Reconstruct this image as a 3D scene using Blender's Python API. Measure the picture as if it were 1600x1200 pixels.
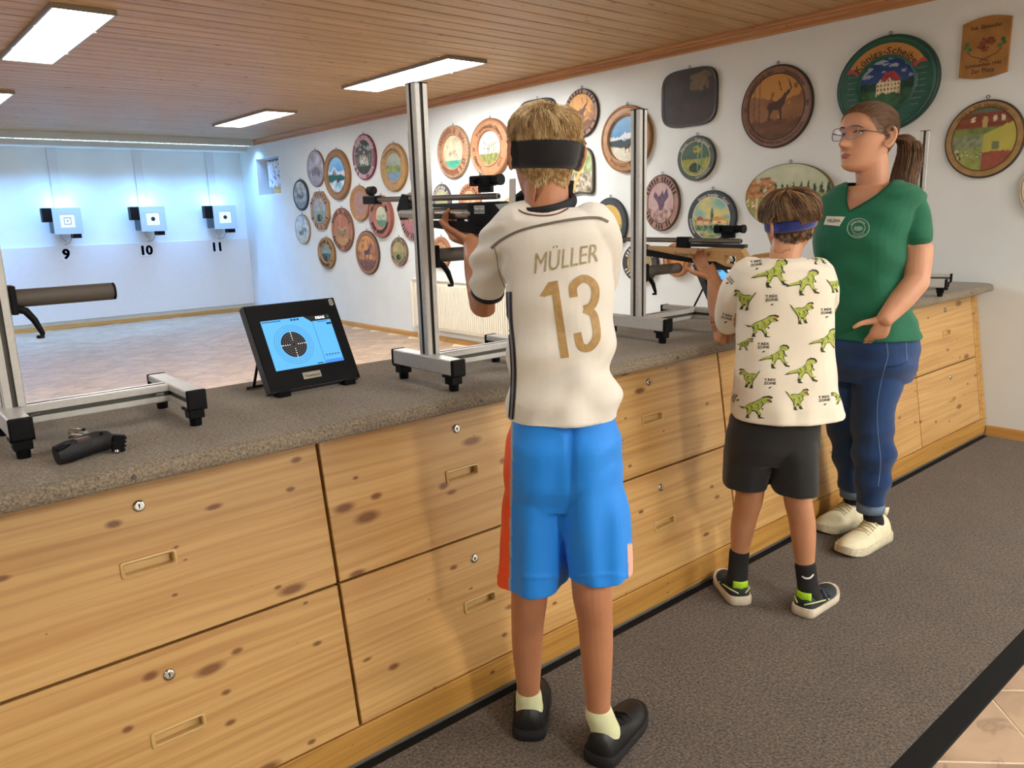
import bpy, bmesh, math, random
import numpy as np
from mathutils import Vector, Matrix, noise
from mathutils.bvhtree import BVHTree

for _o in list(bpy.data.objects): bpy.data.objects.remove(_o, do_unlink=True)
SC = bpy.context.scene
COL = SC.collection
R_ = math.radians

# ------------------------------------------------------------------ camera
FPX, CYAW, CPITCH, CROLL, CAMZ = 1220.33, R_(40.303), R_(12.135), R_(-1.7233), 1.30
CFW = Vector((math.sin(CYAW)*math.cos(CPITCH), math.cos(CYAW)*math.cos(CPITCH), -math.sin(CPITCH)))
_r0 = Vector((math.cos(CYAW), -math.sin(CYAW), 0)); _u0 = _r0.cross(CFW)
CRT = math.cos(CROLL)*_r0 + math.sin(CROLL)*_u0; CUP = -math.sin(CROLL)*_r0 + math.cos(CROLL)*_u0
cam_data = bpy.data.cameras.new('camera'); cam = bpy.data.objects.new('camera', cam_data); COL.objects.link(cam)
cam_data.sensor_width = 36.0; cam_data.lens = FPX*36/1600; cam_data.clip_start = .02; cam_data.clip_end = 60
cam.matrix_world = Matrix(((CRT.x, CUP.x, -CFW.x, 0), (CRT.y, CUP.y, -CFW.y, 0), (CRT.z, CUP.z, -CFW.z, CAMZ), (0, 0, 0, 1)))
SC.camera = cam
HF = Vector((math.sin(CYAW), math.cos(CYAW), 0)); HR = _r0.copy(); UP = Vector((0, 0, 1))
CAMP = Vector((0, 0, CAMZ))
def at(px, py, d):
    """world point that lies d metres ahead of the photographer, seen at photo position px, py"""
    q = CFW + (px-800)/FPX*CRT - (py-600)/FPX*CUP
    return CAMP + q*(d/q.dot(HF))

# ------------------------------------------------------------------ world, exposure, lights of the room
W = bpy.data.worlds.new('world'); SC.world = W; W.use_nodes = True
W.node_tree.nodes['Background'].inputs[0].default_value = (.75, .85, 1, 1)
W.node_tree.nodes['Background'].inputs[1].default_value = .25
SC.view_settings.view_transform = 'Standard'; SC.view_settings.look = 'None'
SC.view_settings.gamma = 1; SC.view_settings.use_curve_mapping = False
SC.view_settings.exposure = 0.24
try:
    SC.cycles.use_denoising = True; SC.cycles.max_bounces = 8; SC.cycles.diffuse_bounces = 5
    SC.cycles.sample_clamp_indirect = 6
except Exception: pass
# ceiling panels: x0,x1,y0,y1, colour, strength
Z_CEIL = 2.46
PANELS = [(1.06, 1.385, 4.87, 6.50, (1, .99, .97), 36), (3.61, 3.98, 4.87, 6.45, (1, .99, .97), 48),
          (3.62, 3.975, 8.07, 9.58, (1, .99, .97), 9), (1.06, 1.385, 8.03, 9.60, (1, .99, .97), 5),
          (1.06, 1.385, 0.2, 1.8, (1, .98, .94), 6), (3.61, 3.98, -1.4, 0.1, (1, .98, .94), 20),  # both panels added out of view to brighten the near area
          (1.06, 1.385, -3.3, -1.7, (1, .98, .94), 68), (3.61, 3.98, -3.3, -1.7, (1, .98, .94), 68),
          (-1.5, -1.175, 4.87, 6.50, (1, .99, .97), 34), (-1.5, -1.175, 0.2, 1.8, (1, .98, .95), 13)]  # last panel added out of view to light the left-facing sides
LOUVRE_W, LOUVRE_COLOR = 150, (.17, .44, 1.0)
TARGET_LAMP_W, TARGET_LAMP_COLOR = 1.3, (.22, .62, 1.0)
SCREEN_STRENGTH = 1.0

# ------------------------------------------------------------------ helpers
def lin(c):
    if isinstance(c, str):
        c = c.lstrip('#'); c = tuple(int(c[i:i+2], 16)/255 for i in (0, 2, 4))
    return tuple((x/12.92 if x <= .04045 else ((x+.055)/1.055)**2.4) for x in c)
def vlerp(a, b, t): return tuple(x+(y-x)*t for x, y in zip(a, b))
WM = {}
def link(o, parent=None, M=None):
    COL.objects.link(o)
    if parent is not None: o.parent = parent
    return o
def tag(o, label=None, cat=None, group=None, kind=None):
    if label: o['label'] = label
    if cat: o['category'] = cat
    if group: o['group'] = group
    if kind: o['kind'] = kind
    return o
def thing(name, label, cat, loc=(0, 0, 0), rz=0, group=None, kind=None):
    o = bpy.data.objects.new(name, None); o.empty_display_size = .05; link(o)
    o.location = loc; o.rotation_euler = (0, 0, rz)
    WM[o.name] = Matrix.Translation(loc) @ Matrix.Rotation(rz, 4, 'Z')
    return tag(o, label, cat, group, kind)
class MB:
    """collects shapes, becomes one mesh object"""
    def __init__(s): s.v = []; s.f = []; s.m = []
    def add(s, v, f, mi=0):
        n = len(s.v); s.v.extend([tuple(p) for p in v]); s.f.extend([tuple(i+n for i in q) for q in f]); s.m.extend([mi]*len(f)); return s
    def box(s, a, b, ch=0, mi=0, M=None):
        (x0, y0, z0), (x1, y1, z1) = a, b
        if ch <= 0:
            v = [(x0,y0,z0),(x1,y0,z0),(x1,y1,z0),(x0,y1,z0),(x0,y0,z1),(x1,y0,z1),(x1,y1,z1),(x0,y1,z1)]
            f = [(0,3,2,1),(4,5,6,7),(0,1,5,4),(1,2,6,5),(2,3,7,6),(3,0,4,7)]
        else:
            bm = bmesh.new(); bmesh.ops.create_cube(bm, size=1)
            for q in bm.verts: q.co = Vector(((x0+x1)/2+q.co.x*(x1-x0), (y0+y1)/2+q.co.y*(y1-y0), (z0+z1)/2+q.co.z*(z1-z0)))
            bmesh.ops.bevel(bm, geom=list(bm.edges), offset=ch, segments=2, profile=.5, affect='EDGES')
            bm.verts.index_update(); v = [q.co.copy() for q in bm.verts]; f = [[q.index for q in g.verts] for g in bm.faces]; bm.free()
        if M is not None: v = [M @ Vector(p) for p in v]
        return s.add(v, f, mi)
    def cyl(s, p0, p1, r0, r1=None, n=20, mi=0, cap=True):
        return s.tube([p0, p1], [r0, r0 if r1 is None else r1], n, mi, cap)
    def tube(s, pts, rad, n=16, mi=0, cap=True, ref=None):
        v, f = tube_vf(pts, rad, n, cap, ref); return s.add(v, f, mi)
    def lathe(s, prof, n=48, c=(0, 0, 0), axis='Y', mi=0, sx=1, sz=1):
        """prof: (radius, height) pairs; spun about axis"""
        v = []; f = []; m = len(prof)
        for i in range(n):
            a = 2*math.pi*i/n; ca, sa = math.cos(a), math.sin(a)
            for r, h in prof:
                if axis == 'Y': v.append((c[0]+r*ca*sx, c[1]+h, c[2]+r*sa*sz))
                elif axis == 'Z': v.append((c[0]+r*ca*sx, c[1]+r*sa*sz, c[2]+h))
                else: v.append((c[0]+h, c[1]+r*ca*sx, c[2]+r*sa*sz))
        for i in range(n):
            j = (i+1) % n
            for k in range(m-1):
                q = (i*m+k, j*m+k, j*m+k+1, i*m+k+1)
                f.append(q if axis != 'Y' else q[::-1])
        return s.add(v, f, mi)
    def prism(s, poly, h0, h1, M=None, mi=0):
        """poly: 2d points (x,z) ccw as seen from -y; extruded from y=h0 (front) to y=h1"""
        n = len(poly); v = [(p[0], h0, p[1]) for p in poly]+[(p[0], h1, p[1]) for p in poly]
        f = [tuple(range(n)), tuple(range(2*n-1, n-1, -1))]+[(i, n+i, n+(i+1) % n, (i+1) % n) for i in range(n)]
        if M is not None: v = [M @ Vector(p) for p in v]
        return s.add(v, f, mi)
    def xf(s, M):
        s.v = [tuple(M @ Vector(p)) for p in s.v]; return s
    def build(s, name, mat, parent=None, smooth=False, local=False, label=None, cat=None, group=None, kind=None, tri=False, auto=None):
        me = bpy.data.meshes.new(name); V = s.v
        return finish(name, me, V, s.f, s.m, mat, parent, smooth, local, label, cat, group, kind, auto)
def finish(name, me, V, F, MI, mat, parent, smooth, local, label, cat, group, kind, auto=None):
    o = bpy.data.objects.new(name, me); link(o, parent)
    if parent is not None:
        Mp = WM.get(parent.name, Matrix.Identity(4)); WM[o.name] = Mp
        if not local:
            Mi = Mp.inverted(); V = [Mi @ Vector(p) for p in V]
    elif not local:
        A = np.array(V, dtype=float); lo = A.min(0); hi = A.max(0); b = Vector(((lo[0]+hi[0])/2, (lo[1]+hi[1])/2, lo[2]))
        o.location = b; WM[o.name] = Matrix.Translation(b); V = [Vector(p)-b for p in V]
    me.from_pydata([tuple(p) for p in V], [], F)
    for m in (mat if isinstance(mat, (list, tuple)) else [mat]): me.materials.append(m)
    if MI is not None and any(MI): me.polygons.foreach_set('material_index', MI)
    if smooth:
        me.polygons.foreach_set('use_smooth', [True]*len(me.polygons))
        if auto: me.set_sharp_from_angle(angle=R_(auto))
    me.update()
    return tag(o, label, cat, group, kind)
def frame_of(t, ref):
    t = t.normalized(); a = ref-t*ref.dot(t)
    if a.length < 1e-4: a = Vector((1, 0, 0))-t*t.x
    if a.length < 1e-4: a = Vector((0, 1, 0))-t*t.y
    a.normalize(); return a, t.cross(a)
def tube_vf(pts, rad, n=16, cap=True, ref=None):
    """loft of (elliptic) rings along pts; radius may be r or (ra, rb) with ra along ref"""
    P = [Vector(p) for p in pts]; ref = Vector(ref) if ref is not None else Vector((0, 0, 1)); v = []; f = []; m = len(P)
    a_prev = None
    for i, p in enumerate(P):
        t = (P[min(i+1, m-1)]-P[max(i-1, 0)])
        if a_prev is None: a, b = frame_of(t, ref)
        else: a, b = frame_of(t, a_prev)
        a_prev = a; r = rad[i]; ra, rb = r if isinstance(r, (tuple, list)) else (r, r)
        for k in range(n):
            g = 2*math.pi*k/n; v.append(p+a*(ra*math.cos(g))+b*(rb*math.sin(g)))
    for i in range(m-1):
        for k in range(n):
            l = (k+1) % n; f.append((i*n+k, i*n+l, (i+1)*n+l, (i+1)*n+k))
    if cap: f.append(tuple(range(n-1, -1, -1))); f.append(tuple(range((m-1)*n, m*n)))
    return v, f
def copy_tree(o, parent=None, loc=None, rz=None, label=None):
    c = o.copy(); COL.objects.link(c); c.parent = parent
    if loc is not None: c.location = loc
    if rz is not None: c.rotation_euler = (0, 0, rz)
    if parent is None: WM[c.name] = Matrix.Translation(c.location) @ Matrix.Rotation(c.rotation_euler.z, 4, 'Z')
    if label: c['label'] = label
    for ch in list(o.children): copy_tree(ch, c)
    return c
def text_vf(s, size=.1, align='CENTER', res=3, bold=0.0, shear=0):
    if 'M' in s or 'm' in s: bold = 0
    cu = bpy.data.curves.new('t', 'FONT'); cu.body = s; cu.size = size; cu.align_x = align; cu.align_y = 'CENTER'; cu.resolution_u = res
    cu.offset = bold; cu.shear = shear
    o = bpy.data.objects.new('t', cu); COL.objects.link(o)
    dg = bpy.context.evaluated_depsgraph_get(); me = bpy.data.meshes.new_from_object(o.evaluated_get(dg))
    v = [(p.co.x, p.co.y) for p in me.vertices]; f = [tuple(q.vertices) for q in me.polygons]
    bpy.data.objects.remove(o); bpy.data.curves.remove(cu); bpy.data.meshes.remove(me)
    return v, f
_GL = {}
def glyph(ch, bold=0.0):
    if (ch, bold) not in _GL:
        v, f = text_vf(ch, 1.0, 'LEFT', 2, bold); w = (max([p[0] for p in v]) if v else .25)+.06; _GL[(ch, bold)] = (v, f, w)
    return _GL[(ch, bold)]
def arc_text(mb, s, R, size, a_mid, y, sx=1, sz=1, inward=False, bold=.008, stretch=1.0):
    """letters along a circle (angles in degrees, 90 = top), lying in the local xz plane facing -y"""
    ws = [glyph(c, bold)[2]*size*stretch for c in s]; tot = sum(ws); run = -tot/2
    for c, w in zip(s, ws):
        v, f, _ = glyph(c, bold); mid = run+w/2; run += w
        ang = R_(a_mid)-mid/R if not inward else R_(a_mid)+mid/R
        if inward: ex = Vector((-math.sin(ang), math.cos(ang))); ey = Vector((-math.cos(ang), -math.sin(ang)))
        else: ex = Vector((math.sin(ang), -math.cos(ang))); ey = Vector((math.cos(ang), math.sin(ang)))
        c0 = Vector((math.cos(ang), math.sin(ang)))*R
        out = []
        for p in v:
            q = c0+ex*((p[0]*stretch)*size-w/2)+ey*(p[1]*size); out.append((q.x*sx, y, q.y*sz))
        mb.add(out, f)
# ------------------------------------------------------------------ materials
MATS = {}
def nodes_of(name):
    m = bpy.data.materials.new(name); m.use_nodes = True; nt = m.node_tree; b = nt.nodes['Principled BSDF']; MATS[name] = m
    return m, nt, b
def plain(name, col, rough=.5, metal=0, spec=.5, noise_amt=0, noise_scale=40, bump=0, bump_scale=200, sheen=0, coat=0, sss=0):
    if name in MATS: return MATS[name]
    m, nt, b = nodes_of(name); c = lin(col); b.inputs['Roughness'].default_value = rough; b.inputs['Metallic'].default_value = metal
    b.inputs['Specular IOR Level'].default_value = spec; b.inputs['Sheen Weight'].default_value = sheen; b.inputs['Coat Weight'].default_value = coat
    if sss:
        b.inputs['Subsurface Weight'].default_value = sss; b.inputs['Subsurface Radius'].default_value = (.012, .005, .003); b.inputs['Subsurface Scale'].default_value = 1
    tc = nt.nodes.new('ShaderNodeTexCoord')
    n1 = nt.nodes.new('ShaderNodeTexNoise'); n1.inputs['Scale'].default_value = noise_scale; n1.inputs['Detail'].default_value = 4
    nt.links.new(tc.outputs['Object'], n1.inputs['Vector'])
    r = nt.nodes.new('ShaderNodeValToRGB'); k = max(noise_amt, .02)
    r.color_ramp.elements[0].position = .3; r.color_ramp.elements[1].position = .7
    r.color_ramp.elements[0].color = (*[x*(1-k) for x in c], 1); r.color_ramp.elements[1].color = (*[min(1, x*(1+k)) for x in c], 1)
    nt.links.new(n1.outputs['Fac'], r.inputs['Fac']); nt.links.new(r.outputs['Color'], b.inputs['Base Color'])
    if bump:
        n2 = nt.nodes.new('ShaderNodeTexNoise'); n2.inputs['Scale'].default_value = bump_scale; n2.inputs['Detail'].default_value = 3
        nt.links.new(tc.outputs['Object'], n2.inputs['Vector'])
        bp = nt.nodes.new('ShaderNodeBump'); bp.inputs['Strength'].default_value = bump; bp.inputs['Distance'].default_value = .002
        nt.links.new(n2.outputs['Fac'], bp.inputs['Height']); nt.links.new(bp.outputs['Normal'], b.inputs['Normal'])
    return m
def emit(name, col, strength):
    m, nt, b = nodes_of(name); b.inputs['Base Color'].default_value = (*col, 1)
    b.inputs['Emission Color'].default_value = (*col, 1); b.inputs['Emission Strength'].default_value = strength; return m
def vcol(name, rough=.6, spec=.4, sheen=0, bump=0, bump_scale=300):
    """painted picture: colour comes from the mesh's own paint layer"""
    if name in MATS: return MATS[name]
    m, nt, b = nodes_of(name); a = nt.nodes.new('ShaderNodeVertexColor'); a.layer_name = 'Col'
    nt.links.new(a.outputs['Color'], b.inputs['Base Color']); b.inputs['Roughness'].default_value = rough; b.inputs['Specular IOR Level'].default_value = spec
    b.inputs['Sheen Weight'].default_value = sheen
    if bump:
        tc = nt.nodes.new('ShaderNodeTexCoord'); n2 = nt.nodes.new('ShaderNodeTexNoise'); n2.inputs['Scale'].default_value = bump_scale
        nt.links.new(tc.outputs['Object'], n2.inputs['Vector']); bp = nt.nodes.new('ShaderNodeBump'); bp.inputs['Strength'].default_value = bump; bp.inputs['Distance'].default_value = .002
        nt.links.new(n2.outputs['Fac'], bp.inputs['Height']); nt.links.new(bp.outputs['Normal'], b.inputs['Normal'])
    return m
def pine(name, light, dark, knot, axis='X', up='Z', rough=.42, knots=1.0, kscale=(2.6, 7.0), gscale=1.0, coat=.15):
    m, nt, b = nodes_of(name); N = nt.nodes.new; L = nt.links.new
    geo = N('ShaderNodeNewGeometry'); sep = N('ShaderNodeSeparateXYZ'); L(geo.outputs['Position'], sep.inputs[0])
    oi = N('ShaderNodeObjectInfo'); mul = N('ShaderNodeMath'); mul.operation = 'MULTIPLY'; mul.inputs[1].default_value = 37.0; L(oi.outputs['Random'], mul.inputs[0])
    add = N('ShaderNodeMath'); add.operation = 'ADD'; L(sep.outputs[axis], add.inputs[0]); L(mul.outputs[0], add.inputs[1])
    cmb = N('ShaderNodeCombineXYZ'); L(add.outputs[0], cmb.inputs[0]); L(sep.outputs[up], cmb.inputs[1]); L(mul.outputs[0], cmb.inputs[2])
    def mapped(sx, sy):
        mp = N('ShaderNodeMapping'); mp.inputs['Scale'].default_value = (sx, sy, 1); L(cmb.outputs[0], mp.inputs['Vector']); return mp
    # slow warp of the grain
    w = N('ShaderNodeTexNoise'); w.inputs['Scale'].default_value = 1; w.inputs['Detail'].default_value = 2; L(mapped(1.1, 4).outputs[0], w.inputs['Vector'])
    wv = N('ShaderNodeVectorMath'); wv.operation = 'SCALE'; wv.inputs['Scale'].default_value = .055
    L(w.outputs['Color'], wv.inputs[0]); av = N('ShaderNodeVectorMath'); av.operation = 'ADD'; L(cmb.outputs[0], av.inputs[0]); L(wv.outputs[0], av.inputs[1])
    mp = N('ShaderNodeMapping'); mp.inputs['Scale'].default_value = (1.5*gscale, 70*gscale, 1); L(av.outputs[0], mp.inputs['Vector'])
    g = N('ShaderNodeTexNoise'); g.inputs['Scale'].default_value = 1; g.inputs['Detail'].default_value = 5; g.inputs['Roughness'].default_value = .55; L(mp.outputs[0], g.inputs['Vector'])
    r = N('ShaderNodeValToRGB'); e = r.color_ramp.elements; e[0].position = .32; e[0].color = (*lin(dark), 1); e[1].position = .60; e[1].color = (*lin(light), 1); L(g.outputs['Fac'], r.inputs['Fac'])
    t = N('ShaderNodeTexNoise'); t.inputs['Scale'].default_value = 1; t.inputs['Detail'].default_value = 2; L(mapped(.8, 9).outputs[0], t.inputs['Vector'])
    mx = N('ShaderNodeMix'); mx.data_type = 'RGBA'; mx.blend_type = 'MULTIPLY'; mx.inputs[0].default_value = .55
    tr = N('ShaderNodeValToRGB'); tr.color_ramp.elements[0].position = .3; tr.color_ramp.elements[0].color = (.76, .69, .58, 1); tr.color_ramp.elements[1].position = .62; tr.color_ramp.elements[1].color = (1, 1, 1, 1)
    L(t.outputs['Fac'], tr.inputs['Fac']); L(r.outputs['Color'], mx.inputs[6]); L(tr.outputs['Color'], mx.inputs[7])
    col = mx.outputs[2]
    for (kx, ky, rad, seed) in ((kscale[0], kscale[1], .105*knots, 0), (kscale[0]*1.9, kscale[1]*1.35, .085*knots, 5.3)):
        m2 = N('ShaderNodeMapping'); m2.inputs['Scale'].default_value = (kx, ky, 1); m2.inputs['Location'].default_value = (seed, seed*1.7, 0)
        m2.inputs['Rotation'].default_value = (0, 0, .12 if seed else -.1)
        L(av.outputs[0], m2.inputs['Vector']); vo = N('ShaderNodeTexVoronoi'); vo.voronoi_dimensions = '2D'; vo.inputs['Scale'].default_value = 1; L(m2.outputs[0], vo.inputs['Vector'])
        sc = N('ShaderNodeSeparateColor'); L(vo.outputs['Color'], sc.inputs[0])
        th = N('ShaderNodeMapRange'); th.inputs[1].default_value = .35; th.inputs[2].default_value = 1; th.inputs[3].default_value = .004; th.inputs[4].default_value = rad; L(sc.outputs[0], th.inputs[0])
        dv = N('ShaderNodeMath'); dv.operation = 'DIVIDE'; L(vo.outputs['Distance'], dv.inputs[0]); L(th.outputs[0], dv.inputs[1])
        kr = N('ShaderNodeMapRange'); kr.inputs[1].default_value = .55; kr.inputs[2].default_value = 1.25; kr.inputs[3].default_value = .92; kr.inputs[4].default_value = 0; L(dv.outputs[0], kr.inputs[0])
        m3 = N('ShaderNodeMix'); m3.data_type = 'RGBA'; L(kr.outputs[0], m3.inputs[0]); L(col, m3.inputs[6]); m3.inputs[7].default_value = (*lin(knot), 1); col = m3.outputs[2]
    L(col, b.inputs['Base Color']); b.inputs['Roughness'].default_value = rough; b.inputs['Coat Weight'].default_value = coat; b.inputs['Coat Roughness'].default_value = .3
    bp = N('ShaderNodeBump'); bp.inputs['Strength'].default_value = .12; bp.inputs['Distance'].default_value = .001; L(g.outputs['Fac'], bp.inputs['Height']); L(bp.outputs['Normal'], b.inputs['Normal'])
    return m
def felt(name, a, b_, scale=260, bump=.8, dist=.004, blotch=.12):
    m, nt, b = nodes_of(name); N = nt.nodes.new; L = nt.links.new
    geo = N('ShaderNodeNewGeometry'); n = N('ShaderNodeTexNoise'); n.inputs['Scale'].default_value = scale; n.inputs['Detail'].default_value = 3; n.inputs['Roughness'].default_value = .7
    L(geo.outputs['Position'], n.inputs['Vector']); r = N('ShaderNodeValToRGB'); r.color_ramp.elements[0].position = .3; r.color_ramp.elements[1].position = .72
    r.color_ramp.elements[0].color = (*lin(a), 1); r.color_ramp.elements[1].color = (*lin(b_), 1); L(n.outputs['Fac'], r.inputs['Fac'])
    n2 = N('ShaderNodeTexNoise'); n2.inputs['Scale'].default_value = 5; n2.inputs['Detail'].default_value = 4; L(geo.outputs['Position'], n2.inputs['Vector'])
    mr = N('ShaderNodeMapRange'); mr.inputs[1].default_value = .3; mr.inputs[2].default_value = .7; mr.inputs[3].default_value = 1-blotch; mr.inputs[4].default_value = 1+blotch*.5; L(n2.outputs['Fac'], mr.inputs[0])
    vm = N('ShaderNodeVectorMath'); vm.operation = 'SCALE'; L(r.outputs['Color'], vm.inputs[0]); L(mr.outputs[0], vm.inputs['Scale']); L(vm.outputs[0], b.inputs['Base Color'])
    b.inputs['Roughness'].default_value = .95; b.inputs['Specular IOR Level'].default_value = .1; b.inputs['Sheen Weight'].default_value = .15
    bp = N('ShaderNodeBump'); bp.inputs['Strength'].default_value = bump; bp.inputs['Distance'].default_value = dist; L(n.outputs['Fac'], bp.inputs['Height']); L(bp.outputs['Normal'], b.inputs['Normal'])
    return m
def marble(name, c1, c2, vein, rough=.35):
    m, nt, b = nodes_of(name); N = nt.nodes.new; L = nt.links.new
    geo = N('ShaderNodeNewGeometry'); oi = N('ShaderNodeObjectInfo'); sc = N('ShaderNodeVectorMath'); sc.operation = 'SCALE'; sc.inputs[0].default_value = (13, 7, 3); L(oi.outputs['Random'], sc.inputs['Scale'])
    ad = N('ShaderNodeVectorMath'); L(geo.outputs['Position'], ad.inputs[0]); L(sc.outputs[0], ad.inputs[1])
    n = N('ShaderNodeTexNoise'); n.inputs['Scale'].default_value = 5; n.inputs['Detail'].default_value = 6; n.inputs['Distortion'].default_value = .6; L(ad.outputs[0], n.inputs['Vector'])
    r = N('ShaderNodeValToRGB'); e = r.color_ramp.elements; e[0].position = .33; e[0].color = (*lin(c1), 1); e[1].position = .66; e[1].color = (*lin(c2), 1); L(n.outputs['Fac'], r.inputs['Fac'])
    v = N('ShaderNodeTexNoise'); v.inputs['Scale'].default_value = 3.2; v.inputs['Detail'].default_value = 5; v.inputs['Distortion'].default_value = 1.5; L(ad.outputs[0], v.inputs['Vector'])
    s1 = N('ShaderNodeMath'); s1.operation = 'SUBTRACT'; s1.inputs[1].default_value = .5; L(v.outputs['Fac'], s1.inputs[0]); ab = N('ShaderNodeMath'); ab.operation = 'ABSOLUTE'; L(s1.outputs[0], ab.inputs[0])
    mr = N('ShaderNodeMapRange'); mr.inputs[1].default_value = 0; mr.inputs[2].default_value = .022; mr.inputs[3].default_value = .55; mr.inputs[4].default_value = 0; L(ab.outputs[0], mr.inputs[0])
    mx = N('ShaderNodeMix'); mx.data_type = 'RGBA'; L(mr.outputs[0], mx.inputs[0]); L(r.outputs['Color'], mx.inputs[6]); mx.inputs[7].default_value = (*lin(vein), 1)
    L(mx.outputs[2], b.inputs['Base Color']); b.inputs['Roughness'].default_value = rough
    return m
M_wall = plain('white_plaster', '#dfe5e4', .9, noise_amt=.03, noise_scale=3, bump=.25, bump_scale=90, spec=.2)
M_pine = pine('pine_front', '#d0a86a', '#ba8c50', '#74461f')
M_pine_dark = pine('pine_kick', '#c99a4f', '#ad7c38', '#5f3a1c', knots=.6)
M_ceil = pine('pine_ceiling', '#bd9a6c', '#a08056', '#5f4028', axis='X', up='Y', knots=.75, kscale=(2.2, 8), rough=.5, coat=.05)
M_ceil_trim = pine('pine_trim', '#c08c58', '#a8764a', '#6b4428', axis='Y', up='Z', knots=.5, rough=.5)
M_base = pine('pine_baseboard', '#c99a55', '#b07f3e', '#7a5228', axis='Y', up='Z', knots=.4)
M_base2 = pine('pine_baseboard_far', '#c99a55', '#b07f3e', '#7a5228', axis='X', up='Z', knots=.4)
M_felt = felt('counter_felt', '#585044', '#a19480', 190, .4, .003, .12)
M_carpet = felt('runner_carpet', '#2f2823', '#83776a', 130, 1.0, .006, .10)
M_rubber = plain('black_rubber', '#0f1010', .75, spec=.2, bump=.2, bump_scale=400)
M_tile = marble('beige_tile', '#9c846d', '#bfa488', '#7d6755')
M_grout = plain('cream_grout', '#e6d8bd', .9, noise_amt=.06)
M_white = plain('white_paint', '#e8e6e2', .45)
M_gap = plain('dark_gap', '#1d130c', .9)
M_alu = plain('brushed_aluminium', '#c6c6c2', .42, .2, noise_amt=.05, noise_scale=90)
M_slot = plain('slot_shadow_grey', '#55554f', .6, .2)
M_black = plain('black_plastic', '#08090c', .5, spec=.18, bump=.15, bump_scale=500)
M_blackmetal = plain('black_anodised', '#15161a', .32, .3)
M_steel = plain('polished_steel', '#c4c2bd', .18, 1)
M_gold = plain('matte_gold_pull', '#b08a4c', .35, .6)
# ================================================================== setting
XR, YF, XL, YB = 4.83, 11.82, -3.2, -4.2
ang45 = math.sqrt(.5)
floor = MB().box((XL, YB, -.12), (XR+.4, YF+.3, -.0015)).build('floor', M_grout, kind='structure')
# diagonal floor tiles, 30 cm
tm = bpy.data.meshes.new('tile'); _t = .1462; _c = .0015
_v = []; _f = []
for k in range(4):
    a = math.pi/2*k; _v.append((math.cos(a)*_t*math.sqrt(2), math.sin(a)*_t*math.sqrt(2), -.004))
for k in range(4):
    a = math.pi/2*k; _v.append((math.cos(a)*_t*math.sqrt(2), math.sin(a)*_t*math.sqrt(2), -.0015))
for k in range(4):
    a = math.pi/2*k; _v.append((math.cos(a)*(_t-_c)*math.sqrt(2), math.sin(a)*(_t-_c)*math.sqrt(2), 0))
_f = [(8, 9, 10, 11)]
for k in range(4):
    l = (k+1) % 4; _f += [(k, l, 4+l, 4+k), (4+k, 4+l, 8+l, 8+k)]
tm.from_pydata(_v, [], _f); tm.materials.append(M_tile)
cells = []
P0 = Vector((2.19, .632)); e1 = Vector((ang45, -ang45))*.2955; e2 = Vector((ang45, ang45))*.2955
def in_view(x, y, z=0, mg=30):
    d = Vector((x, y, z))-CAMP; dz = d.dot(CFW)
    if dz < .1: return None
    px = 800+FPX*d.dot(CRT)/dz; py = 600-FPX*d.dot(CUP)/dz
    return (px, py, dz) if -mg < px < 1600+mg and -mg < py < 1200+mg else None
for i in range(-45, 45):
    for j in range(-45, 45):
        p = P0+e1*(i+.5)+e2*(j+.5)
        if not (XL < p.x < XR-.02 and YB < p.y < YF-.02): continue
        if .70 < p.y < 2.0: continue
        q = in_view(p.x, p.y); vis = 0
        if q:
            far_ok = p.y > 3.3 and q[1] < 640-.11*q[0]+25 and q[0] < 800
            near_ok = p.y < .8 and q[0] > 1350
            vis = 1 if (far_ok or near_ok) else 0
        cells.append((-vis, q[2] if q else 99, p))
cells.sort(key=lambda c: (c[0], c[1]))
rest = MB()
for n, (nv, dz, p) in enumerate(cells):
    if nv and n < 296:
        o = bpy.data.objects.new('tile', tm); COL.objects.link(o); o.parent = floor
        o.location = (p.x-floor.location.x, p.y-floor.location.y, 0-floor.location.z)
    else: rest.add([(a[0]+p.x, a[1]+p.y, a[2]) for a in _v], _f)
rest.build('tile_field', M_tile, floor, kind='stuff')

# walls; the right wall has the window niche cut through it
WN = (10.50, 11.25, 1.69, 2.20)   # niche y0 y1 z0 z1
w = MB(); T = .42
w.box((XR, YB, -.12), (XR+T, WN[0], 2.62)).box((XR, WN[1], -.12), (XR+T, YF+.3, 2.62)).box((XR, WN[0], -.12), (XR+T, WN[1], WN[2])).box((XR, WN[0], WN[3]), (XR+T, WN[1], 2.62))
wall_right = w.build('wall_right', M_wall, kind='structure')
w = MB().box((XL-.2, YF, -.12), (XR, YF+.3, 2.62)); wall_far = w.build('wall_far', M_wall, kind='structure')
MB().box((XL, YF-.035, .10), (XR-.001, YF+.001, 1.09), .006).build('wall_panel', plain('white_lower_panel', '#dedcd8', .8, noise_amt=.02), wall_far)
MB().box((XL-.2, YB-.2, -.12), (XL, YF, 2.62)).build('wall_left', M_wall, kind='structure')
MB().box((XL, YB-.2, -.12), (XR+.4, YB, 2.62)).build('wall_back', M_wall, kind='structure')
# beam along the top of the target wall
MB().box((XL, YF-.28, 2.335), (XR-.0015, YF-.0005, 2.46), .004).build('trim_2', M_wall, kind='structure')
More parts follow.
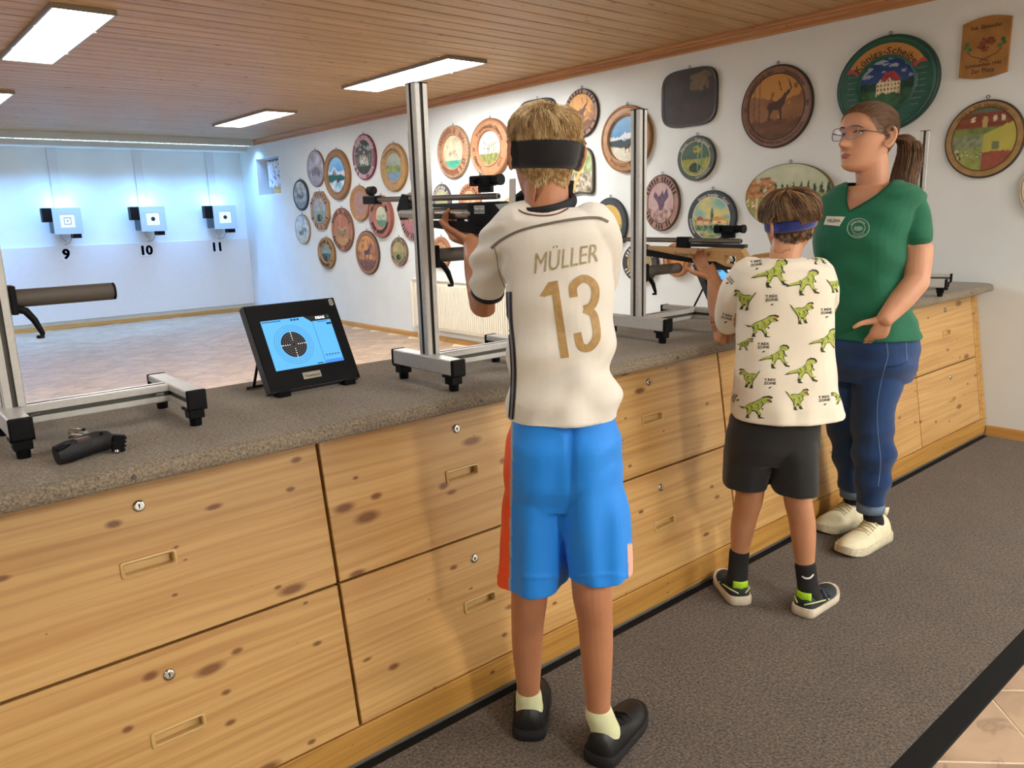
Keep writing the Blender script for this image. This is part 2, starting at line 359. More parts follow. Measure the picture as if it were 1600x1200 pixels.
# ceiling: planks along x
ceiling = MB().box((XL-.2, YB-.2, Z_CEIL+.022), (XR+.4, YF+.3, Z_CEIL+.12)).build('ceiling', plain('dark_batten', '#4a3220', .9), kind='structure')
PW = .148; y = YB; k = 0; pm = bpy.data.meshes.new('plank')
mbp = MB(); L0 = XR-XL-.002; h = PW/2-.0035
prof = [(-h, .02), (-h, .006), (-h+.007, 0), (h-.007, 0), (h, .006), (h, .02)]
vv = [(-L0/2, a, b) for a, b in prof]+[(L0/2, a, b) for a, b in prof]
ff = [(i, i+1, 7+i, 6+i) for i in range(5)]+[(5, 4, 3, 2, 1, 0), (6, 7, 8, 9, 10, 11), (0, 6, 11, 5)]
pm.from_pydata(vv, [], ff); pm.materials.append(M_ceil)
while y < YF-.02:
    o = bpy.data.objects.new('plank', pm); COL.objects.link(o); o.parent = ceiling
    o.location = Vector(((XL+XR)/2, y+PW/2, Z_CEIL))-ceiling.location; y += PW
# cornice on the right wall: stepped wooden moulding
def along_y(prof, x, y0, y1):
    n = len(prof); v = [(x+a, y0, b) for a, b in prof]+[(x+a, y1, b) for a, b in prof]
    return MB().add(v, [tuple(range(n)), tuple(range(2*n-1, n-1, -1))]+[((i+1) % n, i, n+i, n+(i+1) % n) for i in range(n)])
pr = [(-.0005, 2.392), (-.022, 2.392), (-.026, 2.40), (-.026, 2.422), (-.034, 2.428), (-.036, 2.436), (-.06, 2.438), (-.066, 2.446), (-.066, 2.4595), (-.0005, 2.4595)]
along_y(pr, XR, YB+.001, YF-.285).build('trim_1', M_ceil_trim, kind='structure')
# skirting boards
pr = [(0, 0.0005), (-.014, 0.0005), (-.014, .048), (-.008, .058), (0, .058)]
along_y([(a-.0005, b) for a, b in pr], XR, 1.9, YF-.0365).build('baseboard_right', M_base, kind='structure')
along_y([(a-.0005, b) for a, b in pr], XR, YB+.001, 1.52).build('baseboard_right_near', M_base, kind='structure')
MB().box((XL+.001, YF-.052, .0005), (XR-.016, YF-.036, .055), .004).build('baseboard_far', M_base2, kind='structure')
# window niche: pane, frame, sill
wf = MB(); xg = XR+.26
y0, y1, z0, z1 = WN
for a, b in (((xg, y0, z0), (xg+.05, y0+.05, z1)), ((xg, y1-.05, z0), (xg+.05, y1, z1)), ((xg, y0+.05, z0), (xg+.05, y1-.05, z0+.05)), ((xg, y0+.05, z1-.05), (xg+.05, y1-.05, z1))): wf.box(a, b, .004)
win = wf.build('window_1', M_white, kind='structure')
mg, ng, bg = nodes_of('window_glass'); bg.inputs['Transmission Weight'].default_value = 1; bg.inputs['Roughness'].default_value = .05; bg.inputs['Base Color'].default_value = (.8, .88, .95, 1)
MB().box((xg+.02, y0+.05, z0+.05), (xg+.026, y1-.05, z1-.05)).build('pane', mg, win)
MB().box((XR+.005, y0+.002, z0+.0005), (xg-.001, y1-.002, z0+.012)).build('window_sill', M_white, win)
MB().box((XR+.34, y0, z0), (XR+.42, y1, z1)).build('shutter', plain('grey_shutter', '#8f969c', .6), win)

# ------------------------------------------------------------------ ceiling panels
for i, (x0, x1, y0, y1, c, s) in enumerate(PANELS):
    lab = ['frosted white ceiling light panel at top left above the tiled range', 'frosted ceiling light panel just above the tall post in front of the blond boy',
           'frosted ceiling light panel nearest the far right corner', 'frosted ceiling light panel cut off by the left edge of the picture',
           'added fill light panel over the blond boy out of the frame', 'added fill light panel over the carpet near the right wall',
           'ceiling light panel at the back of the room on the left', 'ceiling light panel at the back of the room on the right',
           'ceiling light panel over the range beyond the left edge', 'added fill light panel over the shooting stand beyond the left edge'][i]
    t = thing('ceiling_light', lab, 'ceiling light', ((x0+x1)/2, (y0+y1)/2, Z_CEIL), group='light panels in the wooden ceiling')
    fr = MB(); z0, z1, e = Z_CEIL-.028, Z_CEIL-.0005, .014
    fr.box((x0, y0, z0), (x0+e, y1, z1), .002).box((x1-e, y0, z0), (x1, y1, z1), .002).box((x0+e, y0, z0), (x1-e, y0+e, z1), .002).box((x0+e, y1-e, z0), (x1-e, y1, z1), .002)
    fr.build('frame', plain('panel_frame_grey', '#8d8578', .4, .3), t)
    nm = 'lit_diffuser_%d' % i
    MB().box((x0+e, y0+e, Z_CEIL-.022), (x1-e, y1-e, Z_CEIL-.012)).build('diffuser', MATS.get(nm) or emit(nm, c, s), t)
    for sx in (x0+.004, x1-.004):
        for fy in (.28, .72): MB().box((sx-.006, y0+(y1-y0)*fy-.008, Z_CEIL-.032), (sx+.006, y0+(y1-y0)*fy+.008, Z_CEIL-.0285)).build('clip', M_alu, t)
# ------------------------------------------------------------------ long louvre light over the targets
ly = 11.16
t = thing('louvre_light', 'long slatted louvre light strip running across the far ceiling', 'ceiling light', (.8, ly, Z_CEIL))
lx0, lx1 = -2.6, 4.74
b = MB(); b.box((lx0, ly-.07, 2.375), (lx1, ly-.064, 2.4595)).box((lx0, ly+.064, 2.375), (lx1, ly+.07, 2.4595)).box((lx0, ly-.064, 2.445), (lx1, ly+.064, 2.4595)).box((lx0-.006, ly-.07, 2.375), (lx0, ly+.07, 2.4595)).box((lx1, ly-.07, 2.375), (lx1+.006, ly+.07, 2.4595))
b.build('housing', plain('louvre_white', '#c9d3d8', .35, .3), t)
m_tube = emit('cool_tube', (.75, .92, 1), 14)
ld = bpy.data.lights.new('louvre_lamp', 'AREA'); ld.shape = 'RECTANGLE'; ld.size = lx1-lx0; ld.size_y = .12; ld.spread = R_(125); ld.energy = LOUVRE_W; ld.color = LOUVRE_COLOR
lo = bpy.data.objects.new('louvre_lamp', ld); COL.objects.link(lo); lo.parent = t; lo.location = ((lx0+lx1)/2-.8, 0, 2.373-Z_CEIL)
for i in range(5):
    x0 = lx0+.02+i*(lx1-lx0)/5; MB().cyl((x0, ly, 2.42), (x0+(lx1-lx0)/5-.05, ly, 2.42), .013, n=12).build('light_tube', m_tube, t, smooth=True)
sm = MB(); sm.box((-.003, -.063, 2.377), (.003, .063, 2.41)); so = None
M_louvre = plain('louvre_slat', '#dfe9ee', .25, .4)
nx = int((lx1-lx0)/.062)
for i in range(nx):
    if so is None: so = sm.build('louvre_slat', M_louvre, t, local=True); o = so
    else: o = so.copy(); COL.objects.link(o)
    o.location = (lx0+.04+i*.062-.8, 0, -Z_CEIL)
# ------------------------------------------------------------------ radiator on the right wall
t = thing('radiator', 'white ribbed panel radiator on the right wall behind the blond boy', 'radiator', (4.78, 6.4, .10))
ry0, ry1, rz0, rz1 = 5.35, 7.27, .10, .67
M_rad = plain('radiator_enamel', '#e6e0cf', .4)
MB().box((4.765, ry0, rz0+.03), (4.80, ry1, rz1-.02), .004).build('panel', M_rad, t)
rib = None
n = int((ry1-ry0-.06)/.034)
for i in range(n):
    if rib is None: rib = MB().box((4.752-4.78, -.010, rz0+.06-.10), (4.766-4.78, .010, rz1-.06-.10), .005).build('rib', M_rad, t, local=True); o = rib
    else: o = rib.copy(); COL.objects.link(o)
    o.location = (0, ry0+.04+i*.034-6.4, 0)
g = MB().box((4.752, ry0, rz1-.02), (4.815, ry1, rz1), .004); g.build('top_grille', M_rad, t)
MB().box((4.752, ry0-.004, rz0+.02), (4.815, ry0+.004, rz1-.005), .002).box((4.752, ry1-.004, rz0+.02), (4.815, ry1+.004, rz1-.005), .002).build('side_cover', M_rad, t)
for yy in (ry0+.3, ry1-.3): MB().box((4.80, yy-.02, rz0+.2), (4.8295, yy+.02, rz1-.1)).build('bracket', M_rad, t)
MB().cyl((4.79, ry1-.05, .001), (4.79, ry1-.05, rz0+.05), .009).build('pipe', M_rad, t, smooth=True)

# ------------------------------------------------------------------ curtain in the niche
t = thing('curtain', 'small pale blue patterned net curtain in the wall niche', 'curtain', (XR+.10, 10.78, WN[2]))
v = []; f = []; nc = 60; nr = 14
for j in range(nr+1):
    for i in range(nc+1):
        yy = 10.515+.56*i/nc; zz = 2.165-(2.165-1.79)*j/nr
        v.append((XR+.10+.012*math.sin(i*1.35)+.004*math.sin(i*.5+j*.4), yy, zz))
for j in range(nr):
    for i in range(nc): a = j*(nc+1)+i; f.append((a, a+1, a+nc+2, a+nc+1))
mc, nt, bb = nodes_of('net_curtain'); tcn = nt.nodes.new('ShaderNodeTexVoronoi'); tcn.inputs['Scale'].default_value = 16
geo = nt.nodes.new('ShaderNodeNewGeometry'); nt.links.new(geo.outputs['Position'], tcn.inputs['Vector'])
rr = nt.nodes.new('ShaderNodeValToRGB'); rr.color_ramp.elements[0].position = .2; rr.color_ramp.elements[0].color = (*lin('#6f93bb'), 1); rr.color_ramp.elements[1].position = .42; rr.color_ramp.elements[1].color = (*lin('#dfe6ee'), 1)
nt.links.new(tcn.outputs['Distance'], rr.inputs['Fac']); nt.links.new(rr.outputs['Color'], bb.inputs['Base Color']); bb.inputs['Roughness'].default_value = .9
o = MB().add(v, f).build('net', mc, t, smooth=True); sd = o.modifiers.new('th', 'SOLIDIFY'); sd.thickness = .002
MB().cyl((XR+.10, WN[0]+.001, 2.172), (XR+.10, 11.08, 2.172), .007).build('rod', plain('dark_rod', '#4c4a48', .5), t, smooth=True)
hm = MB(); n = 7
for i in range(n):
    a0 = 10.515+.40*i/n; a1 = a0+.40/n; hm.prism([(a0, 1.712), (a1, 1.712), (a1, 1.765), ((a0+a1)/2, 1.80 if i % 2 else 1.83), (a0, 1.765)], XR+.085, XR+.097, Matrix(((0, 1, 0, 0), (1, 0, 0, 0), (0, 0, 1, 0), (0, 0, 0, 1))))
hm.build('scalloped_hem', plain('ochre_lace', '#c79a58', .8, noise_amt=.3, noise_scale=60), t)
# dark framed board mostly hidden behind the tall post
MB().box((XR-.03, 6.93, 1.70), (XR-.0005, 7.24, 2.205), .004).build('notice_board', plain('grey_board', '#6d6d6c', .5), label='grey notice board on the wall mostly hidden behind the tall post', cat='board')
# conduits above the targets
TX = [2.335, 3.375, 4.365]
for i, tx in enumerate(TX):
    MB().box((tx-.055, YF-.030, 1.47), (tx+.055, YF-.0005, 2.333), .004).build('cable_duct', plain('duct_white', '#d4d6d8', .5), label=f'white vertical cable duct above target number {["nine", "ten", "eleven"][i]}', cat='cable duct', group='cable ducts on the target wall')
# ------------------------------------------------------------------ electronic targets
def make_target(i, tx, lit):
    nm = ['nine', 'ten', 'eleven'][i]; zc = 1.405; y1 = YF-.06; y0 = y1-.34
    t = thing('electronic_target', f'pale square electronic target box above number {nm}', 'target', (tx, YF-.03, zc), group='electronic targets on the far wall')
    M_face = MATS.get('target_face') or plain('target_face', '#b9cbd8', .5)
    M_bk = M_black
    s = .165; q = .085
    yf = y0-.004
    fr = MB()
    fr.box((tx-s, yf, zc-s), (tx-q, yf+.012, zc+s)).box((tx+q, yf, zc-s), (tx+s, yf+.012, zc+s)).box((tx-q, yf, zc-s), (tx+q, yf+.012, zc-q)).box((tx-q, yf, zc+q), (tx+q, yf+.012, zc+s))
    fr.build('face_plate', M_face, t)
    MB().box((tx-s+.015, yf+.012, zc-s+.015), (tx+s-.015, y1, zc+s-.015), .006).build('housing', plain('target_housing', '#3c4a50', .5), t)
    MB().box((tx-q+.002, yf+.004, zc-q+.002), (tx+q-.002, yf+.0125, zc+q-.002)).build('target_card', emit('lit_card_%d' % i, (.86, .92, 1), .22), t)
    if i == 0: 
        MB().lathe([(.0001, yf+.003), (.009, yf+.003)], 20, (tx, 0, zc), 'Y').build('aiming_mark', plain('dark_red_mark', '#5d1420', .5), t)
        e = .042; c = MB()
        for a, b in (((-e, -e), (e, -e+.006)), ((-e, e-.006), (e, e)), ((-e, -e+.006), (-e+.006, e-.006)), ((e-.006, -e+.006), (e, e-.006))): c.box((tx+a[0], yf+.0025, zc+a[1]), (tx+b[0], yf+.0041, zc+b[1]))
        c.build('card_frame', plain('green_frame', '#31594f', .5), t)
    else: MB().lathe([(.0001, yf+.003), (.028, yf+.003)], 28, (tx, 0, zc), 'Y').build('aiming_mark', plain('black_mark', '#14100f', .6), t)
    MB().box((tx-s-.105, y0+.03, zc-.01), (tx-s+.012, y0+.15, zc+s), .006).build('lamp_box', M_bk, t)
    MB().box((tx+.05, y0+.05, zc-s-.055), (tx+.15, y0+.20, zc-s+.016), .005).build('motor_box', M_bk, t)
    MB().tube([(tx+.06, y0+.16, zc-s-.03), (tx+.03, y0+.22, zc-s-.12), (tx+.0, YF-.04, zc-s-.14), (tx+.01, YF-.0365, zc-.30)], [.004]*4, 8).build('cable', plain('grey_cable', '#8796a6', .5), t, smooth=True)
    MB().tube([(tx-.05, y0+.2, zc-s+.02), (tx-.06, y0+.24, zc-s-.03), (tx-.02, YF-.05, zc-s-.05), (tx+.03, YF-.04, zc-s-.11)], [.0035]*4, 8).build('cable', MATS['grey_cable'], t, smooth=True)
    MB().box((tx-.05, y1-.001, zc-.08), (tx+.05, YF-.0305, zc+.05)).build('wall_mount', M_bk, t)
    # the lamp that lights this target: a small cool LED bar on top of the box
    MB().box((tx-s+.02, y0+.24, zc+s-.014), (tx+s-.02, y0+.27, zc+s+.004)).build('led_bar', MATS.get('led_bar') or emit('led_bar', TARGET_LAMP_COLOR, 14), t)
    ld = bpy.data.lights.new('target_lamp', 'AREA'); ld.shape = 'RECTANGLE'; ld.size = .28; ld.size_y = .03; ld.energy = TARGET_LAMP_W; ld.color = TARGET_LAMP_COLOR
    lo = bpy.data.objects.new('target_lamp', ld); COL.objects.link(lo); lo.parent = t
    lo.matrix_parent_inverse = Matrix.Identity(4); lo.location = (0, y0+.255-(YF-.03), s+.012); lo.rotation_euler = (R_(180-38), 0, 0)
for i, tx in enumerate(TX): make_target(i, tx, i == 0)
for i, (sx, n) in enumerate(zip((2.335, 3.335, 4.335), ('9', '10', '11'))):
    zc = .975; hw = .062 if i == 0 else .085
    t = thing('number_sign', f'white lane number sign reading {["nine", "ten", "eleven"][i]} on the far wall', 'sign', (sx, YF-.04, zc-.07), group='lane number signs')
    MB().box((sx-hw, YF-.040, zc-.075), (sx+hw, YF-.0355, zc+.075), .001).build('plate', plain('sign_white', '#d9e2ea', .5), t)
    v, f = text_vf(n, .175, bold=.002); mbn = MB()
    for ox, oz in ((0, 0), (.007, 0), (-.007, 0), (.004, .004), (-.004, .004), (.004, -.004), (-.004, -.004)): mbn.add([(sx+a+ox, YF-.0412, zc+b+oz) for a, b in v], f)
    mbn.build('digits', plain('sign_ink', '#0c1322', .5), t)
# ================================================================== counter
ZT, ZB, YFRONT, YBACK = .862, .827, 1.525, 2.155
FS = .157                                     # the drawer fronts lean out towards the foot
def fy(z): return 1.64-(.80-z)*FS
# felt covered worktop with a rounded front corner at the wall
t = thing('counter_worktop', 'long grey-brown felt covered worktop of the shooting counter', 'worktop', (1.5, 2.0, ZB))
def worktop(mb):
    out = []
    x0, x1, rc = -3.15, 4.826, .11
    path = [(x0, YBACK), (x0, YFRONT)]
    path += [(x1-rc+rc*math.sin(a), YFRONT+rc-rc*math.cos(a)) for a in [math.pi/2*k/10 for k in range(11)]]
    path += [(x1, YBACK)]
    n = len(path); cx, cy = 1.0, 2.0
    prof = [(0.006, ZB), (.001, ZB+.005), (0, ZB+.014), (.003, ZT-.010), (.009, ZT-.003), (.018, ZT)]
    def inset(d):
        r = []
        for i, p in enumerate(path):
            a = Vector(path[i-1]); b = Vector(path[(i+1) % n]); p = Vector(p)
            e0 = (p-a).normalized(); e1 = (b-p).normalized(); n0 = Vector((-e0.y, e0.x)); n1 = Vector((-e1.y, e1.x)); m = (n0+n1)
            m = m/max(m.length_squared/2, .3); r.append(p+m*d)
        return r
    v = []; f = []
    for d, z in prof:
        v += [(p.x, p.y, z) for p in inset(d)]
    for k in range(len(prof)-1):
        for i in range(n): j = (i+1) % n; f.append((k*n+i, k*n+j, (k+1)*n+j, (k+1)*n+i))
    f.append(tuple(range((len(prof)-1)*n, len(prof)*n))); f.append(tuple(range(n-1, -1, -1)))
    return mb.add(v, f)
worktop(MB()).build('felt_top', M_felt, t)
for sx in (.36, 1.19, 1.99, 2.78, 3.58, 4.42):
    MB().cyl((sx, YFRONT-.0015, ZB+.016), (sx, YFRONT+.004, ZB+.016), .0045, n=16).build('edge_screw', M_slot, t, smooth=True, auto=40)
XC = [-.813, -.013, .787, 1.582, 2.370, 3.172, 3.976, 4.785]
def slab(mb, x0, x1, z0, z1, th=.02, ch=.002, hole=None):
    """leaning board between two heights; hole = (xa, xb, za, zb) cut for the pull"""
    dz = Vector((0, -0, 0)); n = Vector((0, -1, 0)) + Vector((0, 0, FS)); n.normalize()
    def P(x, z, o): p = Vector((x, fy(z), z)); return p+n*o
    if hole is None: rects = [(x0, x1, z0, z1)]
    else:
        a, b, c, d = hole; rects = [(x0, a, z0, z1), (b, x1, z0, z1), (a, b, z0, c), (a, b, d, z1)]
    for (a, b, c, d) in rects:
        e = ch
        v = [P(a, c, -th), P(b, c, -th), P(b, d, -th), P(a, d, -th), P(a, c, -e), P(b, c, -e), P(b, d, -e), P(a, d, -e)]
        ia = e if a == x0 else 0; ib = e if b == x1 else 0; ic = e if c == z0 else 0; id_ = e if d == z1 else 0
        v += [P(a+ia, c+ic, 0), P(b-ib, c+ic, 0), P(b-ib, d-id_, 0), P(a+ia, d-id_, 0)]
        f = [(3, 2, 1, 0), (8, 9, 10, 11)]
        for k in range(4): l = (k+1) % 4; f += [(k, l, 4+l, 4+k), (4+k, 4+l, 8+l, 8+k)]
        mb.add(v, f)
    return mb
def make_unit(i):
    x0, x1 = XC[i], XC[i+1]; xm = (x0+x1)/2
    names = ['pine drawer cabinet beyond the left edge of the picture', 'pine drawer cabinet at far left under the black pistol grip', 'pine drawer cabinet left of the blond boy', 'pine drawer cabinet directly right of the blond boy', 'pine drawer cabinet mostly hidden behind the boy in the dinosaur shirt', 'pine drawer cabinet half hidden behind the woman', 'pine drawer cabinet at the right end beside the white wall']
    t = thing('drawer_cabinet', names[i], 'cabinet', (xm, 1.8, 0), group='pine drawer cabinets of the shooting counter')
    b = MB(); n = .03
    sec = [(fy(.10)+n, .10), (2.12, .10), (2.12, .826), (fy(.826)+n, .826)]
    v = [(x0+.0005, a, c) for a, c in sec]+[(x1-.0005, a, c) for a, c in sec]
    b.add(v, [(0, 1, 2, 3), (7, 6, 5, 4), (0, 4, 5, 1), (1, 5, 6, 2), (2, 6, 7, 3), (3, 7, 4, 0)])
    b.build('body', M_gap, t)
    rx = x1 if i < 6 else 4.745
    for z0, z1, zh, zl in ((.106, .4545, .277, .397), (.4605, .822, .631, .750)):
        hx, hz = .055, .0175
        d = slab(MB(), x0+.004, rx-.004, z0, z1, hole=(xm-hx+.006, xm+hx-.006, zh-hz+.006, zh+hz-.006)).build('drawer', M_pine, t)
        # recessed pull: raised rounded frame and sunk tray
        nrm = Vector((0, -1, FS)).normalized(); ez = Vector((0, FS, 1)).normalized(); c = Vector((xm, fy(zh), zh))
        fr = MB()
        def loop(hx_, hz_, r, o):
            pts = []
            for qx, qz, a0 in ((1, 1, 0), (-1, 1, 90), (-1, -1, 180), (1, -1, 270)):
                for k in range(5):
                    a = R_(a0+k*22.5); pts.append(c+Vector((1, 0, 0))*(qx*(hx_-r)+r*math.cos(a))+ez*(qz*(hz_-r)+r*math.sin(a))+nrm*o)
            return pts
        L = [loop(hx, hz, .006, 0.0002), loop(hx-.001, hz-.001, .006, .0035), loop(hx-.005, hz-.005, .005, .0042), loop(hx-.0075, hz-.0075, .004, .001), loop(hx-.008, hz-.008, .004, -.016)]
        v = [p for l in L for p in l]; n = 20
        f = [(k*n+a, k*n+(a+1) % n, (k+1)*n+(a+1) % n, (k+1)*n+a) for k in range(len(L)-1) for a in range(n)]+[tuple(range((len(L)-1)*n, len(L)*n))]
        fr.add(v, f).build('recessed_pull', M_gold if i < 0 else MATS.get('pull_wood') or plain('pull_wood', '#cba86c', .4, .05), d, smooth=True, auto=35)
        lk = MB(); lc = Vector((xm, fy(zl), zl)); A = Matrix.Translation(lc) @ Vector((0, 1, 0)).rotation_difference(-nrm).to_matrix().to_4x4()
        lk.lathe([(.0001, -.004), (.0055, -.004), (.006, -.0048), (.0095, -.005), (.0118, -.003), (.0125, 0.0002)], 28, (0, 0, 0), 'Y'); lk.xf(A)
        l = lk.build('lock', M_steel, d, smooth=True, auto=50)
        kh = MB().box((-.0010, -.0052, -.0045), (.0010, -.0045, .003)).lathe([(.0001, -.0052), (.002, -.0052)], 12, (0, 0, .002), 'Y'); kh.xf(A); 
        sub = kh.build('keyhole', M_gap, t)
    if i == 6: slab(MB(), 4.749, 4.782, .106, .822).build('end_stile', M_pine_dark, t)
    return t
for i in range(7): make_unit(i)
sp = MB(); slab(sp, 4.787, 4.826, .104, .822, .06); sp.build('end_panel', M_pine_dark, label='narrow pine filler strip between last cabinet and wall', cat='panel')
# kick board in one run
kb = MB(); kb.box((-3.1, fy(.10)-.001, .014), (4.826, fy(.10)+.022, .1025), .002)
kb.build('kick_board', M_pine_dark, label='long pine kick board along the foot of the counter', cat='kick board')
MB().box((-3.1, fy(.10)+.004, .0005), (4.826, fy(.10)+.02, .0135)).build('floor_strip', plain('silver_floor_strip', '#8d8a84', .4, .5), label='thin pale floor strip under the pine kick board', cat='floor strip')
# carpet runner with black rubber edge
t = thing('carpet_runner', 'dark grey-brown carpet runner with black rubber edging on the floor', 'carpet', (1.5, 1.1, 0))
MB().box((-3.1, .662, .0004), (4.79, 1.497, .0085), .002).build('pile', M_carpet, t)
e = MB(); n = 4
v = [(-3.1, .600, .0004), (-3.1, .604, .003), (-3.1, .658, .0075), (-3.1, .664, .0078), (-3.1, .664, .0004)]; v += [(4.79, b, c) for a, b, c in v]
e.add(v, [(0, 1, 2, 3, 4), (9, 8, 7, 6, 5)]+[((k+1) % 5, k, 5+k, 5+(k+1) % 5) for k in range(5)]).build('rubber_edge', M_rubber, t)
MB().box((-3.1, 1.495, .0004), (4.79, 1.527, .006), .001).build('rubber_edge', M_rubber, t)
# ================================================================== rests, monitors, small things on the counter
def profile(mb, p0, p1, s=.04, up=(0, 0, 1), slot=.010, depth=.006, sides=(0, 1, 2, 3)):
    """extruded aluminium bar with a groove along each side"""
    p0, p1 = Vector(p0), Vector(p1); t = (p1-p0).normalized(); a, b = frame_of(t, Vector(up)); h = s/2; g = slot/2; c = .0025
    sec = []
    for k in range(4):
        th = k*math.pi/2; ca, sa = math.cos(th), math.sin(th); dk_ = depth if k in sides else 0
        for (x, y) in ((h, -h+c), (h, -g), (h-dk_, -g), (h-dk_, g), (h, g), (h, h-c)): sec.append((x*ca-y*sa, x*sa+y*ca))
    n = len(sec); v = [p0+a*x+b*y for x, y in sec]+[p1+a*x+b*y for x, y in sec]
    f = [(i, (i+1) % n, n+(i+1) % n, n+i) for i in range(n)]+[tuple(range(n-1, -1, -1)), tuple(range(n, 2*n))]
    mi = [0]*len(f)
    for k in range(4):
        if k in sides:
            for q in (1, 2, 3): mi[k*6+q] = 1
    base = len(mb.v); mb.v += [tuple(p) for p in v]; mb.f += [tuple(i+base for i in q) for q in f]; mb.m += mi
    return mb
ZBAR0, ZBAR1 = .043, .083     # local heights above the worktop
def make_rest(arm_z, arm_len=.185, lever=True, top=.768):
    t = thing('rifle_rest', 'x', 'rifle rest', (0, 0, 0), group='aluminium rifle rests on the counter')
    AL = [M_alu, M_slot]; zc = (ZBAR0+ZBAR1)/2; W2 = .335
    for j, bx in enumerate((0, W2)):
        MBb = profile(MB(), (bx, -.135, zc), (bx, .135, zc), sides=((1,) if j == 0 else (3,))); bar = MBb.build('foot_bar', AL, t, local=True)
        for s in (-1, 1):
            MB().box((bx-.0215, s*.135-(.010 if s < 0 else 0), ZBAR0-.003), (bx+.0215, s*.135+(.010 if s > 0 else 0), ZBAR1+.0015), .003).build('end_cap', M_black, bar, local=True)
            ft = MB().box((bx-.022, s*.118-.020, ZBAR0-.006), (bx+.022, s*.118+.020, ZBAR0), .001)
            ft.box((bx-.017, s*.118-.016, .018), (bx+.017, s*.118+.016, ZBAR0-.006), .002); ft.lathe([(.0001, 0), (.0125, 0), (.0135, .018), (.0001, .018)], 20, (bx, s*.118, .0002), 'Z')
            ft.build('foot', M_black, t, local=True)
    rail = profile(MB(), (.0205, 0, zc), (W2-.0205, 0, zc)).build('cross_rail', AL, t, local=True)
    for bx in (.036, W2-.05): MB().box((bx, -.0195, zc-.003), (bx+.018, -.0145, zc+.003)).build('slot_nut', M_steel, rail, local=True)
    post = profile(MB(), (.012, 0, ZBAR1+.0002), (.012, 0, top), up=(1, 0, 0)).build('post', AL, t, local=True)
    MB().box((-.0085, -.0205, top), (.0325, .0205, top+.003), .001).build('post_cap', M_black, post, local=True)
    MB().box((.0002, -.0155, ZBAR1+.02), (.006, -.0145, ZBAR1+.026)).build('set_screw', M_steel, post, local=True)
    if arm_z is not None:
        ax = .033; r = .0185
        arm = MB().lathe([(.0001, 0), (r, 0), (r, arm_len-.004), (r-.003, arm_len), (.0001, arm_len)], 28, (ax+.012, 0, arm_z), 'X').build('support_arm', plain('grey_foam_tube', '#57514a', .6, .1), t, True, True, auto=40)
        MB().lathe([(.0001, 0), (r+.0004, 0), (r-.0005, .003), (.0001, .0032)], 28, (ax+.012+arm_len, 0, arm_z), 'X').build('arm_end_cap', M_black, arm, True, True, auto=40)
        MB().box((ax-.0005, -.022, arm_z-.032), (ax+.0125, .022, arm_z+.027), .003).build('clamp_block', M_black, t, local=True)
        lv = MB().tube([(ax+.008, -.012, arm_z-.020), (ax+.025, -.014, arm_z-.026), (ax+.037, -.018, arm_z-.045), (ax+.048, -.020, arm_z-.075), (ax+.046, -.020, arm_z-.080)], [(.010, .008), (.010, .008), (.0085, .007), (.0055, .005), (.005, .004)], 14, ref=(0, -1, 0))
        lv.box((ax+.036, -.026, arm_z-.084), (ax+.050, -.014, arm_z-.077), .002); lv.build('clamp_lever', M_black, t, local=True, smooth=True, auto=40)
    return t
rests = [((.222, 1.875, ZT), 0, 1.165-ZT, 'aluminium rifle rest at far left with grey foam arm'), ((1.163, 1.722, ZT), 0, 1.204-ZT, 'aluminium rifle rest in front of the blond boy with a tall post'),
         ((2.090, 1.785, ZT), 0, 1.098-ZT, 'aluminium rifle rest between the two boys'), ((3.955, 1.628, ZT), R_(17), None, 'aluminium rifle rest partly hidden behind the woman')]
for (loc, rz, az, lab) in rests:
    t = make_rest(az); t.location = loc; t.rotation_euler = (0, 0, rz); t['label'] = lab; WM[t.name] = Matrix.Translation(loc) @ Matrix.Rotation(rz, 4, 'Z')

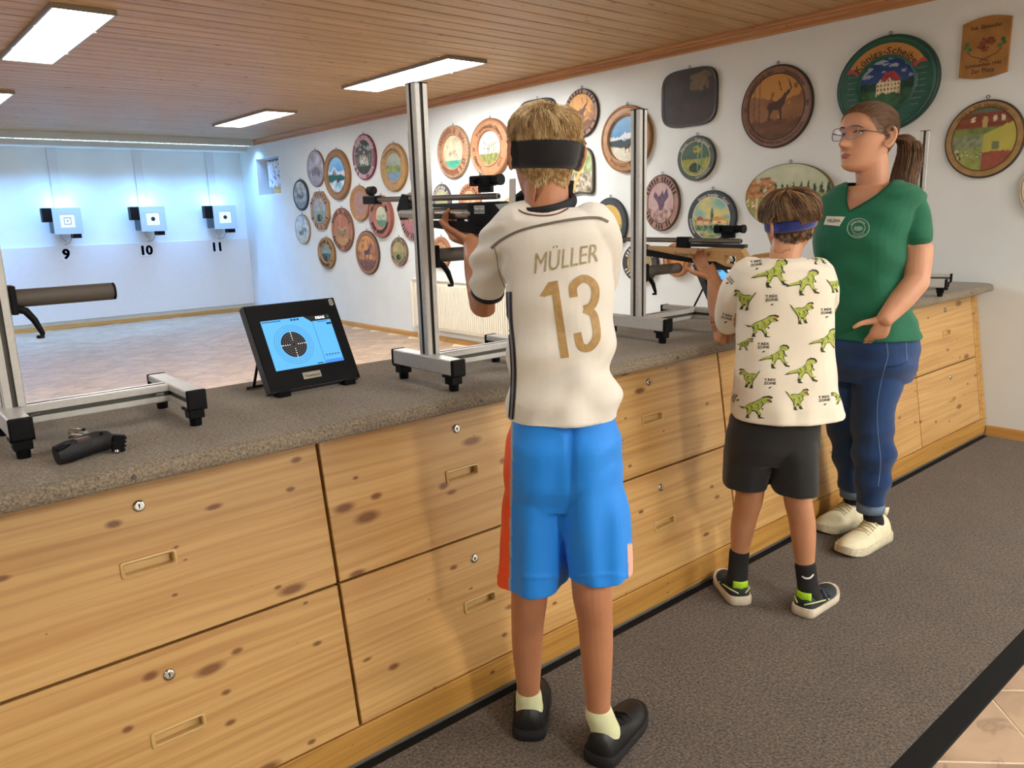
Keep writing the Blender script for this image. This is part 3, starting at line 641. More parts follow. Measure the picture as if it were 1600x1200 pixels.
# ------------------------------------------------------------------ monitors
mscr, nt, b = nodes_of('lit_screen_blue'); b.inputs['Base Color'].default_value = (.02, .05, .1, 1); b.inputs['Emission Color'].default_value = (*lin('#5db4f6'), 1); b.inputs['Emission Strength'].default_value = SCREEN_STRENGTH; b.inputs['Roughness'].default_value = .3
def make_monitor(loc, rz, label, lane):
    """local frame: x along the screen, screen plane tilted back; origin at the front lower left foot"""
    t = thing('score_monitor', label, 'monitor', loc, rz, group='score monitors on the counter')
    Wd, Hs, tilt = .262, .236, math.atan2(.11, .21)
    z0 = .019
    M = Matrix.Translation((0, 0, z0)) @ Matrix.Rotation(-tilt, 4, 'X')
    bz = MB()
    sl, sr, sb, st = .030, .232, .052, .192   # screen opening
    th = .022
    for a, c in (((0, 0, 0), (sl, th, Hs)), ((sr, 0, 0), (Wd, th, Hs)), ((sl, 0, 0), (sr, th, sb)), ((sl, 0, st), (sr, th, Hs)), ((sl, .004, sb), (sr, th, st))): bz.box(a, c)
    bz.xf(M); cs = bz.build('casing', M_black, t, local=True)
    rim = MB(); rim.box((-.003, .003, -.002), (0, th+.006, Hs+.003), .001).box((Wd, .003, -.003), (Wd+.003, th+.006, Hs+.003), .001).box((0, .003, Hs), (Wd, th+.006, Hs+.003), .001).box((0, .003, -.003), (Wd, th+.006, 0), .001)
    rim.xf(M); rim.build('back_rim', plain('dark_grey_rim', '#35383c', .5), cs, local=True)
    sc = MB().box((sl, .002, sb), (sr, .0041, st)).xf(M).build('screen', mscr, t, local=True)
    def lay(mb, name, mat): mb.xf(M); return mb.build(name, mat, sc, local=True)
    ink = plain('screen_black', '#0d1016', .5); cx, cz = sl+.073, sb+.066
    lay(MB().lathe([(.0001, .0017), (.036, .0017)], 40, (cx, 0, cz), 'Y'), 'bullseye', ink)
    rg = MB()
    for r in (.042, .048, .054): rg.lathe([(r-.0004, .0016), (r+.0004, .0016)], 48, (cx, 0, cz), 'Y')
    lay(rg, 'outer_rings', plain('screen_line', '#2f5f86', .5))
    rg = MB()
    for r in (.006, .012, .018, .024, .030): rg.lathe([(r-.0004, .0013), (r+.0004, .0013)], 40, (cx, 0, cz), 'Y')
    lay(rg, 'inner_rings', plain('screen_grey_line', '#8a8d92', .5))
    d = MB()
    for k in range(4):
        for r in (.012, .018, .024, .030, .0345):
            a = k*math.pi/2; d.lathe([(.0001, .0010), (.0014, .0010)], 8, (cx+r*math.cos(a), 0, cz+r*math.sin(a)), 'Y')
    lay(d, 'ring_numbers', emit('screen_white_%s' % lane, (.9, .95, 1), .9))
    px = sl+.146
    l = MB().box((px, .0012, sb), (px+.0006, .0018, st)).box((px+.006, .0012, sb+.02), (sr-.004, .0018, sb+.0205)); 
    for k in range(5): l.box((px+.008+k*.009, .0012, sb+.023), (px+.013+k*.009, .0018, sb+.0255))
    for k in range(9): l.box((sl+.004+k*.006, .0012, st-.006), (sl+.008+k*.006, .0018, st-.003))
    for k in range(3): l.box((sl+.085+k*.009, .0012, st-.008), (sl+.091+k*.009, .0018, st-.003))
    l.box((px+.014, .0012, st-.020), (px+.044, .0018, st-.0188)).box((px+.040, .0012, st-.030), (sr-.001, .0018, st-.0245)).box((px-.024, .0012, sb+.003), (px-.006, .0018, sb+.0055))
    lay(l, 'readout_lines', plain('screen_navy', '#16324f', .5))
    lay(MB().box((px+.002, .0012, sb), (sr, .0018, sb+.010)), 'button_bar', emit('screen_button_%s' % lane, lin('#3a7fd0'), .7))
    lg = MB().box((px-.001, .0012, st-.016), (sr, .0018, st)).prism([(px-.022, st), (px-.001, st-.018), (px-.001, st)], .0012, .0018)
    lay(lg, 'logo_panel', plain('logo_dark', '#0c1a20', .5))
    v, f = text_vf('DISAG', .0098, bold=.0004); q = MB().add([(px+.026+a, .0008, st-.008+c) for a, c in v], f); lay(q, 'logo_text', emit('logo_white_%s' % lane, (1, 1, 1), .8))
    lay(MB().lathe([(.0001, .0008), (.0045, .0008)], 16, (sr-.006, 0, st-.008), 'Y', sx=.7), 'logo_mark', plain('logo_green', '#1f6b3a', .5))
    # name plate and lane number
    pl = MB().box((.098, -.0012, .018), (.150, 0, .036)).xf(M).build('name_plate', plain('silver_plate', '#b9b5a4', .35, .6), t, local=True)
    v, f = text_vf('TouchScore', .0088, bold=.0002); MB().add([(.124+a, -.0015, .0255+c) for a, c in v], f).xf(M).build('plate_text', plain('plate_ink', '#23221f', .5), pl, local=True)
    v, f = text_vf(lane, .026, bold=.0012); MB().add([(Wd-.012+a, -.0006, Hs-.013+c) for a, c in v], f).xf(M).build('lane_number', plain('number_grey', '#a9a49a', .5), t, local=True)
    for fx in (.018, Wd-.05): MB().box((fx, -.004, 0), (fx+.034, .040, .016), .002).build('foot', M_black, t, local=True)
    for fx in (.03, Wd-.03):
        MB().tube([Vector((fx, 0, 0))+M @ Vector((0, th+.002, .15)), (fx, .165, .0046)], [.004, .004], 10).build('rear_strut', M_blackmetal, t, local=True, smooth=True)
    MB().cyl((.01, .165, .0045), (Wd-.01, .165, .0045), .004, n=10).build('strut_bar', M_blackmetal, t, local=True, smooth=True)
    return t
make_monitor((.787, 1.872, ZT), R_(2.8), 'black score monitor showing a round target on its blue screen at left', '8')
make_monitor((2.70, 1.86, ZT), R_(2.8), 'black score monitor half hidden behind the arm of the boy in the dinosaur shirt', '9')
# ------------------------------------------------------------------ black pistol grip with silver parts lying on the worktop
t = thing('pistol_grip', 'small black pistol grip with silver cylinders lying on the felt worktop', 'pistol grip', (.34, 1.70, ZT))
def gp(px, py, z): 
    q = CFW+(px-800)/FPX*CRT-(py-600)/FPX*CUP; return CAMP+q*((z-CAMZ)/q.z)
z = ZT+.024
gr = MB().tube([gp(88, 712, ZT+.020), gp(105, 706, ZT+.022), gp(130, 697, ZT+.024), gp(150, 690, ZT+.025), gp(168, 688, ZT+.024), gp(178, 690, ZT+.022)], [(.019, .014), (.022, .017), (.022, .018), (.023, .019), (.020, .017), (.012, .012)], 18)
gr.build('grip', plain('grip_black', '#131519', .6, bump=.4, bump_scale=300), t, smooth=True, auto=60)
bk = MB(); c = gp(185, 692, ZT+.018); bk.box((-.011, -.008, -.0175), (.011, .008, .0175), .002, M=Matrix.Translation(c) @ Matrix.Rotation(R_(-10), 4, 'Z') @ Matrix.Rotation(R_(12), 4, 'Y'))
for k in range(4): bk.box((.010, -.007, -.014+k*.008), (.0135, .007, -.010+k*.008), 0, M=Matrix.Translation(c) @ Matrix.Rotation(R_(-10), 4, 'Z') @ Matrix.Rotation(R_(12), 4, 'Y'))
bk.build('adjuster_block', M_black, t)
MB().cyl(gp(171, 690, ZT+.022), gp(181, 692, ZT+.02), .006).build('adjuster_stem', M_black, t, smooth=True)
for dx, dy in ((0, 0), (1, 9)):
    MB().cyl(gp(111+dx, 674+dy, ZT+.035), gp(128+dx*2, 676+dy, ZT+.035), .0075, n=18).build('silver_cylinder', M_steel, t, smooth=True, auto=40)
MB().tube([gp(120, 672, ZT+.035), gp(142, 680, ZT+.030), gp(152, 686, ZT+.026)], [.005, .004, .004], 10).build('linkage_rod', M_alu, t, smooth=True)
MB().box((-.017, -.009, -.004), (.013, .009, .004), .002, M=Matrix.Translation(gp(128, 686, ZT+.04)) @ Matrix.Rotation(R_(25), 4, 'Z')).build('palm_wedge', plain('brown_wedge', '#4a3430', .5), t)
MB().tube([gp(89, 703, ZT+.036), gp(118, 690, ZT+.038)], [.004, .004], 10).build('palm_shelf', M_black, t, smooth=True)
for px, py in ((131, 671), (159, 677)): MB().cyl(gp(px, py, ZT+.046), gp(px, py, ZT+.038), .003, n=10).build('screw', M_black, t, smooth=True)
MB().cyl(gp(178, 704, ZT+.004), gp(184, 706, ZT+.004), .0045, n=12).build('knurled_nut', M_steel, t, smooth=True)
# ================================================================== painted shooting discs on the right wall
def nz(x, y, s=0): return noise.noise(Vector((x, y, s)))
def fbm(x, y, s=0): return nz(x, y, s)+.5*nz(2*x, 2*y, s+9)+.25*nz(4*x, 4*y, s+17)
def mixc(a, b, t): t = max(0, min(1, t)); return (a[0]+(b[0]-a[0])*t, a[1]+(b[1]-a[1])*t, a[2]+(b[2]-a[2])*t)
H = lambda c: lin(c)
def inpoly(x, y, P):
    r = False; j = len(P)-1
    for i in range(len(P)):
        if (P[i][1] > y) != (P[j][1] > y) and x < (P[j][0]-P[i][0])*(y-P[i][1])/(P[j][1]-P[i][1])+P[i][0]: r = not r
        j = i
    return r
STAG = [(-.35,-.55),(-.30,-.25),(-.38,-.05),(-.30,.10),(.05,.15),(.25,.28),(.42,.48),(.60,.52),(.52,.38),(.40,.28),(.36,.05),(.22,-.12),(.24,-.55),(.16,-.55),(.12,-.18),(-.12,-.16),(-.22,-.30),(-.26,-.55)]
HOUSE_W = [(-.34,-.30),(-.34,.10),(-.22,.24),(-.10,.12),(.05,.26),(.20,.12),(.38,.12),(.38,-.32),(.22,-.20),(.0,-.28),(-.14,-.18)]
HOUSE_R = [(-.22,.22),(-.12,.42),(.18,.46),(.42,.12),(.20,.14),(.05,.28),(-.10,.14)]
BIRD = [(-.1,-.5),(-.25,-.1),(-.6,.25),(-.45,.5),(-.2,.2),(0,.35),(.12,.55),(.2,.3),(.45,.6),(.6,.2),(.3,-.05),(.15,-.45)]
def scene_paint(kind, seed, pal):
    """returns f(u,v) -> linear rgb for u,v in [-1,1]; pal: list of sRGB hex colours"""
    p = [H(c) for c in pal]; s = seed*3.7
    def mount(u, v):
        sky = mixc(p[0], p[1], (v+.2)*.9+.25*fbm(u*2, v*3, s)); r1 = .30+.28*fbm(u*1.6, 0, s+2)-.12*abs(u)
        c = sky
        if v < r1: c = mixc(p[2], (.85, .87, .9), .75 if (v > r1-.25+.25*nz(u*7, v*5, s)) else .1+.3*nz(u*6, v*9, s+4))
        r2 = -.02+.12*fbm(u*3, 1, s+5)
        if v < r2: c = mixc(p[3], (0.01, .03, .02), .5*abs(nz(u*14, v*4, s)))
        r3 = -.35+.15*nz(u*1.5, 3, s)
        if v < r3: c = mixc(p[4], p[5], .5+.7*fbm(u*3, v*3, s+7))
        return c
    def trees(u, v, c, base, hgt, n, col, dens=1):
        for k in range(n):
            tx = -1+2*(k+.5+.35*nz(k*3.1, 0, s))/n; th = hgt*(.7+.5*abs(nz(k*1.7, 5, s))); tb = base+.06*nz(k*2.3, 1, s)
            if tb < v < tb+th and abs(u-tx) < .55/n*1.5*(1-(v-tb)/th)*(1+.4*nz(u*30, v*25, s)): return mixc(col, (0, .01, .005), .4*abs(nz(u*22, v*22, s)))
        return c
    def f(u, v):
        if kind == 'mountain':
            c = mount(u, v)
            if inpoly((u-.1)*2.0, (v+.35)*2.0, STAG): c = mixc(H('#5a3a26'), H('#2d1c12'), .5+nz(u*9, v*9, s))
            return c
        if kind == 'lake':
            c = mixc(p[0], p[1], v*.6+.5+.4*fbm(u*2, v*2, s))
            if v < .15+.15*fbm(u*2.5, 0, s): c = mixc(p[2], p[3], .5+.8*fbm(u*4, v*4, s+3))
            if v < -.35: c = mixc(p[4], p[5], .5+.6*nz(u*2, v*14, s))
            return c
        if kind == 'town':
            c = mixc(p[0], p[1], .5+.9*fbm(u*1.6, v*2.2, s))
            if v < -.02+.08*nz(u*3, 0, s): c = mixc(p[2], p[3], .5+.8*fbm(u*5, v*5, s))
            if abs(u-.05) < .09-.04*(v > .25) and -.2 < v < .48-4*max(0, abs(u-.05)-.02): c = mixc(H('#6f7f7c'), H('#3f4d4c'), .5+nz(u*20, v*20, s))
            for hx, hy, w, h, cc in ((-.62, -.10, .16, .22, '#b3543c'), (.30, -.12, .22, .22, '#c9a24c'), (.62, -.12, .18, .2, '#d0ae55'), (-.25, -.16, .13, .14, '#c97d62'), (.45, -.24, .1, .1, '#a85a3c')):
                if abs(u-hx) < w and abs(v-hy) < h*(1-.5*max(0, (v-hy)/h)*abs(u-hx)/w*1.4): c = mixc(H(cc), H('#efe3c0') if v < hy else H('#a4452f'), .25 if v > hy else .45)
            if v < -.32+.10*nz(u*4, 2, s) and v > -.62: c = mixc(H('#35533a'), H('#7fa083'), .5+1.0*fbm(u*9, v*9, s))
            if v < -.60: c = mixc(H('#3f6f78'), H('#b7b766'), .5+1.0*fbm(u*3, v*8, s))
            return c
        if kind == 'stag':
            c = mixc(p[0], p[1], .5+.8*fbm(u*1.5, v*2.5, s))
            cl = fbm(u*1.3+.3, v*1.8, s+2)+v*.8-.05
            if cl > .22: c = mixc(p[2], p[1], .2*abs(nz(u*6, v*6, s)))
            if v < -.45+.2*abs(nz(u*5, 0, s)): c = mixc(p[3], p[0], .5+.5*nz(u*3, v*8, s))
            if inpoly(u*1.15-.02, v*1.15-.05, STAG): c = p[3]
            if v > .48 and v < .78 and abs(math.sin(u*9+v*3)) < .16 and -.05 < u < .62: c = p[3]
            if u < -.55 and abs(math.sin(u*16)) < .4: c = mixc(c, p[3], .55)
            return c
        if kind == 'forest':
            c = mixc(p[0], p[1], .5+.8*fbm(u*2, v*2, s))
            c = trees(u, v, c, .05, .55, 13, H('#33452f'))
            if v < .12+.1*nz(u*3, 0, s): c = mixc(p[2], p[3], .5+.9*fbm(u*4, v*4, s))
            if u < -.30 and v > -.35 and fbm(u*3, v*3, s+8) > -.25 and v < .62: c = mixc(H('#8b5a33'), H('#c18a55'), .5+1.1*fbm(u*9, v*9, s+1))
            for hx, hy, r in ((-.42, .02, .13), (-.20, .08, .12), (-.05, .02, .10)):
                if (u-hx)**2/1.6+(v-hy)**2 < r*r: c = mixc(H('#d9cfc0'), H('#5d4a40'), .35+.9*nz(u*8, v*8, s))
            if v < -.25 and -.75 < u < -.1 and abs(v+.55) < .22: c = mixc(H('#b08a5c'), H('#d9c299'), .5+nz(u*6, v*6, s))
            if v < -.02 and v > -.30 and u < .1: c = mixc(H('#8fa83c'), c, .4+.5*nz(u*7, v*7, s))
            if u < -.72 and -.3 < v < 0 and (abs(math.sin(v*24)) < .25 or abs(math.sin(u*30)) < .25): c = H('#e8dfcb')
            return c
        if kind == 'figures':
            c = mixc(p[0], p[1], .5+.9*fbm(u*2, v*2, s))
            if v < .1+.25*fbm(u*2, 0, s+4): c = mixc(c, p[3], .35+.5*fbm(u*5, v*5, s+11))
            if v > .2 and fbm(u*3, v*3, s+20) > .12: c = mixc(c, p[2], .45)
            for k in range(4):
                hx = -.36+.24*k+.10*nz(k, 3, s); hy = -.16+.30*nz(k*2.1, 1, s); hh = .34+.15*nz(k, 7, s)
                if (u-hx+.10*nz(v*4, k, s))**2/.022+(v-hy)**2/(hh*hh*.5) < 1+.5*nz(u*7, v*7, s): c = mixc(p[2], p[3], .5+1.4*nz(u*9, v*7, s+k))
                if (u-hx)**2+(v-hy-hh*.70)**2 < .0065: c = mixc(p[3], H('#d8b493'), .6)
            if v < -.5: c = mixc(p[4], p[5], .5+.8*fbm(u*3, v*6, s))
            return c
        if kind == 'ship':
            c = mixc(p[0], p[1], v*.6+.45+.5*fbm(u*2, v*3, s))
            for hx, w, col in ((-.25, .30, '#5b5f70'), (.25, .34, '#7c8a3e')):
                if abs(u-hx) < w and -.35 < v < .45 and (abs(math.sin((u-hx)*17)) > .35+.3*nz(u*6, v*6, s)) and nz(u*5, v*5, s+3) > -.25: c = mixc(H(col), H('#e4ddc3'), .4+.9*nz(u*9, v*9, s))
            if v < -.32+.05*nz(u*4, 0, s): c = mixc(p[2], p[3], .5+.9*fbm(u*5, v*5, s))
            return c
        if kind == 'house':
            c = mixc(p[0], p[1], (v+.35)*.9+.25*fbm(u*2, v*3, s))
            if fbm(u*2, v*6, s+4) > .28 and v > .2: c = mixc(c, H('#c9d2dc'), .55)
            if v < .02+.12*abs(u)+.08*nz(u*7, 0, s): c = mixc(p[2], p[3], .5+.8*fbm(u*6, v*6, s))
            if v < -.22: c = mixc(H('#274a35'), H('#3d6a4a'), .5+.9*fbm(u*3, v*3, s))
            U, V_ = u*.82-.04, v*.82+.06
            if inpoly(U, V_, HOUSE_R): c = mixc(H('#8e2f33'), H('#a8423f'), .5+nz(u*8, v*8, s))
            if inpoly(U, V_, HOUSE_W):
                c = mixc(H('#cdbf97'), H('#e3d8b5'), .5+.6*nz(u*4, v*4, s))
                if (U*9.5) % 1 < .42 and (V_*7.2) % 1 < .5: c = H('#5d5447')
            return c
        if kind == 'farm':
            c = mixc(H('#7f8a4b'), H('#5f6c3f'), .5+.9*fbm(u*3, v*3, s))
            if v > .38: c = mixc(H('#8a4a34'), H('#743c2c'), .5+.8*nz(u*2, v*10, s))
            if v > .38 and abs(u) < .08 and v < .72: c = H('#b29a68')
            for hx in (-.38, .30, .55):
                if v > .5 and abs(u-hx) < .055 and .55 < v < .72: c = H('#c9c7a8')
            if v > .85: c = H('#5f6b58')
            if v < .15 and u < -.02+.1: c = mixc(H('#6f7a5f'), H('#8f9a76'), .5+1.0*fbm(u*7, v*7, s+3))
            if u > -.02 and v < .05+.42*u+.1 and v > -.42: c = mixc(H('#a8a34a'), H('#bdb65c'), .5+.6*nz(u*2, v*2, s))
            if u > -.02 and v <= -.40+.06*nz(u*6, 0, s): c = mixc(H('#8b4a38'), H('#9c5a44'), .5+.6*nz(u*6, v*6, s))
            if abs(u-.38) < .11 and abs(v+.22) < .13: c = H('#6f7a5a')
            if v < -.3 and u < -.05:
                c = mixc(H('#7d8a4a'), H('#99a25c'), .5+.8*fbm(u*4, v*4, s))
                if -.60 < v < -.32 and nz(u*11, v*11, s) > .22: c = H('#2b2a24') if nz(u*20, v*20, s) > 0 else H('#cfcabb')
            return c
        if kind == 'eagle':
            c = mixc(p[0], p[1], .5+.8*fbm(u*2, v*2, s))
            if v < -.3+.2*nz(u*3, 0, s): c = mixc(p[3], p[1], .5+.8*fbm(u*4, v*4, s))
            if inpoly(u*1.0, v*1.0-.1, BIRD): c = mixc(p[2], p[3], .5+1.1*nz(u*8, v*4, s))
            return c
        if kind == 'tree':
            c = mixc(p[0], p[1], .5+.8*fbm(u*2, v*2, s))
            if v < -.02+.1*nz(u*3, 0, s): c = mixc(p[2], p[3], .5+.9*fbm(u*5, v*5, s))
            if (u+.05)**2*3+(v+.55)**2*6 < .5: c = mixc(H('#3a4538'), H('#1f2a26'), .5+nz(u*7, v*7, s))
            if abs(u-.42) < .05 or abs(u-.15-.05*nz(v*3, 0, s)) < .05: c = mixc(H('#56705a'), H('#8ba487'), .5+nz(u*9, v*5, s))
            if (u-.1)**2*2+(v-.5)**2*3 < .16 and nz(u*6, v*6, s) > -.1: c = H('#a99b43')
            return c
        if kind == 'dark':
            c = mixc(p[0], p[1], .5+1.0*fbm(u*2.2, v*2.2, s))
            if u > .05 and u < .75 and v > .2 and v < .82 and fbm(u*2.5, v*2.5, s+5) > -.25: c = mixc(p[2], c, .35+.4*abs(nz(u*5, v*5, s)))
            return c
        if kind == 'arch':
            c = mixc(H('#7f9a5a'), H('#b9c49a'), .5+.9*fbm(u*3, v*3, s))
            if v < -.1: c = mixc(H('#6a5a4c'), H('#cfc7b0'), .5+1.0*fbm(u*5, v*5, s))
            if abs(u*.9-v*.6-.05) < .09: c = H('#c8ad62')
            return c
        # 'still': abstracted ornament
        c = mixc(p[0], p[1], .5+.9*fbm(u*2.4, v*2.4, s))
        if fbm(u*2, v*2, s+6) > .18: c = mixc(p[2], p[3], .5+.9*fbm(u*6, v*6, s+2))
        return c
    return f
def paint_mesh(name, outline, fn, y, parent, R=1, rings=30, seg=84):
    """flat painted board: outline(angle) -> (u,v) border; colours from fn(u,v)"""
    v = [(0, y, 0)]; uv = [(0, 0)]; f = []
    for i in range(1, rings+1):
        q = i/rings
        for k in range(seg):
            a = 2*math.pi*k/seg; ox, oz = outline(a); v.append((ox*q, y, oz*q)); uv.append((q*math.cos(a), q*math.sin(a)))
    for k in range(seg): f.append((0, 1+k, 1+(k+1) % seg))
    for i in range(rings-1):
        for k in range(seg):
            a = 1+i*seg+k; b = 1+i*seg+(k+1) % seg; f.append((a, a+seg, b+seg, b))
    o = MB().add(v, f).build(name, vcol('painted_board', .5, .3), parent, local=True)
    at_ = o.data.color_attributes.new('Col', 'FLOAT_COLOR', 'POINT')
    buf = []
    for (u, w_) in uv: buf.extend((*fn(u, w_), 1.0))
    at_.data.foreach_set('color', buf)
    return o
def ticks(mb, R, y, n, a0, a1, size, sx, sz, seed):
    """rows of small pen strokes, too small to read in the photograph"""
    rnd = random.Random(seed)
    for k in range(n):
        a = R_(a0+(a1-a0)*(k+.5)/n)
        if rnd.random() < .15: continue
        c = Vector((math.cos(a), math.sin(a)))*R; ex = Vector((math.sin(a), -math.cos(a))); ey = Vector((math.cos(a), math.sin(a)))
        for q in range(2):
            w = size*.14; h = size*(.35+.3*rnd.random()); o = ex*(size*(.22*q-.12+.1*rnd.random())); t = rnd.random()*.25-.1
            pts = [c+o+ex*(-w)+ey*(-h+t*size), c+o+ex*w+ey*(-h+t*size), c+o+ex*(w+size*.1*(rnd.random()-.5))+ey*(h+t*size), c+o+ex*(-w)+ey*(h+t*size)]
            mb.add([(p.x*sx, y, p.y*sz) for p in pts], [(0, 1, 2, 3)])
def disc(n, y, z, a, b, label, rim, edge, kind, pal, inner=.68, th=.022, name='shooting_disc', text=(), ink='#3a2416', ntick=0, bead=False, shape='round', step=None, tsize=.17, seg=64):
    """one painted plate: turned wooden board, painted picture, lettering and hanging loop"""
    t = thing(name, label, 'wall plate', (XR-.0005, y, z), -math.pi/2, group='painted shooting discs on the right wall')
    def outl(q, grow=1.0):
        def g(an):
            c, s_ = math.cos(an), math.sin(an)
            if shape == 'oct':
                k = .93/max(abs(math.cos(((an+math.pi/8) % (math.pi/4))-math.pi/8)), .01); k = min(k, 1.0)*1.0
                return (a*q*k*c, b*q*k*s_)
            if shape == 'squarish':
                k = 1/(abs(c)**4.2+abs(s_)**4.2)**(1/4.2); return (a*q*k*c, b*q*k*s_)
            if shape == 'arch':
                k = 1/(abs(c)**6+abs(s_)**(2.2 if s_ > 0 else 9))**(1/6) if s_ <= 0 else 1/(abs(c)**3+abs(s_)**3)**(1/3); return (a*q*k*c, b*q*k*s_)
            return (a*q*c, b*q*s_)
        return g
    def loft(prof, nm, mat, par):
        sg = 80; v = []; f = []; m = len(prof)
        for r, h in prof:
            g = outl(r)
            for k in range(sg): x, zz = g(2*math.pi*k/sg); v.append((x, -h, zz))
        for i in range(m-1):
            for k in range(sg): l = (k+1) % sg; f.append((i*sg+k, i*sg+l, (i+1)*sg+l, (i+1)*sg+k))
        return MB().add(v, f).build(nm, mat, par, True, True, auto=35)
    hx = lambda c: tuple(int(c[i:i+2], 16) for i in (1, 3, 5)); mu_c = tuple(int(p*.70+q*.30) for p, q in zip(hx(rim), (0x80, 0x6c, 0x5a))); rim = '#%02x%02x%02x' % (mu_c if max(hx(rim))-min(hx(rim)) > 60 and hx(rim)[0] > 130 else hx(rim))
    mr = plain('disc_rim_'+rim.strip('#'), rim, .5, noise_amt=.16, noise_scale=22); me_ = plain('disc_edge_'+edge.strip('#'), edge, .55, noise_amt=.1, noise_scale=25)
    e = .045 if inner < .9 else .02
    loft([(1, 0), (1, th*.75), (1-e*.5, th), (1-e, th)], 'edge', me_, t)
    if inner < .97:
        prof = [(1-e, th)]
        if step == 'turned': prof += [(.93, th*1.15), (.90, th*.95), (.86, th), (inner+.09, th), (inner+.06, th*1.25), (inner+.03, th*1.15), (inner+.015, th*.7), (inner, th*.6)]
        elif step == 'dish': prof += [(.90, th*1.1), (inner+.12, th*1.0), (inner+.02, th*.45), (inner, th*.40)]
        else: prof += [(inner+.02, th), (inner+.012, th*.93), (inner, th*.93)]
        loft(prof, 'rim', mr, t)
    yp = {'turned': th*.6, 'dish': th*.40}.get(step, th*.93)+.0004
    small = max(a, b) < .17
    paint_mesh('picture', outl(inner if inner < .97 else 1-e), scene_paint(kind, n, pal), -yp, t, rings=22 if small or n < 20 else 34, seg=64 if small or n < 20 else 100)
    if inner < .97 and step is None:
        lo = MB(); sg = 72
        g1, g2 = outl(inner+.018), outl(inner-.006); v = []; f = []
        for g in (g1, g2):
            for k in range(sg): x, zz = g(2*math.pi*k/sg); v.append((x, -th-.0012, zz))
        for k in range(sg): l = (k+1) % sg; f.append((k, l, sg+l, sg+k))
        lo.add(v, f).build('inner_line', plain('ink_'+ink.strip('#'), ink, .6), t, local=True)
    if text or ntick:
        mb = MB(); Rm = (inner+1-e)/2; yt = -th*(1.0 if step is None else 1.08)-.0012; rr = max(a, b)
        for (s_, ang, inward) in text:
            mt = MB(); arc_text(mt, s_, Rm*rr-(tsize*rr*.12 if not inward else -tsize*rr*.0), tsize*rr, ang, yt, a/rr, b/rr, inward); mt.build('lettering', plain('ink_'+ink.strip('#'), ink, .6), t, local=True)
        if ntick: ticks(mb, Rm*rr, yt, ntick, 20, 160, tsize*rr, a/rr, b/rr, n); ticks(mb, Rm*rr, yt, ntick, 200, 340, tsize*rr, a/rr, b/rr, n+50)
        if mb.v: mb.build('pen_marks', plain('ink_'+ink.strip('#'), ink, .6), t, local=True, kind='stuff')
    if bead:
        bd = MB()
        for k in range(44):
            an = 2*math.pi*k/44; x, zz = outl(.955)(an); bd.lathe([(.0001, -th-.004), (.004, -th-.003), (.006, -th+.001)], 8, (x, 0, zz), 'Y')
        bd.build('beading', plain('pale_bead', '#cdb9a0', .5), t, smooth=True, local=True)
    lp = MB(); zt = outl(1)(math.pi/2)[1]; pts = [(.008*math.sin(q), -.006, zt+.004+.009*(1-math.cos(q))) for q in [2*math.pi*k/12 for k in range(13)]]
    lp.tube(pts, [.0018]*13, 6, ref=(0, 1, 0)); lp.build('hanging_loop', M_blackmetal, t, local=True, smooth=True)
    return t
GR = ['#9c98a6', '#c3bfc7', '#7d7a88', '#5d5b68', '#a29da8', '#8d8a96']
WB = ['#c9875a', '#b3764f', '#7a4f3e', '#5d3c33', '#a86f4c', '#c48c5c']
disc(1, 9.399, 1.961, .231, .226, 'pale grey-violet disc with brown edge, highest of the leftmost discs', '#a7a2ad', '#8c6240', 'figures', GR, inner=.95)
disc(2, 8.851, 1.853, .32, .30, 'brown framed disc with snowy blue mountains and a deer', '#9a6f3f', '#8a6136', 'mountain', ['#3f8fd0', '#8cc4ea', '#5c7187', '#1f5f58', '#e9edf2', '#7fb3cf'], inner=.68, th=.035, step='turned')
disc(3, 8.189, 2.012, .262, .256, 'maroon rimmed disc with dark painted figures', '#8d3f50', '#6f2036', 'figures', ['#3a3a38', '#55564f', '#e0dccb', '#8f8f80', '#3f4a38', '#2f3a2d'], inner=.76, text=(), ntick=16, ink='#d8b9bd')
disc(4, 7.566, 1.857, .267, .256, 'gold scalloped disc with a green lake, left of the tall post', '#c89a5a', '#8a6a38', 'lake', ['#8f9a86', '#aab5a5', '#5f7a5a', '#a3ad62', '#6f8fae', '#8fa5b8'], inner=.60, th=.03, step='turned', text=(('Traunwalds Schützen', 90, False),), ntick=0, ink='#4a2c16')
disc(5, 9.881, 1.652, .217, .201, 'small black rimmed disc with a grey drawing, leftmost on the wall', '#2e3440', '#1e2430', 'figures', ['#9aa2a8', '#bcc2c4', '#3b4650', '#6f7a80', '#8f9aa5', '#6a7682'], inner=.86)
disc(6, 9.368, 1.439, .264, .256, 'octagonal light wooden plaque with a grey oval picture', '#c09468', '#9a724a', 'tree', ['#8f90a0', '#b9bac4', '#7f8f86', '#9aa99a', '#6a6a80', '#8a8a9a'], inner=.68, shape='oct', th=.03, ntick=10)
disc(7, 8.355, 1.496, .22, .206, 'round ochre dish disc beside the muzzle of the rifle', '#c0874c', '#8f6236', 'still', ['#b08a78', '#a57f74', '#9a7a8a', '#b79a6a'], inner=.70, th=.03, step='dish')
disc(8, 9.906, 1.208, .211, .195, 'pale blue and white disc, lowest at the far left', '#c6d6df', '#9a7a56', 'figures', ['#b9d0de', '#dfe6e6', '#5a6a70', '#8fa0a0', '#d6d2c0', '#b0b5a0'], inner=.94)
disc(9, 8.828, 1.196, .275, .265, 'orange wooden disc with a burnt-in figure scene', '#c47c4e', '#7a4630', 'figures', ['#c98a58', '#b3704c', '#7d5a5c', '#9a8a60', '#b08a5a', '#c79a62'], inner=.74, ntick=14)
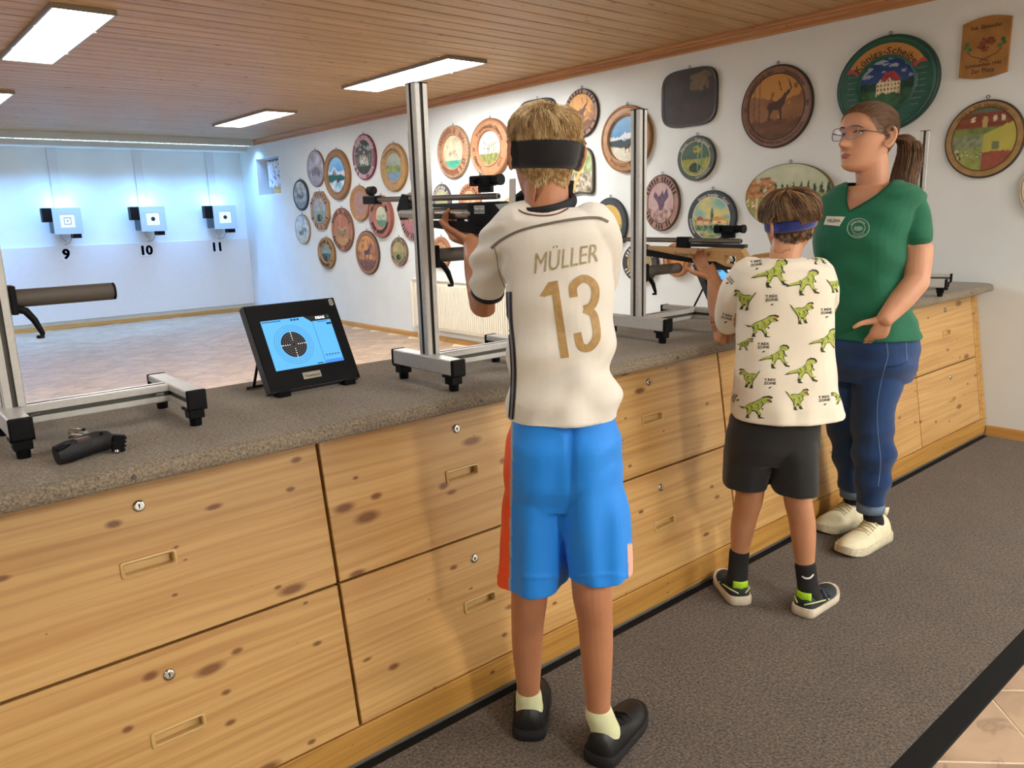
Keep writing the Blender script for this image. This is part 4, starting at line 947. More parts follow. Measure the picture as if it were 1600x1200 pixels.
disc(10, 7.891, 1.336, .246, .239, 'red-brown deep framed disc with a small green lake, below the barrel', '#b26a58', '#8a4a3c', 'lake', ['#b8c0a0', '#cfd0b4', '#5f8a68', '#d8d6bc', '#4f8068', '#6fa088'], inner=.48, th=.04, step='dish', ntick=18)
disc(11, 7.263, 1.325, .235, .255, 'pinkish wooden disc half covered by the tall post', '#b98078', '#8a5a50', 'still', ['#b07a78', '#a06a70', '#8a5a68', '#c08a72'], inner=.72, ntick=14)
disc(12, 9.284, .901, .229, .202, 'small gold disc with a blue castle picture, low on the left', '#b88f4c', '#7a5c30', 'tree', ['#6f97a8', '#8fb5b8', '#3a4a60', '#4f6070', '#56707f', '#40506a'], inner=.55, th=.028, step='turned', ntick=14)
disc(13, 8.261, .923, .269, .258, 'dark and tan oval-looking disc with a fox silhouette, lowest row', '#a87048', '#4a3428', 'stag', ['#8a6050', '#c48a54', '#d39a5a', '#5a4450'], inner=.80)
disc(14, 7.566, .946, .172, .16, 'smallest olive-brown disc just left of the tall post', '#9a8264', '#5a4a3c', 'tree', ['#a59a6a', '#b5a878', '#8a8a58', '#a0985f', '#5a5a40', '#7a7a50'], inner=.70, ntick=12)
disc(15, 6.466, 1.935, .261, .253, 'ornate beaded disc with white ships over green water', '#c0906a', '#8f7656', 'figures', ['#c7bf96', '#dcd6b4', '#a58f82', '#d9c6b0', '#3f9a86', '#5fb59a'], inner=.62, th=.03, bead=True, ntick=16, ink='#8f5a48', step='turned')
disc(16, 5.889, 1.928, .29, .266, 'copper brown disc lettered around a painted ship, beside the blond head', '#bf8458', '#8a5836', 'ship', ['#a9b3cc', '#c8c6d0', '#a98a52', '#4f7a48'], inner=.56, th=.035, step='turned', text=(('Traunwalds Oberen', 80, False), ('Obern', 218, True), ('dorf', 318, True), ('19', 180, False)), tsize=.19, ink='#4b2a18')
disc(17, 6.70, 1.475, .155, .165, 'small grey rimmed disc peeping out right of the tall post', '#5d5856', '#45403f', 'lake', ['#c9c39a', '#b8b88a', '#8a9a70', '#b0a878', '#7a8a80', '#90a090'], inner=.66, ntick=12, ink='#d8d2c8')
disc(18, 6.234, 1.445, .179, .179, 'orange disc half hidden behind the rifle barrel', '#bf7a50', '#8f5030', 'still', ['#c98a5c', '#d8b08a', '#b5684a', '#c98a62'], inner=.62, ntick=12)
disc(19, 6.759, .946, .166, .165, 'small copper disc behind the clamp lever of the tall post', '#b77c56', '#8a5438', 'still', ['#c89a70', '#b5805a', '#9a6a4a', '#d0a880'], inner=.66, step='dish')
disc(20, 5.622, 1.295, .169, .172, 'golden disc showing just below the cheek of the blond boy', '#d0a050', '#a87a38', 'still', ['#d8b060', '#e0c080', '#c09048', '#d0a858'], inner=.7)
disc(21, 5.236, 2.068, .247, .213, 'black iron framed picture hidden behind the blond head', '#2a2624', '#1c1a19', 'dark', ['#3a3028', '#2c2622', '#6a5a40', '#4a4030'], inner=.86, shape='squarish')
disc(22, 4.702, 2.104, .193, .19, 'brown disc with an orange burnt-in tree right of the blond head', '#a06a44', '#3c2a20', 'stag', ['#8f5f3c', '#c98c4e', '#dca35c', '#6a4430'], inner=.80, ntick=12)
disc(23, 4.719, 1.653, .156, .184, 'arch topped green picture beside the right ear of the blond boy', '#4a4a38', '#3a342a', 'arch', [], inner=.93, shape='arch')
disc(24, 4.214, 1.858, .257, .251, 'honey coloured disc with a blue winter landscape, behind the second post', '#c48e58', '#8a5f34', 'mountain', ['#3f7fb5', '#86b6dc', '#7d90a5', '#33474a', '#e5e2d4', '#c9c6b0'], inner=.66, th=.032, step='turned', text=(('bis auf Hundr. Punkte', 268, True),), ntick=0, tsize=.13, ink='#5a381c')
disc(25, 3.631, 2.089, .243, .197, 'nearly black picture with cut corners in an iron frame', '#2a2522', '#1d1b1a', 'dark', ['#3b2f28', '#2a2421', '#7d6a44', '#4f4430'], inner=.90, shape='squarish', th=.02)
disc(26, 3.555, 1.666, .163, .156, 'small dark green disc with a tree and pale lettering', '#3f4a3d', '#2c332b', 'tree', ['#3f5a4c', '#4f6a55', '#a8a048', '#7f8a40'], inner=.76, text=(('Franz Schmidl', 62, False), ('Pfarrer', 140, False), ('und Schützen', 300, True)), tsize=.15, ink='#cfcab4')
disc(27, 3.865, 1.363, .17, .209, 'pink-brown disc with a dark eagle, right of the second post', '#a9786a', '#4a3a3a', 'eagle', ['#b59a9c', '#c4aaa0', '#4a4670', '#7a5a58'], inner=.72, ntick=14)
disc(28, 3.411, 1.243, .206, .195, 'dark blue rimmed disc with a church village by a lake', '#2f3740', '#232a32', 'town', ['#d9c873', '#7fb0a8', '#7f9a5a', '#c9b060'], inner=.76, text=(('Simon Inseder - Ostal', 82, False), ('Schützen', 200, True)), tsize=.15, ink='#d6d2c2')
disc(29, 4.39, 1.213, .185, .209, 'dark rimmed disc with a yellow village, behind the shoulder of the blond boy', '#3a3f44', '#2a2e33', 'town', ['#d4a850', '#c9b87a', '#8a9060', '#b09a58'], inner=.74)
disc(30, 4.073, .908, .18, .155, 'small dark rimmed disc low behind the second post', '#3a3632', '#2a2724', 'still', ['#b59a5a', '#8a8a60', '#6a7058', '#c0a868'], inner=.66, ntick=12, ink='#cfc8b8')
disc(31, 3.713, .941, .123, .128, 'plain orange turned wooden dish under the wooden rifle', '#c9854a', '#a8683a', 'still', ['#cf9050', '#c9874a', '#c07c42', '#d39a5c'], inner=.6, step='turned', th=.028)
disc(32, 2.933, 1.946, .26, .259, 'large brown disc with a roaring stag in inlaid wood', '#7a5238', '#2c1c16', 'stag', ['#7c5434', '#8f6440', '#b8843e', '#4a3226'], inner=.78, th=.018, text=(('Gegeben von den', 128, False), ('Jungschützen', 52, False), ('Gewonnen von den Altschützen', 272, True), ('19', 180, False), ('80', 0, False)), tsize=.125, ink='#2a1a12')
disc(33, 2.815, 1.372, .315, .21, 'wide oval slab with horses before a fir forest', '#8f7040', '#6f5a34', 'forest', ['#a9b595', '#c9cdb2', '#7f8f50', '#9aa36a'], inner=.985, th=.03)
t34 = disc(34, 2.219, 1.986, .295, .268, 'large green disc with a white castle and an orange banner behind the woman', '#1f5546', '#123c33', 'house', ['#3a5a8c', '#1d3a6e', '#2a4a38', '#1d3a2c'], inner=.53, th=.034, text=(), step='turned')
disc(36, 1.674, 1.631, .198, .204, 'golden brown disc with a farmstead picture at the right edge', '#a98546', '#3a2a1c', 'farm', [], inner=.80, th=.016, text=(('Maria u. Sef. Hanslmeier', 98, False),), tsize=.135, ink='#5a3f20')
disc(37, 1.373, 1.364, .104, .137, 'pale disc cut off by the right edge of the picture', '#d8cbb0', '#b09a72', 'still', ['#e0d8c4', '#d8ceb6', '#cbbd9c', '#e4dccb'], inner=.9)
# banner and name lines on the green disc
th = .034*1.08; bn = MB(); a, b = .295, .268; n = 26
v = []; f = []
for k in range(n+1):
    an = R_(150-118*k/n+0)
    for r in (.60, .83): v.append((a*r*math.cos(an), -th-.002, b*r*math.sin(an)))
for k in range(n): f.append((2*k, 2*k+1, 2*k+3, 2*k+2))
bn.add(v, f); bn.build('banner', plain('banner_orange', '#b5803c', .6, noise_amt=.1), t34, local=True)
for an, s in ((150, 1), (32, -1)):
    tl = MB(); c0 = R_(an); c1 = R_(an+s*9)
    tl.add([(a*r*math.cos(q), -th-.0022, b*r*math.sin(q)) for r, q in ((.60, c0), (.84, c0), (.86, c1), (.73, R_(an+s*4)), (.58, c1))], [(0, 1, 2, 3, 4)]); tl.build('banner_tail', plain('banner_red', '#a84442', .6), t34, local=True)
mb = MB(); arc_text(mb, 'Königs-Scheibe', .198, .056, 91, -th-.0035, 1, b/a, bold=.012, stretch=1.12); mb.build('lettering', plain('banner_ink', '#3a1c14', .6), t34, local=True)
mb = MB(); rnd = random.Random(4)
for sx in (-1, 1):
    for k in range(7):
        zz = .06-.032*k; half = math.sqrt(max(0, .245**2-(zz/.268*.295)**2)); 
        x0 = .17 if abs(zz) < .1 else .15
        for q in range(5):
            xa = sx*(x0+.012*q+.004*rnd.random())
            if abs(xa) < half: mb.add([(xa, -th-.001, zz), (xa+.008, -th-.001, zz+.002*rnd.random()), (xa+.008, -th-.001, zz+.004), (xa, -th-.001, zz+.004)], [(0, 1, 2, 3)])
mb.build('name_lines', plain('pale_green_ink', '#7f9c8c', .6), t34, local=True, kind='stuff')
fl = MB()
for q in range(6):
    an = 2*math.pi*q/6; fl.lathe([(.0001, -th-.003), (.012, -th-.001)], 10, (.075+.012*math.cos(an), 0, -.20+.012*math.sin(an)), 'Y')
fl.build('painted_rose', plain('rose_red', '#9c3a48', .6), t34, local=True)
# curved wooden plaque
t = thing('wooden_plaque', 'curved golden wooden plaque with a painted crest at top right', 'plaque', (XR-.0005, 1.71, 2.10), -math.pi/2)
w2, h2 = .117, .135
poly = [(-w2, -h2+.0)]+[(-w2+2*w2*k/12, -h2-.018*math.sin(math.pi*k/12)) for k in range(1, 12)]+[(w2, -h2), (w2-.0, h2)]+[(w2-2*w2*k/12, h2+.022*math.sin(math.pi*k/12)) for k in range(1, 12)]+[(-w2, h2)]
MB().prism(poly, -.018, 0).build('board', plain('honey_wood', '#9a6d34', .45, noise_amt=.2, noise_scale=14), t, local=True)
for s_, zz, sz in (('Seb. Einsiedler', .105, .026), ('Schützenfest 1990', -.085, .024), ('2er Platz', -.115, .032)):
    mb = MB(); v, f = text_vf(s_, sz, bold=.0004, res=2); mb.add([(p*1.0, -.0188, zz+q) for p, q in v], f); mb.build('lettering', plain('ink_3a2416', '#3a2416', .6), t, local=True)
mb = MB(); rnd = random.Random(2)
for c0, r, n in ((( -.012, .02), .03, 8), ((.025, .03), .026, 8), ((0, -.01), .024, 7)):
    for q in range(n): an = 2*math.pi*q/n+.3; rr = r*(.55+.5*rnd.random()); mb.add([(c0[0], -.0189, c0[1]), (c0[0]+rr*math.cos(an), -.0189, c0[1]+rr*math.sin(an)), (c0[0]+rr*math.cos(an+.6), -.0189, c0[1]+rr*math.sin(an+.6))], [(0, 1, 2)])
mb.build('painted_crest', plain('crest_red', '#7d3a2c', .6, noise_amt=.6, noise_scale=60), t, local=True)
mb = MB()
for s in (-1, 1):
    mb.tube([(s*.085, -.0188, -.01), (s*.06, -.0188, -.035), (0, -.0188, -.058), (-s*.02, -.0188, -.068)], [.0016]*4, 6)
mb.build('painted_branches', plain('branch_brown', '#4a3a1c', .6), t, local=True)
mb = MB()
for s in (-1, 1):
    for q in range(5):
        cx, cz = s*(.082+.012*math.cos(q*1.3)), .012+.018*math.sin(q*1.9); mb.lathe([(.0001, -.0192), (.011, -.019)], 8, (cx, 0, cz), 'Y')
mb.build('painted_leaves', plain('leaf_green', '#4a6a34', .6, noise_amt=.3), t, local=True)
# ================================================================== toolkit for people and rifles
def hang(loc_px, X): 
    q = CFW+(loc_px[0]-800)/FPX*CRT-(loc_px[1]-600)/FPX*CUP; return CAMP+q*(X/q.x)
def limb(pts, rad, n=18, ref=None):
    """closed tapered limb with rounded ends; pts densified with a smooth curve"""
    P = [Vector(p) for p in pts]; Rr = [(r if isinstance(r, (tuple, list)) else (r, r)) for r in rad]; Q = []; S = []
    m = len(P)
    for i in range(m-1):
        p0, p1, p2, p3 = P[max(i-1, 0)], P[i], P[i+1], P[min(i+2, m-1)]
        for k in range(5):
            t = k/5; t2, t3 = t*t, t*t*t
            Q.append(.5*((2*p1)+(p2-p0)*t+(2*p0-5*p1+4*p2-p3)*t2+(3*p1-p0-3*p2+p3)*t3))
            s = t*t*(3-2*t); S.append((Rr[i][0]+(Rr[i+1][0]-Rr[i][0])*s, Rr[i][1]+(Rr[i+1][1]-Rr[i][1])*s))
    Q.append(P[-1]); S.append(Rr[-1])
    t0 = (Q[0]-Q[1]).normalized(); t1 = (Q[-1]-Q[-2]).normalized(); r0 = min(S[0]); r1 = min(S[-1])
    pre = [(Q[0]+t0*(r0*math.sin(R_(a))), (S[0][0]*math.cos(R_(a)), S[0][1]*math.cos(R_(a)))) for a in (84, 60, 32)]
    post = [(Q[-1]+t1*(r1*math.sin(R_(a))), (S[-1][0]*math.cos(R_(a)), S[-1][1]*math.cos(R_(a)))) for a in (32, 60, 84)]
    Q = [p for p, _ in pre]+Q+[p for p, _ in post]; S = [r for _, r in pre]+S+[r for _, r in post]
    return tube_vf(Q, S, n, True, ref)
def ball(c, r, n=14):
    rx, ry, rz = r if isinstance(r, (tuple, list)) else (r, r, r); v = []; f = []
    for i in range(1, n):
        a = math.pi*i/n
        for k in range(2*n):
            b = math.pi*k/n; v.append(Vector(c)+Vector((rx*math.sin(a)*math.cos(b), ry*math.sin(a)*math.sin(b), rz*math.cos(a))))
    m = 2*n
    for i in range(n-2):
        for k in range(m): l = (k+1) % m; f.append((i*m+k, (i+1)*m+k, (i+1)*m+l, i*m+l))
    f.append(tuple(range(m))); f.append(tuple(range((n-2)*m+m-1, (n-2)*m-1, -1)))
    return v, f
def pxw(px, py, hw, d): return (at(px+hw, py, d)-at(px-hw, py, d)).length/2
def loft_px(rows, yaw=0, n=44, ex=2.3, fold=None):
    """horizontal rings seen at px,py with visible half width hw; rows: (px, py, hw, depth, thickness ratio)"""
    cy, sy = math.cos(yaw), math.sin(yaw); A = HR*cy+HF*sy; B = HF*cy-HR*sy; v = []; f = []; m = len(rows)
    dense = []
    for i in range(m-1):
        for k in range(4):
            t = k/4; s = t*t*(3-2*t)
            dense.append(tuple(rows[i][j]+(rows[i+1][j]-rows[i][j])*(t if j in (1,) else s) for j in range(5)))
    dense.append(rows[-1])
    for ri, (px, py, hw, d, ratio) in enumerate(dense):
        c = at(px, py, d); w = pxw(px, py, hw, d); a = w/math.sqrt(cy*cy+ratio*ratio*sy*sy); b = a*ratio
        for k in range(n):
            g = 2*math.pi*k/n; cg, sg = math.cos(g), math.sin(g)
            q = 1/(abs(cg)**ex+abs(sg)**ex)**(1/ex); h = 1+(fold(g, ri/(len(dense)-1)) if fold else 0)
            v.append(c+A*(a*q*cg*h)+B*(b*q*sg*h))
    M_ = len(dense)
    for i in range(M_-1):
        for k in range(n): l = (k+1) % n; f.append((i*n+k, i*n+l, (i+1)*n+l, (i+1)*n+k))
    f.append(tuple(range(n))); f.append(tuple(range((M_-1)*n, M_*n)))
    return v, f
def union_mesh(parts, voxel, it=6, fac=.5):
    mb = MB()
    for v, f in parts: mb.add(v, f)
    me = bpy.data.meshes.new('u'); me.from_pydata(mb.v, [], mb.f); o = bpy.data.objects.new('u', me); COL.objects.link(o)
    r = o.modifiers.new('r', 'REMESH'); r.mode = 'VOXEL'; r.voxel_size = voxel; r.adaptivity = 0
    if it: s = o.modifiers.new('s', 'SMOOTH'); s.iterations = it; s.factor = fac
    dg = bpy.context.evaluated_depsgraph_get(); m2 = bpy.data.meshes.new_from_object(o.evaluated_get(dg))
    bpy.data.objects.remove(o); bpy.data.meshes.remove(me); m2.materials.clear()
    return m2
def co_of(me):
    a = np.empty(len(me.vertices)*3, dtype=np.float32); me.vertices.foreach_get('co', a); return a.reshape(-1, 3).astype(float)
def no_of(me):
    a = np.empty(len(me.vertices)*3, dtype=np.float32); me.vertex_normals.foreach_get('vector', a); return a.reshape(-1, 3).astype(float)
def set_co(me, P): me.vertices.foreach_set('co', np.asarray(P, dtype=np.float32).ravel()); me.update()
def project_px(P):
    d = P-np.array(CAMP); z = d @ np.array(CFW); return 800+FPX*(d @ np.array(CRT))/z, 600-FPX*(d @ np.array(CUP))/z, d @ np.array(HF)
def bvh_of(me): return BVHTree.FromPolygons([v.co.copy() for v in me.vertices], [tuple(p.vertices) for p in me.polygons])
def place(name, me, mat, parent, smooth=True, label=None):
    """mesh given in world coordinates -> child object"""
    o = bpy.data.objects.new(name, me); link(o, parent); Mp = WM[parent.name]; WM[o.name] = Mp; me.transform(Mp.inverted())
    me.materials.clear()
    for m in (mat if isinstance(mat, (list, tuple)) else [mat]): me.materials.append(m)
    if smooth: me.polygons.foreach_set('use_smooth', [True]*len(me.polygons))
    me.update(); me.name = name
    return tag(o, label)
def paint_verts(o_or_me, cols):
    me = o_or_me.data if hasattr(o_or_me, 'data') else o_or_me
    a = me.color_attributes.new('Col', 'FLOAT_COLOR', 'POINT'); a.data.foreach_set('color', np.concatenate([cols, np.ones((len(cols), 1))], 1).astype(np.float32).ravel())
def wrinkle(me, fn):
    P = co_of(me); N = no_of(me); N[:, 2] *= .12; set_co(me, P+N*fn(P, N)[:, None])
def decal(name, v2, faces, bvh, mat, parent, off=.0012, maxlen=5, label=None, d0=0.0, from_dir=None):
    """flat print laid onto a garment: shape in photo pixels, dropped onto the cloth surface"""
    bm = bmesh.new(); vs = [bm.verts.new((p[0], p[1], 0)) for p in v2]
    for q in faces:
        try: bm.faces.new([vs[i] for i in q])
        except ValueError: pass
    bm.normal_update(); bmesh.ops.triangulate(bm, faces=list(bm.faces))
    for _ in range(5):
        E = [e for e in bm.edges if e.calc_length() > maxlen]
        if not E: break
        bmesh.ops.subdivide_edges(bm, edges=E, cuts=1); bmesh.ops.triangulate(bm, faces=list(bm.faces))
    bad = []
    for v in bm.verts:
        q = (CFW+(v.co.x-800)/FPX*CRT-(v.co.y-600)/FPX*CUP).normalized(); h = bvh.ray_cast(CAMP+q*d0, q)
        if h[0] is None: bad.append(v)
        else: v.co = h[0]+(h[1] if h[1].dot(q) < 0 else -h[1])*off
    bmesh.ops.delete(bm, geom=bad, context='VERTS')
    bmesh.ops.recalc_face_normals(bm, faces=list(bm.faces))
    me = bpy.data.meshes.new(name); bm.to_mesh(me); bm.free()
    if not len(me.polygons): return None
    return place(name, me, mat, parent, True, label)
def strip(path, w):
    """2d polyline with width -> verts, faces"""
    v = []; f = []; n = len(path); ws = w if isinstance(w, (list, tuple)) else [w]*n
    for i, p in enumerate(path):
        a = Vector(path[max(i-1, 0)]); b = Vector(path[min(i+1, n-1)]); t = (b-a).normalized(); nn = Vector((-t.y, t.x)); p = Vector(p)
        v += [tuple(p+nn*ws[i]/2), tuple(p-nn*ws[i]/2)]
    for i in range(n-1): f.append((2*i, 2*i+1, 2*i+3, 2*i+2))
    return v, f
def smooth_path(P, k=6):
    out = []; m = len(P); P = [Vector(p) for p in P]
    for i in range(m-1):
        p0, p1, p2, p3 = P[max(i-1, 0)], P[i], P[i+1], P[min(i+2, m-1)]
        for q in range(k):
            t = q/k; out.append(tuple(.5*((2*p1)+(p2-p0)*t+(2*p0-5*p1+4*p2-p3)*t*t+(3*p1-p0-3*p2+p3)*t**3)))
    return out+[tuple(P[-1])]
# ---- heads
HEADP = [(-.50,.07,.27,.00),(-.47,.13,.345,.06),(-.42,.185,.385,.12),(-.36,.225,.385,.19),(-.30,.250,.372,.25),(-.24,.270,.378,.30),(-.17,.287,.378,.34),(-.10,.305,.380,.37),(-.03,.320,.378,.40),(.04,.332,.372,.425),(.10,.340,.386,.44),(.17,.345,.397,.45),(.24,.342,.385,.445),(.31,.325,.350,.42),(.37,.290,.300,.37),(.42,.245,.240,.305),(.46,.185,.170,.225),(.485,.115,.10,.14),(.50,.03,.03,.04)]
def head_vf(h, face=True, n=96):
    Z = [p[0] for p in HEADP]; v = []; f = []; lv = 72
    def itp(z, j): return float(np.interp(z, Z, [p[j] for p in HEADP]))
    def g(x, s): return math.exp(-x*x/(2*s*s))
    for i in range(lv+1):
        z = -.5+1.0*(.5-.5*math.cos(math.pi*i/lv)); w, fr, bk = itp(z, 1), itp(z, 2), itp(z, 3)
        for k in range(n):
            a = 2*math.pi*k/n; c, s = math.cos(a), math.sin(a); e = 2.25; q = 1/(abs(c)**e+abs(s)**e)**(1/e)
            x = w*q*c; y = (fr if s > 0 else bk)*q*s
            if face and s > 0:
                pn = float(np.interp(z, [-.20, -.175, -.145, -.11, .0, .07, .10], [0, .06, .150, .160, .075, .018, 0]))
                sn = float(np.interp(z, [-.2, -.12, .05], [.060, .050, .030]))
                y += pn*g(x, sn)
                y += .020*(g(z+.262, .018)+1.05*g(z+.302, .020))*g(x, .085)-.016*g(z+.282, .007)*g(x, .085)
                y += .020*g(z+.43, .04)*g(x, .09)-.016*g(z+.35, .022)*g(x, .09)
                y -= .042*(g(x-.145, .062)+g(x+.145, .062))*g(z-.045, .045)
                y += .018*(g(x-.13, .09)+g(x+.13, .09))*g(z-.125, .03)
                y += .014*(g(x-.2, .06)+g(x+.2, .06))*g(z+.09, .06)
            v.append((x*h, y*h, z*h))
    for i in range(lv):
        for k in range(n): l = (k+1) % n; f.append((i*n+k, i*n+l, (i+1)*n+l, (i+1)*n+k))
    f.append(tuple(range(n-1, -1, -1))); f.append(tuple(range(lv*n, (lv+1)*n)))
    return v, f
def ear_parts(h, side):
    """local head frame; x to the right"""
    out = []; cx, cy, cz = side*.335*h, -.03*h, -.02*h
    rim = []
    for k in range(13):
        a = R_(-70+k*27); rim.append((cx+side*(.035+.045*max(0, -math.cos(a)+.35))*h, cy-.085*h*math.cos(a)*.75, cz+.135*h*math.sin(a)))
    out.append(limb([(cx+side*.02*h, cy+.02*h, cz-.11*h), (cx+side*.045*h, cy-.02*h, cz-.125*h), (cx+side*.07*h, cy-.075*h, cz-.05*h), (cx+side*.085*h, cy-.10*h, cz+.04*h), (cx+side*.075*h, cy-.075*h, cz+.125*h), (cx+side*.045*h, cy-.01*h, cz+.15*h), (cx+side*.02*h, cy+.045*h, cz+.10*h)], [.026*h, .030*h, .027*h, .026*h, .026*h, .024*h, .02*h], 12))
    out.append(limb([(cx+side*.005*h, cy+.01*h, cz-.07*h), (cx+side*.045*h, cy-.045*h, cz-.02*h), (cx+side*.045*h, cy-.05*h, cz+.06*h), (cx+side*.01*h, cy+.0*h, cz+.09*h)], [(.03*h, .022*h)]*4, 12))
    return out
def frame_m(c, fwd, up=UP, roll=0):
    """matrix with local y -> fwd, z -> up-ish"""
    f = Vector(fwd).normalized(); r = f.cross(Vector(up)).normalized(); u = r.cross(f)
    if roll: r, u = r*math.cos(roll)+u*math.sin(roll), u*math.cos(roll)-r*math.sin(roll)
    return Matrix(((r.x, f.x, u.x, c[0]), (r.y, f.y, u.y, c[1]), (r.z, f.z, u.z, c[2]), (0, 0, 0, 1)))
def xfp(part, M): return [M @ Vector(p) for p in part[0]], part[1]
# ---- hands: palm and five bent fingers; local frame y along the hand, z = back of the hand, x to the thumb side
def hand_parts(M, s=1.0, curl=(35, 35, 38, 42), thumb=(40, 10), spread=1.0):
    out = [limb([(0, -.012*s, 0), (0, .020*s, 0), (0, .058*s, -.002*s), (-.002*s, .078*s, -.004*s)], [(.017*s, .022*s), (.016*s, .030*s), (.014*s, .036*s), (.011*s, .034*s)], 16, ref=(0, 0, 1))]
    L = [(.024, .076, .040, .024, .020), (.007, .081, .044, .028, .021), (-.011, .077, .041, .026, .020), (-.028, .068, .032, .020, .018)]
    for (x, y, a, b, c), cu in zip(L, curl):
        p = Vector((x*s*spread, (y-.016)*s, -.003*s)); ang = R_(cu*.55); pts = [p]; d = Vector((x*.9, 1, 0)).normalized()
        for seg, k in ((a+.016, .55), (b, 1.25), (c, 1.75)):
            an = R_(cu)*k; q = pts[-1]+(d*math.cos(an)-Vector((0, 0, 1))*math.sin(an))*seg*s; pts.append(q)
        out.append(limb(pts, [.0088*s, .0084*s, .0076*s, .0062*s], 12))
    t0 = Vector((.018*s, .012*s, -.006*s)); o, dn = R_(thumb[0]), R_(thumb[1]); d1 = Vector((math.sin(o), math.cos(o), -math.sin(dn))).normalized()
    d2 = Vector((math.sin(o*.75), math.cos(o*.75), -math.sin(dn*1.8))).normalized()
    out.append(limb([t0, t0+d1*.034*s, t0+d1*.064*s, t0+d1*.064*s+d2*.026*s], [.0135*s, .0115*s, .0095*s, .0075*s], 12))
    return [xfp(q, M) for q in out]
def tuck(me, bvhs, dist=.05, gap=.005, reach=.03, skip=None):
    """keep the body underneath its clothes"""
    P = co_of(me); N = no_of(me)
    for bv in bvhs:
        for i in range(len(P)):
            p = Vector(P[i])
            if skip is not None and skip(p): continue
            h = bv.find_nearest(p, dist)
            if h[0] is None: continue
            n = h[1]
            o_ = (p-h[0]).dot(n)
            if n.dot(Vector(N[i])) > .35 and -gap < o_ < reach: P[i] = h[0]-n*gap
    set_co(me, P)
# ---- hair strands
def strands_vf(paths, w0=.0011, tip=.25):
    V = []; F = []; C = []
    for pts, col in paths:
        n = len(pts); b = len(V)
        for i, p in enumerate(pts):
            t = (pts[min(i+1, n-1)]-pts[max(i-1, 0)]); a, c = frame_of(t, UP); w = w0*(1-(1-tip)*i/(n-1))
            for k in range(3): g = 2.0944*k; V.append(p+a*(w*math.cos(g))+c*(w*math.sin(g))); C.append(col)
        for i in range(n-1):
            for k in range(3): l = (k+1) % 3; F.append((b+i*3+k, b+i*3+l, b+(i+1)*3+l, b+(i+1)*3+k))
    return V, F, C
def hair_mesh(name, head_me, bvh, scalp, flow, roots, length, lift, cols, parent, M, rnd, cap=.003, w0=.0012, steps=7, jitter=.12, droop=0.0, stop=None):
    """cap of hair grown on the scalp: scalp(q)->bool in local head coordinates, flow(q)->direction, length(q), lift(q) above the skin"""
    Mi = M.inverted(); V = []; F = []; C = []
    P = co_of(head_me); N = no_of(head_me); L = (np.array(Mi.to_3x3()) @ P.T).T+np.array(Mi.translation)
    ok = np.array([scalp(q) for q in L]) if len(L) < 400000 else None
    idx = -np.ones(len(P), dtype=int); keep = []
    for p in head_me.polygons:
        if all(ok[i] for i in p.vertices): keep.append(tuple(p.vertices))
    used = sorted({i for p in keep for i in p}); idx[used] = range(len(used))
    base = lin(cols[0])
    capc = [tuple(c*.75 for c in vlerp(lin(cols[0]), lin(cols[1]), .5))]*len(used)
    V += [Vector(P[i]+N[i]*cap) for i in used]; C += capc; F += [tuple(int(idx[i]) for i in p) for p in keep]
    paths = []
    for _ in range(roots):
        if not keep: break
        q = keep[rnd.randrange(len(keep))]; ws = [rnd.random() for _ in q]; sw = sum(ws)
        p = sum((Vector(P[i])*(w/sw) for i, w in zip(q, ws)), Vector()); l = Mi @ p
        if stop is not None and stop(l): continue
        ln = length(l)*(.75+.5*rnd.random())
        pts = [p]; nzv = .5+1.1*noise.noise(l*95); ci = max(0, min(len(cols)-1.001, nzv*len(cols)+rnd.gauss(0, .8))); col = vlerp(lin(cols[int(ci)]), lin(cols[min(int(ci)+1, len(cols)-1)]), ci-int(ci)); lk = .5+.8*rnd.random()
        jd = Vector((rnd.gauss(0, jitter), rnd.gauss(0, jitter), rnd.gauss(0, jitter)))
        for k in range(1, steps):
            lq = Mi @ pts[-1]; d = (M.to_3x3() @ flow(lq)).normalized()+jd; d.z -= droop*k/steps; d.normalize()
            nx = pts[-1]+d*(ln/steps); h = bvh.find_nearest(nx)
            if h[0] is not None:
                nn = h[1] if h[1].dot(nx-(M.translation)) > 0 else -h[1]
                want = cap+lift(Mi @ nx)*lk*min(1, 1.6*k/steps); dist = (nx-h[0]).dot(nn)
                if dist < want: nx = h[0]+nn*want
                elif dist > want and droop == 0: nx = h[0]+nn*(want*.6+dist*.4)
            if stop is not None and stop(Mi @ nx): break
            pts.append(nx)
        if len(pts) < 2: continue
        paths.append((pts, col))
    v, f, c = strands_vf(paths, w0); b = len(V); V += v; C += c; F += [tuple(i+b for i in q) for q in f]
    me = bpy.data.meshes.new(name); me.from_pydata([tuple(p) for p in V], [], F); paint_verts(me, np.array(C))
    return place(name, me, vcol('hair_strands', .45, .5), parent, True)
